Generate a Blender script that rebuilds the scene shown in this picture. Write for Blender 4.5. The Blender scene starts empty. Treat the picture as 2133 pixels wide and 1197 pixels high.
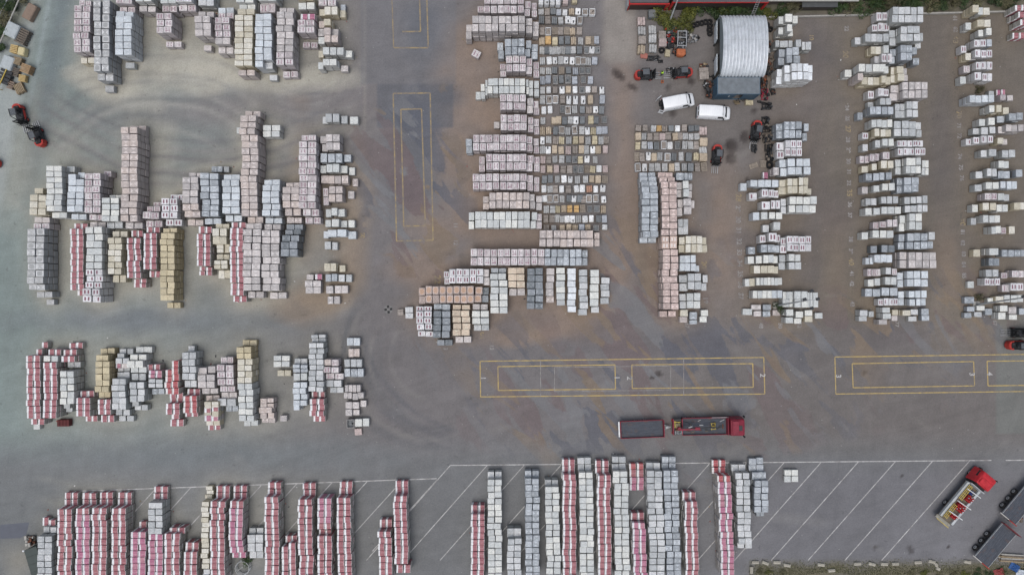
import bpy, bmesh, math, random
import numpy as np
from mathutils import Vector, Matrix
R = math.radians
random.seed(7)
SC = bpy.context.scene
COL = SC.collection

# ------------------------------------------------------------------ camera, sky, sun, exposure
S = 14.2            # photo pixels per metre on the ground
H = 100.0           # camera height
CX, CY = 1066.5, 598.5
cam_data = bpy.data.cameras.new('camera')
cam = bpy.data.objects.new('camera', cam_data)
COL.objects.link(cam)
cam.location = (0, 0, H)
cam.rotation_euler = (0, 0, 0)
cam_data.sensor_width = 36.0
cam_data.lens = 36.0 * H / (2 * CX / S)
cam_data.clip_end = 1000.0
SC.camera = cam

SUN_EL, SUN_ROT = R(72), R(215)
world = bpy.data.worlds.new('World')
SC.world = world
world.use_nodes = True
wn, wl = world.node_tree.nodes, world.node_tree.links
sky = wn.new('ShaderNodeTexSky')
sky.sky_type = 'NISHITA'
sky.sun_disc = False
sky.sun_elevation = SUN_EL
sky.sun_rotation = SUN_ROT
sky.dust_density = 4.0
sky.ozone_density = 1.0
hs = wn.new('ShaderNodeHueSaturation')
hs.inputs['Saturation'].default_value = 0.64
wl.new(sky.outputs[0], hs.inputs['Color'])
wl.new(hs.outputs[0], wn['Background'].inputs['Color'])
wn['Background'].inputs['Strength'].default_value = 0.14
sun_data = bpy.data.lights.new('sun', 'SUN')
sun_data.energy = 1.0
sun_data.angle = R(38)
sun_data.color = (1.0, 0.98, 0.95)
sun = bpy.data.objects.new('sun', sun_data)
COL.objects.link(sun)
# Nishita: rotation measured clockwise from +Y
az = SUN_ROT
d = Vector((math.sin(az) * math.cos(SUN_EL), math.cos(az) * math.cos(SUN_EL), math.sin(SUN_EL)))
sun.rotation_euler = d.to_track_quat('Z', 'Y').to_euler()
SC.view_settings.view_transform = 'Standard'
SC.view_settings.look = 'None'
SC.view_settings.exposure = -0.06
SC.view_settings.gamma = 1.0
SC.view_settings.use_curve_mapping = False
SC.cycles.max_bounces = 6

# ------------------------------------------------------------------ helpers
def W(px, py, z=0.0):
    """photo position of a point known to be z metres above the yard -> its place in the yard"""
    k = (1 - z / H) / S
    return Vector(((px - CX) * k, (CY - py) * k, z))

class NT:
    def __init__(self, name):
        self.m = bpy.data.materials.new(name)
        self.m.use_nodes = True
        self.n, self.l = self.m.node_tree.nodes, self.m.node_tree.links
        self.b = self.n['Principled BSDF']
    def new(self, t, **kw):
        x = self.n.new(t)
        for k, v in kw.items():
            setattr(x, k, v)
        return x
    def link(self, a, b):
        self.l.new(a, b)
    def val(self, x, sock):
        if isinstance(x, (int, float)):
            sock.default_value = x
        elif isinstance(x, (tuple, list)):
            sock.default_value = tuple(x) + ((1.0,) if len(x) == 3 and len(sock.default_value) == 4 else ())
        else:
            self.link(x, sock)
    def math(self, op, a, b=0.0, c=0.0, clamp=False):
        x = self.new('ShaderNodeMath', operation=op, use_clamp=clamp)
        self.val(a, x.inputs[0]); self.val(b, x.inputs[1]); self.val(c, x.inputs[2])
        return x.outputs[0]
    def mix(self, f, a, b, mode='MIX'):
        x = self.new('ShaderNodeMix', data_type='RGBA', blend_type=mode)
        self.val(f, x.inputs[0]); self.val(a, x.inputs[6]); self.val(b, x.inputs[7])
        return x.outputs[2]
    def noise(self, vec, scale, detail=3.0, rough=0.55, dist=0.0, out=0):
        x = self.new('ShaderNodeTexNoise')
        if vec is not None:
            self.link(vec, x.inputs['Vector'])
        x.inputs['Scale'].default_value = scale
        x.inputs['Detail'].default_value = detail
        x.inputs['Roughness'].default_value = rough
        x.inputs['Distortion'].default_value = dist
        return x.outputs[out]
    def ramp(self, f, lo, hi, a=0.0, b=1.0):
        x = self.new('ShaderNodeMapRange')
        x.clamp = True
        self.val(f, x.inputs[0]); x.inputs[1].default_value = lo; x.inputs[2].default_value = hi
        x.inputs[3].default_value = a; x.inputs[4].default_value = b
        return x.outputs[0]
    def mapping(self, vec, scale=(1, 1, 1), rot=(0, 0, 0), loc=(0, 0, 0)):
        x = self.new('ShaderNodeMapping')
        self.link(vec, x.inputs[0]); x.inputs[1].default_value = loc
        x.inputs[2].default_value = rot; x.inputs[3].default_value = scale
        return x.outputs[0]
    def bump(self, h, strength=0.3, dist=0.02):
        x = self.new('ShaderNodeBump')
        x.inputs['Strength'].default_value = strength
        x.inputs['Distance'].default_value = dist
        self.link(h, x.inputs['Height'])
        self.link(x.outputs[0], self.b.inputs['Normal'])
    def finish(self, col, rough=0.7, metal=0.0, spec=0.3):
        self.val(col, self.b.inputs['Base Color'])
        self.val(rough, self.b.inputs['Roughness'])
        self.b.inputs['Metallic'].default_value = metal
        self.b.inputs['Specular IOR Level'].default_value = spec
        return self.m

_mats = {}
def flat(name, col, rough=0.6, metal=0.0, var=0.25, scale=3.0, spec=0.3):
    """worn paint / metal / rubber: one colour broken by grime noise, varied per object"""
    if name in _mats:
        return _mats[name]
    t = NT(name)
    tc = t.new('ShaderNodeTexCoord')
    n = t.noise(tc.outputs['Object'], scale, 5.0, 0.65)
    oi = t.new('ShaderNodeObjectInfo')
    k = t.ramp(n, 0.3, 0.75, 1 - var, 1 + var * 0.6)
    k = t.math('MULTIPLY', k, t.math('MULTIPLY_ADD', oi.outputs['Random'], 0.16, 0.92))
    hsv = t.new('ShaderNodeHueSaturation')
    hsv.inputs['Color'].default_value = tuple(col) + (1,)
    t.link(k, hsv.inputs['Value'])
    rr = t.ramp(n, 0.2, 0.8, max(rough - 0.12, 0.05), min(rough + 0.15, 1.0))
    _mats[name] = t.finish(hsv.outputs[0], rr, metal, spec)
    return _mats[name]

class MB:
    """collects shapes into one mesh"""
    def __init__(self):
        self.bm = bmesh.new()
        self.mi = 0
        self.mats = []
    def mat(self, m):
        if m not in self.mats:
            self.mats.append(m)
        self.mi = self.mats.index(m)
        return self
    def _faces(self, vs, faces):
        v = [self.bm.verts.new(p) for p in vs]
        for f in faces:
            try:
                fc = self.bm.faces.new([v[i] for i in f])
                fc.material_index = self.mi
            except ValueError:
                pass
        return v
    def box(self, c, s, rot=None, bev=0.0, taper=1.0):
        hx, hy, hz = s[0] / 2, s[1] / 2, s[2] / 2
        b = min(bev, hx * 0.9, hy * 0.9, hz * 0.9)
        M = rot if rot is not None else Matrix.Identity(3)
        C = Vector(c)
        if b <= 0:
            pts = [(x * hx * (taper if z > 0 else 1), y * hy * (taper if z > 0 else 1), z * hz) for z in (-1, 1) for y in (-1, 1) for x in (-1, 1)]
            fs = [(0, 2, 3, 1), (4, 5, 7, 6), (0, 1, 5, 4), (2, 6, 7, 3), (0, 4, 6, 2), (1, 3, 7, 5)]
            self._faces([M @ Vector(p) + C for p in pts], fs)
            return self
        rings = []
        def ring(ox, oy, z, bb):
            x, y = hx - ox, hy - oy
            return [(x - bb, -y, z), (x, -y + bb, z), (x, y - bb, z), (x - bb, y, z), (-x + bb, y, z), (-x, y - bb, z), (-x, -y + bb, z), (-x + bb, -y, z)]
        tp = taper
        pts = ring(0, 0, -hz, b) + ring(hx * (1 - tp), hy * (1 - tp), hz - b, b) + ring(b * 0.8 + hx * (1 - tp), b * 0.8 + hy * (1 - tp), hz, b * 0.7)
        fs = [tuple(range(7, -1, -1)), tuple(range(16, 24))]
        for k in range(2):
            for i in range(8):
                a, c2 = k * 8 + i, k * 8 + (i + 1) % 8
                fs.append((a, c2, c2 + 8, a + 8))
        self._faces([M @ Vector(p) + C for p in pts], fs)
        return self
    def cyl(self, p0, p1, r0, r1=None, n=12, cap=True):
        r1 = r0 if r1 is None else r1
        p0, p1 = Vector(p0), Vector(p1)
        q = (p1 - p0).to_track_quat('Z', 'Y')
        pts = []
        for p, r in ((p0, r0), (p1, r1)):
            for i in range(n):
                a = 2 * math.pi * i / n
                pts.append(q @ Vector((r * math.cos(a), r * math.sin(a), 0)) + p)
        fs = [(i, (i + 1) % n, n + (i + 1) % n, n + i) for i in range(n)]
        if cap:
            fs += [tuple(range(n - 1, -1, -1)), tuple(range(n, 2 * n))]
        self._faces(pts, fs)
        return self
    def tube(self, pts, r, n=8):
        for a, b in zip(pts, pts[1:]):
            self.cyl(a, b, r, r, n)
        return self
    def torus(self, c, R0, r, n=20, m=8, axis=(0, 0, 1)):
        q = Vector(axis).to_track_quat('Z', 'Y')
        C = Vector(c)
        pts = []
        for i in range(n):
            a = 2 * math.pi * i / n
            for j in range(m):
                b = 2 * math.pi * j / m
                pts.append(q @ Vector(((R0 + r * math.cos(b)) * math.cos(a), (R0 + r * math.cos(b)) * math.sin(a), r * math.sin(b))) + C)
        fs = []
        for i in range(n):
            for j in range(m):
                fs.append((i * m + j, ((i + 1) % n) * m + j, ((i + 1) % n) * m + (j + 1) % m, i * m + (j + 1) % m))
        self._faces(pts, fs)
        return self
    def loft(self, sections, cap=True):
        n = len(sections[0])
        pts = [p for s in sections for p in s]
        fs = []
        for k in range(len(sections) - 1):
            for i in range(n):
                j = (i + 1) % n
                fs.append((k * n + i, k * n + j, (k + 1) * n + j, (k + 1) * n + i))
        if cap:
            fs.append(tuple(range(n - 1, -1, -1)))
            o = (len(sections) - 1) * n
            fs.append(tuple(range(o, o + n)))
        self._faces([Vector(p) for p in pts], fs)
        return self
    def quad(self, pts):
        self._faces([Vector(p) for p in pts], [tuple(range(len(pts)))])
        return self
    def slab(self, poly, z0, z1):
        n = len(poly)
        pts = [(x, y, z0) for x, y in poly] + [(x, y, z1) for x, y in poly]
        fs = [tuple(range(n - 1, -1, -1)), tuple(range(n, 2 * n))] + [(i, (i + 1) % n, n + (i + 1) % n, n + i) for i in range(n)]
        self._faces([Vector(p) for p in pts], fs)
        return self
    def mesh(self, name, smooth=False):
        bmesh.ops.recalc_face_normals(self.bm, faces=self.bm.faces[:])
        me = bpy.data.meshes.new(name)
        self.bm.to_mesh(me)
        self.bm.free()
        for m in self.mats:
            me.materials.append(m)
        if smooth:
            me.polygons.foreach_set('use_smooth', [True] * len(me.polygons))
            try:
                me.set_sharp_from_angle(angle=R(40))
            except Exception:
                pass
        return me
    def build(self, name, material=None, parent=None, smooth=False):
        if material is not None and not self.mats:
            self.mats.append(material)
        o = bpy.data.objects.new(name, self.mesh(name, smooth))
        COL.objects.link(o)
        if parent is not None:
            o.parent = parent
        return o

def thing(name, label, cat, loc=(0, 0, 0), rz=0.0, group=None):
    o = bpy.data.objects.new(name, None)
    COL.objects.link(o)
    o.location = loc
    o.rotation_euler = (0, 0, rz)
    o.empty_display_size = 0.3
    tag(o, label, cat, group)
    return o

def tag(o, label=None, cat=None, group=None, kind=None):
    if label: o['label'] = label
    if cat: o['category'] = cat
    if group: o['group'] = group
    if kind: o['kind'] = kind
    return o

def copy_tree(o, parent=None):
    c = o.copy()
    COL.objects.link(c)
    if parent is not None:
        c.parent = parent
    for ch in list(o.children):
        copy_tree(ch, c)
    return c

ORD = ('zeroth first second third fourth fifth sixth seventh eighth ninth tenth eleventh twelfth thirteenth fourteenth fifteenth sixteenth '
       'seventeenth eighteenth nineteenth twentieth twenty-first twenty-second twenty-third twenty-fourth twenty-fifth twenty-sixth '
       'twenty-seventh twenty-eighth twenty-ninth thirtieth thirty-first thirty-second thirty-third thirty-fourth thirty-fifth thirty-sixth '
       'thirty-seventh thirty-eighth thirty-ninth fortieth').split()

# ------------------------------------------------------------------ the stacks: kind, extent of the top face on the plan, packs across, packs along, height
# one line per stack, its steps divided by ';'    '# zone'
STACKS = '''
# north-west cluster
l 153 11 187 109 2 7 3.2;l 164 0 190 10 2 1 2.1;c 168 120 195 132 2 1 1.6
h 194 0 210 149 1 10 3.3;h 212 0 228 149 1 10 3.3;h 202 154 236 168 2 1 2.3;h 218 178 237 192 1 1 1
B 239 33 274 115 2 6 3.2;B 242 24 278 33 2 1 2.8;g 260 130 280 141 1 1 1
l 240 -16 275 8 2 2 3.2;l 250 14 282 27 2 1 2.2
w 281 -22 315 4 2 2 3.2;q 290 12 324 23 2 1 2.2
l 325 27 358 69 2 3 3.2;l 337 12 370 26 2 1 2.2;l 346 86 378 98 2 1 1.1;w 333 -18 366 8 2 2 3.2
L 365 -22 400 4 2 2 3.2;l 372 10 408 24 2 1 2.2
q 405 33 439 75 2 3 3.2;q 413 24 446 33 2 1 2.3;q 424 94 441 105 1 1 1.1
g 412 -15 446 13 2 2 2.2
l 447 36 479 78 2 3 3.2;q 447 78 480 92 2 1 3.2;l 454 27 487 36 2 1 2.6;B 454 16 487 26 2 1 1.9;q 454 98 486 112 2 1 2.2
c 488 31 526 137 2 9 3.2;c 494 18 530 31 2 1 2.8;k 496 145 531 155 2 1 2.3
w 492 -20 528 6 2 2 3.2;w 497 9 532 18 2 1 2.4
B 531 28 566 126 2 7 3.2;B 531 126 548 140 1 1 3.2;g 550 130 568 144 1 1 2.2;g 561 155 578 168 1 1 1
w 537 -20 575 2 2 2 3.2;l 540 7 574 27 2 1 2.2
q 575 24 610 108 2 6 3.2;l 575 108 610 136 2 2 3.2;q 581 16 613 24 2 1 2.6;l 589 148 622 162 2 1 1.2
l 619 41 655 69 2 2 2.8;p 625 28 657 40 2 1 2.3;l 630 87 662 100 2 1 1
c 617 -16 650 -2 2 1 3;w 621 5 655 20 2 1 2.2
# upper-aisle rows
l 663 -2 700 13 2 1 1.5;b 710 9 721 22 1 1 .8
c 665 19 679 34 1 1 1.2;c 675 13 703 31 2 1 2.2;c 706 21 719 37 1 1 1.2
k 664 44 676 59 1 1 1.6;c 674 38 689 53 1 1 2.4
q 662 60 676 76 1 1 1.6;k 674 57 689 73 1 1 2.4;q 691 60 705 75 1 1 1.6
w 662 77 676 92 1 1 1.6;k 675 73 704 88 2 1 2.4
c 663 106 674 121 1 1 1.5;w 672 98 716 115 3 1 2.4;w 719 105 734 120 1 1 1.4
w 662 129 674 144 1 1 2.2;w 672 122 702 136 2 1 2.8;q 709 137 725 150 1 1 1
# mid-aisle rows
g 672 243 685 259 1 1 .9;g 678 236 706 255 2 1 1.7;g 710 241 724 258 1 1 .9
w 728 242 746 259 1 1 1.2
q 669 283 682 316 1 2 1.6;q 678 279 708 312 2 2 2.3
b 667 319 713 339 3 1 2;b 716 322 732 338 1 1 1.2
w 667 345 680 362 1 1 1.4;w 679 341 707 359 2 1 2.2;w 709 345 724 362 1 1 1.4;w 726 349 739 366 1 1 .8
k 668 365 683 382 1 1 1.6;k 683 365 725 383 3 1 2;k 734 372 746 389 1 1 .8
l 673 391 685 428 1 2 1.5;k 684 387 713 420 2 2 2.4;q 724 397 738 414 1 1 .8
w 678 434 690 452 1 1 1.4;w 690 433 703 450 1 1 2;w 703 435 718 452 1 1 1.4
w 677 457 690 473 1 1 1.4;w 690 455 706 472 1 1 2;w 709 459 724 474 1 1 1;w 725 458 739 474 1 1 1.2
B 673 481 684 497 1 1 1.2;B 682 477 722 493 2 1 2;B 725 481 742 498 1 1 1.2
g 675 503 689 520 1 1 1.4;g 691 504 703 521 1 1 1
# low-aisle rows
c 675 547 701 565 2 1 1.6;c 707 551 720 566 1 1 .9
b 677 570 703 587 2 1 1.5;g 704 571 718 587 1 1 1.2;g 720 571 733 588 1 1 1
q 679 594 695 611 1 1 1.4;q 696 594 725 611 2 1 1.2
q 682 616 708 633 2 1 1
q 635 583 669 611 2 2 1.6;q 638 570 654 582 1 1 1.2;p 656 570 672 582 1 1 1.2
# bottom-aisle rows
B 722 703 750 720 2 1 1
k 725 725 749 743 2 1 .7
g 717 747 754 764 3 1 1.2
b 717 767 758 785 3 1 1.1
q 718 801 751 817 4 1 1.2;q 716 817 733 830 2 1 1.2;q 734 818 743 833 1 1 1.4;q 744 816 758 830 1 1 1.2
q 719 836 749 851 2 1 1.2;q 750 833 763 847 1 1 .8;q 719 851 734 866 1 1 1.2;q 735 853 749 865 1 1 .8
w 738 872 754 889 1 1 1;w 755 871 769 888 1 1 .8
# upper west stacks
c 61 405 95 448 2 3 3;c 71 392 90 404 1 1 2.2
w 95 345 129 440 2 8 3.3;w 107 442 140 454 2 1 2.2;w 139 346 156 357 1 1 1.5
B 140 373 174 441 2 5 3.2;B 141 362 158 373 1 1 3.2;B 162 359 177 369 1 1 2.2;B 147 445 180 456 2 1 2.2
l 175 360 209 444 2 6 3.2;l 215 356 232 368 1 1 1.4;l 185 447 218 459 2 1 2.6;q 187 462 221 476 2 1 1.6
w 211 412 247 461 2 4 3.2;w 227 406 252 413 2 1 2;g 222 463 256 476 2 1 1.9
k 251 264 286 461 2 14 3.3;k 270 261 304 272 2 1 1;q 260 463 296 476 2 1 2.2
l 295 441 331 456 2 1 2.4;l 305 429 334 441 2 1 1.9;l 319 420 338 432 1 1 1;l 304 459 339 473 2 1 1.7
L 335 412 369 455 2 3 2.6;L 354 405 385 416 2 1 1.6;L 345 457 379 471 2 1 1.8
q 379 368 413 424 2 4 3;k 379 424 413 438 2 1 3;q 392 360 425 369 2 1 2.2;k 383 439 418 453 2 1 2.5;k 390 457 424 470 2 1 1.8
b 416 360 455 414 2 4 3.1;b 421 415 457 451 2 3 2.9;b 426 454 461 467 2 1 2
b 440 346 464 358 2 1 1;g 466 347 475 358 1 1 .8
B 462 374 499 445 2 5 3.2;B 465 363 500 374 2 1 2.9;B 470 448 504 462 2 1 2.1
k 499 240 533 280 2 3 3.3;k 502 280 537 450 2 12 3.3;k 510 231 542 241 2 1 2.4;w 492 265 505 279 1 1 1.4;k 515 452 548 466 2 1 1.8
w 547 260 583 286 2 2 1.9
B 546 385 582 450 2 5 3.2;B 549 374 583 385 2 1 2.9;B 553 453 588 466 2 1 2
k 588 389 623 433 2 3 2.9;k 595 380 626 389 2 1 2.4;k 593 434 626 449 2 1 2.4;k 597 452 629 465 2 1 1.8
l 622 294 659 434 2 10 3;l 627 281 659 294 2 1 2.5;l 630 435 665 450 2 1 2.4;l 636 452 669 466 2 1 1.7
# middle west stacks
h 56 476 92 591 2 8 3.2;l 69 465 103 476 2 1 2.5;q 71 452 104 464 2 1 2.1;h 59 591 94 604 2 1 2.9;h 75 607 109 620 2 1 1.9;h 97 623 114 635 1 1 1
r 145 476 174 604 2 10 2.6;r 153 465 183 476 2 1 1.8;r 160 605 178 616 1 1 1.8
w 178 472 213 560 2 6 3.2;L 178 560 213 600 2 3 3.2;L 171 600 190 629 1 2 3.3;L 190 600 207 615 1 1 3.5;L 192 615 210 630 1 1 3.2
c 224 495 253 571 2 6 2.8;c 234 481 265 494 2 1 1.7;c 235 573 262 589 2 1 1.6
r 263 495 292 579 2 7 2.6;r 273 480 297 494 2 1 1.7;r 278 581 305 599 2 2 1.5
r 298 485 327 561 2 6 2.7;r 305 473 333 485 2 1 2;r 311 563 333 577 2 1 1.6
y 333 485 363 626 2 11 2.9;y 339 475 368 485 2 1 2.4;y 348 629 376 641 2 1 1.1
r 409 487 438 554 2 5 2.6;r 413 471 441 486 2 1 2.2;r 415 556 442 573 2 2 1.6
c 442 475 472 509 2 2 2.8;c 449 466 478 476 2 1 2;c 450 509 465 527 1 2 2.2;c 467 509 475 527 1 1 1.8;c 451 529 478 541 2 1 1.6;c 445 542 474 560 2 2 2.4;c 454 562 482 580 2 1 1.4
r 478 474 507 615 2 11 2.8;r 482 463 512 474 2 1 2.3;r 485 616 514 629 2 1 1.8
q 506 477 543 605 2 9 2.8;q 512 465 546 477 2 1 2.4;q 516 607 550 621 2 1 1.6
q 545 479 582 606 2 9 2.8;q 550 467 585 479 2 1 2.4;q 562 608 597 622 2 1 .9
d 584 503 620 534 2 2 3;d 588 489 623 503 2 1 2.8;d 593 478 627 489 2 1 2.2;d 596 467 631 478 2 1 1.8
# lower west cluster
r 54 740 84 872 2 10 2.6;r 64 873 92 884 2 1 1.8;w 69 885 83 895 1 1 .8
r 89 754 119 871 2 9 2.6;w 90 740 120 753 2 1 2.4;r 100 727 127 740 2 1 1.8;r 86 712 100 725 1 1 1;r 74 727 88 739 1 1 1.8
r 127 741 157 754 2 1 2.2;r 131 727 160 740 2 1 1.6;r 143 714 173 726 2 1 .9;g 140 755 168 766 2 1 1.2
w 125 772 154 842 2 5 2.6;g 132 843 146 851 1 1 1.6;g 137 850 151 858 1 1 1
r 158 828 188 867 2 3 2.2;r 166 814 196 827 2 1 1.4;r 177 867 203 878 2 1 .9
y 197 752 227 817 2 5 2.8;y 200 739 226 752 2 1 2.4;y 208 725 238 737 2 1 1.3;y 205 818 230 828 2 1 1.8
r 204 831 232 863 2 3 2.4;r 210 864 238 879 2 1 1.4
w 282 722 317 735 2 1 1;w 271 738 305 750 2 1 2;w 263 751 297 766 2 1 2.6;w 271 766 305 776 2 1 1.9
g 248 730 262 739 1 1 .9;g 264 730 277 738 1 1 .9;g 244 740 259 748 1 1 1.5;g 240 748 269 758 2 1 1.9;p 240 758 250 767 1 1 1.6;q 252 758 268 767 1 1 1.6
g 243 775 271 787 2 1 1.6;g 245 767 271 774 2 1 1.2
g 274 777 304 792 2 1 1.6
g 232 788 262 853 2 5 2.6;g 241 854 270 865 2 1 1.6;g 248 866 278 877 2 1 .9
g 269 795 300 837 2 3 2.4;g 275 838 289 846 1 1 1.6;g 280 846 308 854 2 1 1.1
p 309 771 338 787 2 2 2;r 306 761 333 771 2 1 1.5
g 309 789 339 807 2 2 2;b 315 809 343 821 2 1 1.1
R 343 770 358 821 1 4 2.6;R 358 751 373 821 1 5 2.6;r 353 821 381 829 2 1 1.7;r 353 830 381 838 2 1 1
r 344 840 374 864 2 2 2;r 356 864 373 872 1 1 1.5;r 353 873 383 888 2 1 1
R 381 824 411 860 2 3 2.4;r 385 860 413 868 2 1 1.6;r 389 809 417 823 2 1 1.3
g 379 733 408 791 2 4 2.6;g 391 721 405 732 1 1 1;g 384 792 410 807 2 1 1.7
q 411 779 447 808 2 2 2.2;q 411 764 431 779 1 1 1.8;q 432 762 449 777 1 1 1.8;q 420 809 455 820 2 1 1.3
k 429 826 457 835 2 1 1
l 451 759 486 802 2 3 2.4;l 460 743 486 757 2 1 1.6;l 458 802 490 815 2 1 1.8;q 460 816 493 830 2 1 1.1
c 425 836 455 852 2 2 2.2;r 425 852 455 860 2 1 2.2;c 425 860 455 868 2 1 2.2;p 425 868 455 877 2 1 2.2;c 429 877 458 886 2 1 1.6;r 433 886 460 895 2 1 1
g 453 830 492 846 2 1 1.6;b 470 846 496 857 2 1 1
y 492 722 523 747 2 2 2.8;c 494 747 525 798 2 4 2.8;w 496 798 527 877 2 6 2.8;y 505 707 535 719 2 1 1;w 507 876 537 887 2 1 1
k 542 829 570 850 2 2 1.7;k 538 851 567 860 2 1 1.9;k 542 861 571 872 2 1 1.5;k 545 872 574 880 2 1 1
w 569 740 604 764 2 2 1.2
c 577 771 606 784 2 1 .8
q 583 864 598 877 1 1 .9
B 610 795 639 845 2 4 2.4;B 611 845 624 855 1 1 2.4;w 611 777 640 793 2 1 2.2;b 610 759 641 775 2 2 2;g 613 747 641 758 2 1 1.2
g 643 714 674 816 2 9 2.4;g 648 697 678 713 2 2 1.3
r 644 830 675 867 2 3 2;r 649 816 676 828 2 1 1.2;r 651 868 678 878 2 1 1
k 675 748 690 762 1 1 2;l 690 748 706 762 1 1 2;l 673 763 706 776 2 1 2.2;l 678 777 716 790 2 1 1.5
g 679 791 712 806 2 1 1.4;g 687 806 716 818 2 1 .9
# south-west rows
g 77 1116 108 1220 2 8 2.6;g 90 1096 117 1109 2 1 1.5;r 87 1077 101 1095 1 1 .9;r 101 1084 116 1095 1 1 .9
r 118 1059 149 1215 2 12 2.5;r 134 1026 162 1052 2 2 .85
r 156 1058 186 1071 2 1 2.5;p 156 1071 187 1214 2 11 2.5;r 171 1026 201 1052 2 2 .85
r 190 1057 222 1213 2 12 2.5;r 207 1025 236 1051 2 2 .85
r 231 1058 262 1214 2 12 2.5;r 245 1025 274 1051 2 2 .85
p 271 1107 304 1211 2 8 2.4;r 289 1085 306 1099 1 1 .9
g 307 1046 338 1112 2 5 2.5;p 307 1112 339 1216 2 8 2.5;r 320 1013 350 1039 2 2 .85
r 342 1110 375 1214 2 8 2.4;r 352 1098 386 1110 2 1 1.7
r 381 1149 410 1214 2 5 2.4;r 385 1128 414 1148 2 1 1.7
c 419 1044 435 1184 1 13 2.5;c 428 1012 443 1038 1 3 1;g 422 1184 436 1216 1 3 2
r 437 1043 468 1212 2 13 2.5;r 450 1011 479 1038 2 2 1
r 478 1043 507 1058 2 1 2.4;p 476 1058 506 1138 2 6 2.4;p 477 1138 508 1151 2 1 2.4;r 486 1011 515 1038 2 2 .9;p 483 1151 512 1161 2 1 1.5
g 515 1112 548 1148 2 2 1.6;g 519 1099 549 1112 2 1 1;g 519 1148 549 1163 2 1 1
r 550 1034 581 1216 2 14 2.6;r 557 1004 586 1031 2 2 1.2
r 587 1137 602 1215 1 6 2.4;r 602 1129 617 1215 1 6 2.4;r 594 1115 619 1130 2 1 1.4
r 619 1039 650 1208 2 13 2.5 3;r 630 1006 658 1032 2 2 .9
p 660 1037 690 1089 2 4 2.5;r 660 1089 690 1102 2 1 2.5;r 664 1102 690 1115 2 1 1.7;r 660 1115 691 1219 2 8 2.5 2
r 700 1036 730 1218 2 14 2.5 4;r 706 1002 734 1029 2 2 .9
r 786 1106 815 1210 2 8 2.5 3;r 790 1081 817 1099 2 1 1.2
r 818 1032 847 1175 2 11 2.5 4;r 826 1175 855 1193 2 1 2.3;r 823 1000 851 1028 2 2 1
# south centre rows
r 980 1070 1009 1213 2 11 2.5;r 981 1051 1010 1068 2 1 1.4
w 1015 998 1045 1206 2 16 2.5 1;g 1016 981 1045 996 2 1 1.4
g 1056 1121 1086 1212 2 7 2.4;g 1056 1099 1086 1119 2 1 1.5
b 1093 996 1123 1204 2 16 2.5 2;b 1093 979 1123 995 2 1 1.5
w 1135 1013 1165 1208 2 15 2.5 3;g 1135 998 1163 1012 2 1 1.6
r 1171 987 1200 1208 2 17 2.5 1;r 1170 956 1198 983 2 2 1.3
w 1206 983 1236 1204 2 17 2.5 2;g 1203 952 1232 981 2 2 1.3
r 1243 989 1272 1210 2 17 2.5 3;r 1239 958 1268 986 2 2 1.3
w 1277 980 1308 1201 2 17 2.5 5;g 1274 950 1304 978 2 2 1.3
R 1310 965 1341 978 2 1 1;r 1310 978 1341 993 2 1 1;p 1311 993 1342 1021 2 2 1
p 1316 1088 1345 1205 2 9 2.4 3;r 1313 1067 1342 1083 2 1 1.5
g 1346 980 1379 1201 2 17 2.5 8;g 1346 963 1376 978 2 1 1.4
b 1381 979 1412 1200 2 17 2.5 8;b 1378 950 1408 977 2 2 1.3
r 1425 1044 1453 1213 2 13 2.5 4;r 1421 1023 1450 1042 2 1 1.5
R 1494 990 1522 1003 2 1 2.6;p 1494 1003 1523 1198 2 15 2.6 8;R 1482 958 1512 986 2 2 .9
g 1533 984 1562 1133 2 11 2.5 4;g 1523 966 1554 981 2 1 1.2;g 1536 1133 1566 1142 2 1 1.8
b 1571 1000 1601 1067 2 5 2.2;b 1559 953 1591 981 2 2 .9;b 1566 982 1597 998 2 1 1.6;b 1575 1067 1592 1075 2 1 1.4
w 1634 978 1663 1004 2 2 .7
# central printed rows
l 1008 -8 1091 9 6 1 3.2;l 1008 11 1091 28 6 1 3.2;l 994 12 1008 27 1 1 2.2;l 1092 2 1105 35 1 2 2.2;l 1106 6 1118 37 1 2 1.4
q 983 33 1094 66 8 2 4.2;q 970 50 983 82 1 2 2.4;q 1095 38 1109 69 1 2 3;q 1109 45 1122 76 1 2 1.9
b 1051 80 1093 114 3 2 3.2;b 1037 88 1050 123 1 2 1.6;b 1094 84 1106 118 1 2 2.2;b 1107 91 1121 124 1 2 1.2
l 1054 116 1096 149 3 2 2.6;l 1041 133 1054 161 1 2 1.3;l 1096 121 1109 155 1 2 1.7;l 1110 128 1123 163 1 2 .9
w 1016 163 1094 195 7 2 2.6;w 1002 174 1011 206 1 2 1.8;w 990 190 1000 207 1 1 .9;w 1011 166 1016 199 1 2 2.2;w 1095 165 1101 197 1 2 2;w 1102 168 1111 200 1 2 1.6;w 1112 168 1123 201 1 2 1.4
l 1041 196 1096 229 4 2 2.6;q 1097 203 1110 236 1 2 1.8;l 1110 209 1123 240 1 2 1
l 1042 238 1098 272 4 2 2.6;q 1028 253 1041 268 1 1 1;l 1099 243 1111 276 1 2 1.8;l 1111 247 1123 281 1 2 1
l 985 280 1097 314 8 2 3;b 971 288 985 320 1 2 1.8;l 1097 284 1110 316 1 2 2;l 1111 288 1123 320 1 2 1.1
l 1012 320 1097 354 6 2 2.8;l 998 325 1011 359 1 2 1.6;l 1097 323 1111 357 1 2 1.8;l 1111 326 1124 358 1 2 1
l 984 361 1097 395 8 2 2.4;l 1098 364 1111 398 1 2 1.7;l 1112 368 1124 400 1 2 1
k 1019 400 1103 434 6 2 2.6;k 1006 409 1019 437 1 2 1.6;q 1104 404 1116 435 1 2 2;q 1117 407 1130 438 1 2 1.4
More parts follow.
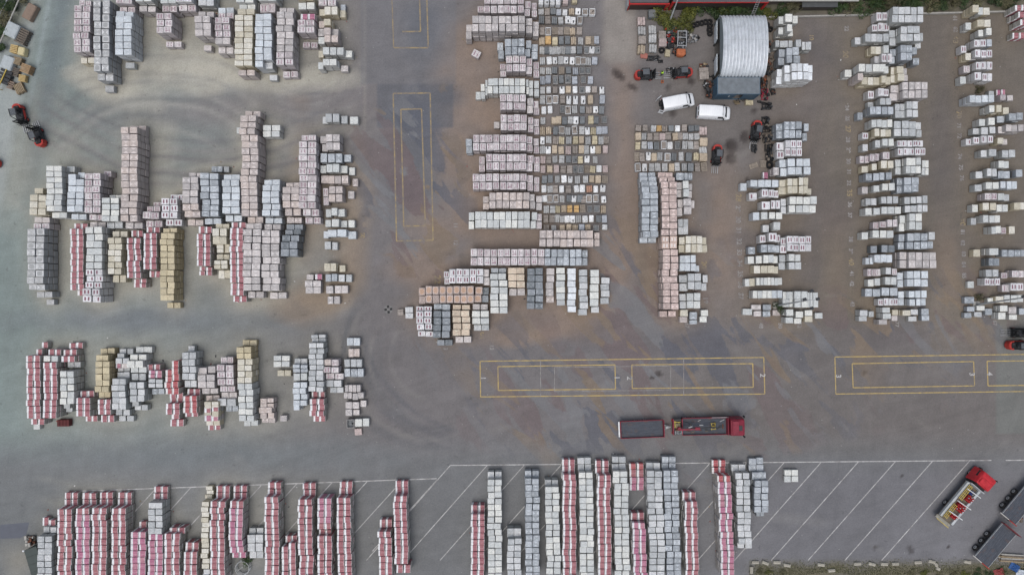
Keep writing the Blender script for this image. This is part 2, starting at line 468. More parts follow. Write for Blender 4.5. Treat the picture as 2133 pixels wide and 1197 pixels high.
w 989 440 1104 475 9 2 2.6;w 976 442 988 477 1 2 1.8;w 1105 442 1117 476 1 2 2;l 1117 445 1129 477 1 2 1.3
k 1124 479 1237 514 8 2 2.4;k 1237 484 1249 513 1 2 1.4
l 980 518 1134 553 11 2 2.6;b 1134 518 1212 553 6 2 2.5;b 1212 520 1224 553 1 2 1.7
# central lower cluster
L 935 559 1007 591 5 2 2.4;L 925 565 935 593 1 2 1.6;q 1007 560 1020 594 1 2 1.8
t 886 595 987 632 7 2 2.4;t 872 598 886 633 1 2 1.6;t 988 597 1004 630 1 2 1.7;d 1005 598 1019 630 1 2 1.1
L 867 648 900 687 2 3 2.4;L 867 637 900 648 2 1 1.8;L 870 688 902 700 2 1 1.6
d 902 647 938 704 2 4 2.6;b 903 633 938 646 2 1 2;d 910 706 943 719 2 1 1.4
P 942 646 979 699 2 4 2.6;P 942 634 979 645 2 1 2;q 948 700 982 714 2 1 1.4
w 983 647 1019 675 2 2 2;q 984 633 1017 646 2 1 1.5;g 986 676 1019 689 2 1 1.2
w 1021 583 1057 653 2 5 2.4;w 1020 569 1055 583 2 1 2;b 1022 557 1055 568 2 1 1.4
P 1058 557 1094 599 2 3 2.2;q 1060 600 1094 616 2 1 1.4
d 1098 558 1132 644 2 6 2.2
q 1137 558 1154 617 1 4 1.6;k 1137 617 1154 631 1 1 1
w 1158 557 1177 624 1 5 1.8;g 1159 624 1177 637 1 1 1.3
W 1182 558 1200 650 1 7 1.8
g 1206 561 1224 657 1 7 1.8
w 1229 561 1248 638 1 5 1.8;g 1230 638 1248 651 1 1 1.3
g 1251 577 1270 633 1 4 1
g 845 639 862 664 1 2 .8
# tan column rows
b 1337 388 1372 494 2 8 3;b 1334 377 1369 387 2 1 2.4;b 1332 368 1368 377 2 1 2;b 1332 359 1366 368 2 1 1.4;b 1331 495 1367 507 2 1 1.4
K 1377 378 1410 491 2 8 3.2 1.5;n 1378 491 1411 519 2 2 3.2;K 1379 519 1412 645 2 9 3.2 2;K 1374 368 1406 377 2 1 2.4;K 1370 359 1402 368 2 1 1.6;K 1374 647 1408 660 2 1 1.4
b 1408 359 1425 375 1 1 1.6;b 1425 359 1443 375 2 1 1.4
w 1422 376 1435 410 1 2 2.8;q 1408 379 1421 411 1 2 2;q 1435 382 1442 412 1 2 1.8
q 1425 413 1442 446 1 2 2.6;q 1410 414 1422 450 1 2 2;q 1443 417 1447 434 1 1 1.6
g 1412 455 1434 489 2 2 1.6
c 1428 491 1463 526 3 2 2.6;c 1414 493 1427 526 1 2 1.8;c 1464 494 1473 526 1 2 1.6
B 1415 531 1450 565 3 2 2;B 1451 552 1457 566 1 1 1
g 1433 569 1462 603 2 2 2.4;g 1414 572 1433 606 1 2 1.6;g 1463 572 1473 606 1 2 1.4
w 1431 609 1460 642 2 2 2;g 1416 611 1430 643 1 2 1.4
c 1416 645 1433 659 1 1 1.2;k 1416 659 1433 672 1 1 1.2
b 1436 649 1453 665 1 1 1;b 1436 666 1453 675 1 1 .8
w 1458 645 1474 672 1 2 1
# shed-side rows
w 1622 33 1635 50 1 1 2.2;w 1636 29 1652 47 1 1 3;w 1652 33 1662 50 1 1 2.2
w 1621 57 1632 73 1 1 2.2;w 1639 50 1651 66 1 1 3.2;w 1643 60 1653 76 1 1 1.6
g 1615 84 1651 99 4 1 2;g 1658 82 1670 98 1 1 2.6;g 1670 87 1691 105 3 1 1.8
b 1622 102 1635 136 1 2 2.2;b 1638 99 1651 132 1 2 2.8;b 1652 98 1667 132 1 2 2.8
W 1649 132 1685 166 3 2 4.2;W 1634 136 1646 170 1 2 3.4;W 1617 143 1630 176 1 2 2.4;W 1684 135 1693 168 1 2 3.6
# rack-side rows
b 1633 253 1670 287 3 2 2.8;b 1617 257 1632 289 1 2 2;b 1674 257 1685 274 1 1 1.4;b 1671 277 1682 294 1 1 1.4
L 1636 291 1671 325 3 2 2.8;L 1619 296 1635 331 1 2 2.2
B 1641 330 1657 364 1 2 2.6;B 1658 330 1672 364 1 2 2.6;B 1673 330 1688 364 1 2 2.6;B 1624 332 1638 367 1 2 2;q 1610 349 1623 366 1 1 2;p 1589 358 1601 372 1 1 .8
c 1640 371 1662 403 2 2 2.8;c 1664 369 1684 403 2 2 2.8;c 1623 374 1639 406 1 2 2;c 1680 392 1691 406 1 1 1.4
B 1563 374 1578 389 1 1 2;B 1579 374 1622 390 3 1 2.4;B 1542 381 1556 398 1 1 1.2
L 1587 394 1614 411 2 1 2.4;L 1561 401 1578 417 1 1 1.6;L 1615 396 1623 412 1 1 1.8
w 1644 409 1702 426 4 1 2.6;w 1644 427 1700 443 4 1 2.6;g 1626 414 1638 445 1 2 2
L 1607 416 1626 435 2 1 2;L 1587 419 1605 437 1 1 2
# above-lamp rows
B 1568 442 1582 459 1 1 2;w 1586 441 1600 457 1 1 2.2;w 1602 441 1615 456 1 1 2.2;w 1616 441 1630 456 1 1 2.2
w 1611 462 1626 480 1 1 2;g 1588 468 1602 485 1 1 1
L 1583 489 1596 506 1 1 1.8;L 1601 484 1619 503 1 1 2.4;L 1619 488 1626 504 1 1 1.8
L 1639 491 1691 524 4 2 2.4;L 1625 494 1639 527 1 2 1.8
b 1585 509 1615 526 2 1 2;b 1557 513 1573 529 1 1 1.2;b 1615 510 1624 526 1 1 1.6
w 1590 530 1613 548 2 1 2.2;w 1574 532 1587 549 1 1 1.8;w 1557 534 1570 550 1 1 1.6;w 1614 533 1621 549 1 1 1.6
w 1643 528 1656 544 1 1 2.2;w 1657 529 1669 544 1 1 2.2;g 1643 545 1670 561 2 1 2.2;g 1623 530 1637 562 1 2 1.4
c 1570 552 1613 569 3 1 1.8;c 1614 554 1622 570 1 1 1.4
w 1576 578 1621 595 6 1 1.8;c 1564 579 1572 596 1 1 1.4;w 1551 580 1564 597 1 1 1.2;w 1621 578 1630 594 1 1 1.4
# lamp-post rows
w 1568 604 1608 621 4 1 2;B 1608 604 1630 621 2 1 2
w 1655 605 1683 641 2 2 2;w 1630 606 1652 640 3 2 1.6;w 1683 608 1705 641 2 2 1.8
w 1547 643 1568 657 1 1 .8
q 1565 634 1586 646 1 1 .8;q 1569 647 1586 659 1 1 .9
b 1589 633 1607 646 1 1 .9;b 1589 647 1606 660 1 1 .9
k 1609 645 1625 658 1 1 .8
w 1637 645 1653 659 1 1 2;w 1637 661 1654 674 1 1 2;w 1657 647 1674 661 1 1 1.4;w 1654 662 1670 674 1 1 1
w 1676 645 1693 658 1 1 1;c 1676 658 1693 671 1 1 1
w 1697 651 1714 664 1 1 .8
# top eastern rows
L 1826 25 1849 43 2 1 1.8
g 1859 14 1924 47 5 2 3.2
L 1829 47 1854 65 2 1 1.8;L 1816 50 1828 66 1 1 1.5
g 1876 54 1917 86 3 2 3.2;g 1853 62 1866 96 1 2 2;g 1918 69 1923 87 1 1 2.4;g 1906 89 1919 97 1 1 1.4
g 1802 70 1852 88 4 1 2;g 1780 78 1793 94 1 1 1.3
c 1813 97 1836 114 2 1 1.6;w 1840 94 1852 111 1 1 2.2
b 1876 93 1901 126 2 2 3;b 1901 98 1911 114 1 1 2.4;b 1853 101 1866 133 1 2 2;b 1901 120 1915 135 1 1 1.8
L 1837 111 1859 130 2 1 2.2;L 1822 117 1837 133 2 1 1.4
w 1789 133 1846 150 4 1 3;w 1760 145 1775 161 1 1 1.6;w 1846 138 1852 154 1 1 2.4
c 1870 137 1885 169 1 2 2.8;c 1856 140 1869 173 1 2 2;q 1886 142 1891 170 1 2 2
c 1794 160 1833 177 3 1 2.2;k 1787 152 1799 168 1 1 3;c 1836 157 1847 173 1 1 2.7;c 1847 160 1855 177 1 1 2.1
q 1880 170 1933 204 4 2 3;q 1854 177 1872 210 1 2 2
L 1829 183 1843 200 1 1 2.4;L 1808 189 1821 206 1 1 1.6;L 1843 185 1852 201 1 1 2
g 1833 204 1857 219 2 1 2;g 1808 213 1821 223 1 1 1
# upper-middle eastern rows
b 1812 222 1862 239 4 1 2.2;b 1786 233 1798 249 1 1 1.3
g 1889 211 1913 244 2 2 2.6;g 1864 215 1886 246 2 2 2
w 1815 249 1860 266 4 1 2.2
g 1863 251 1909 284 3 2 2.3;g 1909 254 1919 286 1 2 1.6
c 1822 267 1833 284 1 1 2.3;c 1834 269 1857 285 2 1 2;L 1796 276 1809 290 1 1 1.5
w 1838 288 1862 304 2 1 2.4;g 1823 291 1834 308 1 1 2;g 1797 300 1809 315 1 1 1.5
L 1869 292 1924 306 5 1 2.4;L 1870 308 1929 324 5 1 2.3
l 1839 315 1854 331 1 1 2.2;l 1812 320 1832 336 2 1 1.8;l 1791 324 1811 340 2 1 1.3
w 1887 328 1919 361 3 2 2.6;w 1920 333 1935 365 2 2 2;w 1864 332 1876 364 1 2 1.8
c 1836 334 1862 351 2 1 2.2;c 1816 340 1827 355 1 1 1.8;c 1795 345 1809 360 1 1 1.3
b 1804 360 1831 376 2 1 2.2;b 1832 358 1843 374 1 1 2.3;b 1845 358 1858 374 1 1 2.4
b 1883 369 1915 401 2 2 2.4;b 1868 370 1879 403 1 2 1.7
# lower-middle eastern rows
w 1837 382 1850 397 1 1 2.2;w 1851 381 1864 397 1 1 2.2;w 1820 386 1833 400 1 1 1.9;q 1795 388 1808 404 1 1 1.4
g 1848 408 1871 424 2 1 2;g 1836 409 1847 424 1 1 2;g 1803 413 1826 428 2 1 1.5
g 1884 409 1896 425 1 1 2;g 1898 409 1921 424 2 1 2.2;g 1922 407 1933 424 1 1 2.2;g 1884 427 1910 442 2 1 2.1;g 1911 426 1933 442 2 1 2.1
w 1802 433 1816 449 1 1 1.8;w 1820 433 1834 448 1 1 2;w 1836 430 1878 446 3 1 2.1
w 1894 444 1921 478 2 2 2.6;w 1872 448 1884 482 1 2 1.8
l 1849 457 1870 473 2 1 2;l 1832 460 1847 474 1 1 1.6;l 1818 462 1831 478 1 1 1.2
w 1833 480 1862 496 2 1 2;w 1818 479 1832 495 1 1 2.2;w 1795 483 1809 499 1 1 1.5
b 1889 485 1933 502 3 1 2;b 1889 503 1933 519 3 1 2;g 1935 483 1949 500 1 1 2.1;b 1934 502 1944 518 1 1 1.8;b 1871 487 1884 520 1 2 1.5
d 1836 510 1864 526 2 1 1.5;d 1813 511 1828 527 1 1 1.2
B 1821 530 1860 547 3 1 1.8;B 1803 536 1819 551 2 1 1.1
q 1893 524 1951 559 4 2 2.4;q 1874 524 1889 558 1 2 2
# low eastern rows
l 1806 560 1836 576 3 1 1.3;g 1845 557 1857 572 1 1 2;l 1858 558 1869 573 1 1 1.6
B 1889 564 1933 597 3 2 2.2;B 1869 567 1882 598 1 2 1.5
w 1844 576 1868 593 2 1 2;w 1822 579 1834 595 1 1 1.6;w 1807 581 1820 597 1 1 1.2
b 1837 598 1871 616 2 1 1.8;b 1802 601 1834 618 2 1 1.3
B 1893 605 1906 620 1 1 2;B 1907 605 1931 621 2 1 2;B 1895 622 1907 637 1 1 2;B 1909 622 1929 637 2 1 2;B 1871 606 1884 637 1 2 1.3
# bottom eastern rows
L 1841 620 1871 636 3 1 1.8;L 1829 622 1840 637 1 1 1.4
g 1792 645 1809 658 1 1 1.6;g 1788 658 1806 669 1 1 1.3;g 1810 647 1821 660 1 1 .9
w 1838 640 1855 652 1 1 2;w 1839 653 1857 665 1 1 2;q 1831 665 1849 676 1 1 1.8
c 1859 644 1872 656 1 1 1.2;q 1856 657 1869 669 1 1 .9
c 1879 645 1897 657 1 1 1.5;g 1897 644 1914 656 1 1 1.3;g 1892 658 1910 669 1 1 .9
b 1918 642 1935 657 1 1 1.1;b 1920 657 1937 669 1 1 1.1
# top far-eastern rows
c 2026 10 2040 26 1 1 2.6;w 2040 15 2049 31 1 1 2.1;c 2049 15 2063 31 1 1 2.2
c 2035 40 2064 56 2 1 2.2;w 2012 46 2024 62 1 1 1.6
w 2055 58 2067 74 1 1 2.4;w 2038 62 2049 77 1 1 2
L 2029 82 2055 98 2 1 2.2;b 2056 81 2068 97 1 1 2.4;L 2002 94 2014 110 1 1 1.4
L 2032 103 2068 120 3 1 2.2;c 2011 110 2023 126 1 1 1.6
L 2033 128 2068 145 3 1 2.2;l 2007 136 2021 152 1 1 1.4
L 2031 149 2046 166 1 1 2.4;L 2046 153 2067 170 2 1 2;w 2001 159 2014 175 1 1 1.4
B 2020 198 2072 214 4 1 2.6;g 2065 189 2072 197 1 1 1
l 2083 197 2096 210 1 1 1.4;q 2098 198 2111 210 1 1 1.1;p 2076 187 2094 198 2 1 .9
w 2061 219 2073 234 1 1 2.2;c 2076 218 2088 234 1 1 2.4;c 2089 223 2102 238 1 1 1.6
# corner red stacks
r 2114 11 2141 22 2 1 2.4
r 2121 24 2148 36 2 1 2.4
r 2125 40 2152 51 2 1 2.4
r 2109 68 2136 80 2 1 1.3
# upper far-eastern rows
b 2102 235 2132 251 2 1 1.8;b 2077 241 2093 256 1 1 1.2
w 2058 245 2072 261 1 1 2;w 2040 247 2053 262 1 1 1.7
g 2045 264 2060 280 1 1 1.8;g 2062 263 2075 278 1 1 1.9;g 2027 267 2040 281 1 1 1.3
q 2095 259 2133 274 3 1 2.4;q 2079 263 2094 278 1 1 1.6
L 2045 282 2069 298 2 1 2.2;L 2028 285 2041 300 1 1 1.8;L 2013 288 2024 302 1 1 1.4
c 2078 286 2091 300 1 1 1.8;q 2091 289 2099 300 1 1 1.2
g 2060 310 2076 326 1 1 2;g 2043 312 2056 327 1 1 1.6
g 2087 312 2116 328 2 1 1.8
w 2080 334 2092 350 1 1 1.8;w 2093 335 2102 351 1 1 1.6
g 2056 351 2077 368 2 1 2;g 2033 356 2048 371 1 1 1.5
b 2078 356 2105 372 2 1 1.6;b 2117 353 2132 369 1 1 2.1
# middle far-eastern rows
w 2054 379 2081 394 2 1 2;g 2030 383 2046 398 1 1 1.4
B 2086 377 2096 393 1 1 2;B 2097 377 2119 394 2 1 2
l 2051 402 2078 417 2 1 1.8;w 2079 402 2093 417 1 1 1.8;g 2093 404 2103 419 1 1 1.4
c 2048 422 2075 438 2 1 2;w 2076 425 2100 441 2 1 1.8;w 2025 426 2038 442 1 1 1.4
c 2112 421 2140 437 2 1 2.1
w 2048 448 2084 464 3 1 2;g 2023 453 2035 468 1 1 1.1
w 2068 471 2077 487 1 1 1.9;w 2077 471 2086 487 1 1 1.9;l 2086 473 2097 488 1 1 1.4;c 2102 470 2115 487 1 1 1.1
w 2061 516 2081 531 1 1 2;c 2028 519 2043 535 1 1 1.2
b 2086 520 2140 535 4 1 1.4
d 2060 537 2083 554 2 1 1.8
g 2054 561 2081 577 2 1 1.6
l 2108 563 2134 578 2 1 1.6;l 2085 567 2099 580 1 1 1.2
L 2051 579 2084 595 3 1 1.8;w 2015 585 2029 600 1 1 .6
L 2105 589 2133 606 2 1 1.6;l 2087 592 2104 608 1 1 1.2
# bottom far-eastern rows
w 2093 614 2133 630 3 1 1.6;c 2074 616 2092 631 1 1 1.4;w 2057 620 2069 632 1 1 .9
b 2009 618 2031 633 1 1 .9
b 2014 638 2031 649 1 1 .9;b 2009 650 2025 662 1 1 .9
w 2034 636 2052 647 1 1 1.1;g 2029 649 2046 660 1 1 .7
b 2052 642 2068 656 1 1 .8
w 2083 636 2100 649 1 1 1.6;w 2079 650 2095 665 1 1 1.6
q 2102 639 2119 655 1 1 1.1;w 2101 655 2119 666 1 1 1
b 2123 641 2139 655 1 1 1
'''

# the field of part pallets: row y range, then load centre + look
FIELD = '''
17 31:1127g 1140k 1152d 1164b 1177w 1191t 1204w 1219f 1234f
33 49:1128d 1141k 1155d 1168g 1183w 1194w 1208f
56 72:1129k 1142f 1156e 1168k 1181e 1193t 1207k
75 92:1129t 1142o 1156y 1169d 1182d 1195t 1210g 1225t 1236e 1243b
96 112:1129g 1139d 1150g 1161g 1172g 1183d 1194g 1207d 1222F 1233w 1244F
118 134:1130g 1144w 1156w 1168g 1179w 1192w 1204f 1215f 1226g 1239b
139 154:1130g 1143g 1155d 1170e 1184d 1199b 1213F 1225F
157 174:1130b 1142b 1157F 1169d 1183F 1197b 1215F 1230b
179 194:1130g 1143w 1156k 1171w 1184t 1198w 1213F 1225w 1238k 1254w
198 216:1130g 1144f 1157f 1172k 1185w 1199w 1215w 1230t 1255b
220 236:1133w 1146w 1172F 1183f 1197g 1213d 1227k 1241w 1253d
242 258:1131g 1154t 1164t 1176d 1188g 1200w 1213d 1231y 1242d 1259F
263 280:1130t 1143t 1157d 1170f 1183g 1197f 1212g 1224w 1236y 1248b 1260b
283 300:1130w 1143g 1158k 1170y 1185g 1199y 1211t 1225g 1239y 1252g 1263k
303 320:1130g 1142w 1155t 1169t 1184p 1198k 1211t 1222g 1235w 1246t 1261p
324 340:1131p 1143k 1156g 1170g 1184d 1197F 1209y 1223w 1240g
344 360:1131p 1145t 1159p 1173k 1187k 1199F 1210F 1223e 1235y 1248w 1261p
365 381:1134d 1146d 1161g 1175w 1188w 1203g 1220g 1233t 1246t 1260e
385 401:1133w 1146g 1157k 1170w 1184k 1201w 1213w 1228O 1241w 1256w
406 422:1134w 1145f 1158f 1171g 1185d 1196w 1208d 1217k 1227f 1241f 1258w
427 443:1138g 1151g 1162y 1175t 1187o 1201o 1214e 1229F 1243F 1257t
447 463:1137k 1150k 1160g 1172g 1182w 1193w 1205g 1219w 1232w 1247d 1259b
467 480:1138k 1154g 1171t 1185t 1198t 1212b 1225t 1242F 1260w
'''
FIELD_B = '''
260 273:1330k 1344k 1362g 1373o 1385k 1398d 1412w 1426k 1440d 1452d
276 291:1330t 1342g 1354k 1367k 1380p 1392k 1407t 1417k 1428g 1440g 1452g
294 311:1329y 1342g 1355b 1368d 1383f 1396w 1412F 1427g 1440g 1451k
317 335:1328e 1338k 1351w 1363t 1375g 1391f 1404d 1419g 1435d 1451y
339 357:1329f 1343w 1358g 1371g 1385g 1399t 1411g 1426g 1439d 1453k 1467e
'''
FIELD_C = '1466 271 p|1466 295 t|1466 313 g|1466 327 t|1337 42 p|1338 62 g|1338 82 k|1337 102 t|1359 28 d|1360 60 g|1360 79 g|1361 99 g|1380 72 k|1381 88 p'

# ------------------------------------------------------------------ pack materials
def pack_base(name):
    t = NT(name)
    at = t.new('ShaderNodeAttribute', attribute_name='unit')
    ar = t.new('ShaderNodeAttribute', attribute_name='chance')
    oi = t.new('ShaderNodeObjectInfo')
    rnd = t.math('FRACT', t.math('ADD', oi.outputs['Random'], ar.outputs['Fac']))
    sp = t.new('ShaderNodeSeparateXYZ')
    t.link(at.outputs['Vector'], sp.inputs[0])
    u, v, w = sp.outputs
    ge = t.new('ShaderNodeNewGeometry')
    ns = t.new('ShaderNodeSeparateXYZ')
    t.link(ge.outputs['Normal'], ns.inputs[0])
    top = t.ramp(ns.outputs[2], 0.5, 0.8)
    ew = t.ramp(t.math('ABSOLUTE', ns.outputs[0]), 0.5, 0.8)
    off = t.new('ShaderNodeCombineXYZ')
    t.val(t.math('MULTIPLY', rnd, 37.0), off.inputs[0])
    t.val(t.math('MULTIPLY', rnd, 91.0), off.inputs[1])
    pv = t.new('ShaderNodeVectorMath', operation='ADD')
    t.link(at.outputs['Vector'], pv.inputs[0]); t.link(off.outputs[0], pv.inputs[1])
    t.u, t.v, t.w, t.rnd, t.top, t.ew, t.pv = u, v, w, rnd, top, ew, pv.outputs[0]
    return t

def band(t, x, c, hw, soft=0.02):
    dd = t.math('ABSOLUTE', t.math('SUBTRACT', x, c))
    return t.ramp(dd, hw - soft, hw + soft, 1.0, 0.0)

def mul(t, *a):
    r = a[0]
    for b in a[1:]:
        r = t.math('MULTIPLY', r, b)
    return r

def bright(t, col, lo, hi, f):
    h = t.new('ShaderNodeHueSaturation')
    t.val(col, h.inputs['Color'])
    t.val(t.ramp(f, 0.0, 1.0, lo, hi), h.inputs['Value'])
    return h.outputs[0]

def film_mat(name, col, side, fold=0.35, gloss=0.35, joints=0.0, marks=None, disc=None, alt=None):
    """a pack of blocks under film: envelope folds on top, creases, print, block joints"""
    t = pack_base(name)
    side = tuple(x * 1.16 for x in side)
    nz = t.noise(t.pv, 3.5, 5.0, 0.65, 0.6)
    fine = t.noise(t.pv, 11.0, 4.0, 0.7)
    c = col
    if alt is not None:
        c = t.mix(t.ramp(t.rnd, 0.35, 0.75), col, alt)
    c = bright(t, c, 0.82, 1.11, t.rnd)
    c = bright(t, c, 0.80, 1.16, t.ramp(nz, 0.3, 0.7))
    c = bright(t, c, 0.9, 1.08, t.ramp(fine, 0.3, 0.7))
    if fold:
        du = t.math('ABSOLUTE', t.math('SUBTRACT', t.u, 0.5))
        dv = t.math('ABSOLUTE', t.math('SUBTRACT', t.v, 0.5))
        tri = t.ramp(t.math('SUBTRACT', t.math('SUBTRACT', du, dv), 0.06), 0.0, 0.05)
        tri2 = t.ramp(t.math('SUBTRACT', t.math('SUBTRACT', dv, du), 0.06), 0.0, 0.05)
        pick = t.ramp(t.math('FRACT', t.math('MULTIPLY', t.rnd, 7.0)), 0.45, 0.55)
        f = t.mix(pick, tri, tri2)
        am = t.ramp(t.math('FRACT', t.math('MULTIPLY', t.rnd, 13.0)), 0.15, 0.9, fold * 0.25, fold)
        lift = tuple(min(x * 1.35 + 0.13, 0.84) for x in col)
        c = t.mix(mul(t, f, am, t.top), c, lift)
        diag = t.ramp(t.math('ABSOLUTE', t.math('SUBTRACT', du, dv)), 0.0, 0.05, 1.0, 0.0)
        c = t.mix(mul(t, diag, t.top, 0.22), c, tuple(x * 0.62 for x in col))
    if disc is not None:
        rr = t.math('SQRT', t.math('ADD', t.math('POWER', t.math('SUBTRACT', t.u, 0.5), 2.0), t.math('POWER', t.math('SUBTRACT', t.v, 0.5), 2.0)))
        m = t.ramp(t.math('ADD', rr, t.math('MULTIPLY', nz, 0.10)), 0.40, 0.45, 1.0, 0.0)
        ring = band(t, t.math('ADD', rr, t.math('MULTIPLY', nz, 0.10)), 0.43, 0.03, 0.02)
        on = t.ramp(t.rnd, disc[1], disc[1] + 0.02, 0.0, 1.0)
        c = t.mix(mul(t, m, t.top, on, 0.75), c, disc[0])
        c = t.mix(mul(t, ring, t.top, on, 0.4), c, tuple(min(x * 1.5, 0.8) for x in col))
    if joints:
        j = None
        for k in range(1, 4):
            b1 = band(t, t.u, k / 4, 0.012, 0.012)
            b2 = band(t, t.v, k / 3, 0.012, 0.012) if k < 3 else None
            j = b1 if j is None else t.math('MAXIMUM', j, b1)
            if b2 is not None:
                j = t.math('MAXIMUM', j, b2)
        c = t.mix(mul(t, j, joints), c, tuple(x * 0.45 for x in col))
    if marks is not None:
        mc, kind = marks
        brk = t.ramp(t.noise(t.pv, 7.0, 2.0, 0.5), 0.40, 0.50)
        on1 = t.ramp(t.math('FRACT', t.math('MULTIPLY', t.rnd, 5.0)), 0.12, 0.16)
        on2 = t.ramp(t.math('FRACT', t.math('MULTIPLY', t.rnd, 9.0)), 0.22, 0.26)
        hw, hv, soft = (0.095, 0.27, 0.03) if kind == 'bars' else (0.055, 0.33, 0.03)
        a1 = mul(t, band(t, t.u, 0.30, hw, soft), band(t, t.v, 0.5, hv, soft), on1)
        a2 = mul(t, band(t, t.u, 0.70, hw, soft), band(t, t.v, 0.5, hv, soft), on2)
        m = t.math('MAXIMUM', a1, a2)
        if kind != 'bars':
            a3 = mul(t, band(t, t.v, 0.32, 0.05, 0.03), band(t, t.u, 0.5, 0.32, 0.04), t.ramp(t.math('FRACT', t.math('MULTIPLY', t.rnd, 17.0)), 0.80, 0.84))
            m = mul(t, t.math('MAXIMUM', m, a3), brk)
        ok = t.math('MAXIMUM', t.top, mul(t, t.ew, 0.8))
        c = t.mix(mul(t, m, ok, 0.9), c, mc)
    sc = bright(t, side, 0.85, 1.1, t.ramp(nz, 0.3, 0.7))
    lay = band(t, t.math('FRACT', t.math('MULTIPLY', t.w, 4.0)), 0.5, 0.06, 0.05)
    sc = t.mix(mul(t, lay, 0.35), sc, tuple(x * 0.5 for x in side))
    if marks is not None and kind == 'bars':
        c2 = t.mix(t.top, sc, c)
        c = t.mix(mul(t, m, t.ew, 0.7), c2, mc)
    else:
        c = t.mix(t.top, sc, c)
    t.bump(t.math('ADD', nz, t.math('MULTIPLY', fine, 0.6)), 0.8, 0.08)
    return t.finish(c, t.ramp(nz, 0.3, 0.7, gloss, gloss + 0.25), 0.0, 0.4)

def brick_mat(name, red, red2, strip, sideew):
    """bricks with a pale wrapper strip along one edge"""
    t = pack_base(name)
    sideew = tuple(x * 1.2 for x in sideew)
    nz = t.noise(t.pv, 4.0, 4.0, 0.65)
    fine = t.noise(t.pv, 16.0, 3.0, 0.7)
    wob = t.math('MULTIPLY', t.math('SUBTRACT', t.noise(t.pv, 5.0, 2.0), 0.5), 0.10)
    base = t.mix(t.rnd, red, red2)
    base = bright(t, base, 0.72, 1.2, t.ramp(nz, 0.3, 0.7))
    base = bright(t, base, 0.85, 1.12, t.ramp(fine, 0.3, 0.7))
    gv = t.math('FRACT', t.math('MULTIPLY', t.v, 6.0))
    gu = t.math('FRACT', t.math('MULTIPLY', t.u, 5.0))
    j = t.math('MAXIMUM', band(t, gv, 0.5, 0.07, 0.06), band(t, gu, 0.5, 0.05, 0.05))
    base = t.mix(mul(t, j, 0.30), base, (0.62, 0.34, 0.34))
    strap = band(t, t.math('ADD', t.v, wob), t.ramp(t.rnd, 0, 1, 0.3, 0.7), 0.02, 0.02)
    base = t.mix(mul(t, strap, 0.5), base, (0.7, 0.55, 0.55))
    edge = t.math('ADD', t.u, wob)
    wide = t.ramp(t.math('FRACT', t.math('MULTIPLY', t.rnd, 3.0)), 0.0, 1.0, 0.25, 0.36)
    s1 = t.ramp(t.math('SUBTRACT', edge, wide), -0.015, 0.015, 1.0, 0.0)
    s2 = t.ramp(edge, 0.925, 0.95)
    sm = t.math('MAXIMUM', s1, t.math('MULTIPLY', s2, 0.85))
    st = bright(t, strip, 0.82, 1.08, t.ramp(nz, 0.3, 0.7))
    c = t.mix(sm, base, st)
    sc = bright(t, sideew, 0.8, 1.12, t.ramp(nz, 0.3, 0.7))
    lay = band(t, t.math('FRACT', t.math('MULTIPLY', t.w, 3.0)), 0.5, 0.07, 0.05)
    sc = t.mix(mul(t, lay, 0.35), sc, tuple(x * 0.5 for x in sideew))
    c = t.mix(t.ew, c, sc)
    t.bump(t.math('ADD', j, fine), 0.4, 0.03)
    return t.finish(c, 0.75, 0.0, 0.3)

PURPLE, MAROON = (0.21, 0.055, 0.115), (0.15, 0.02, 0.05)
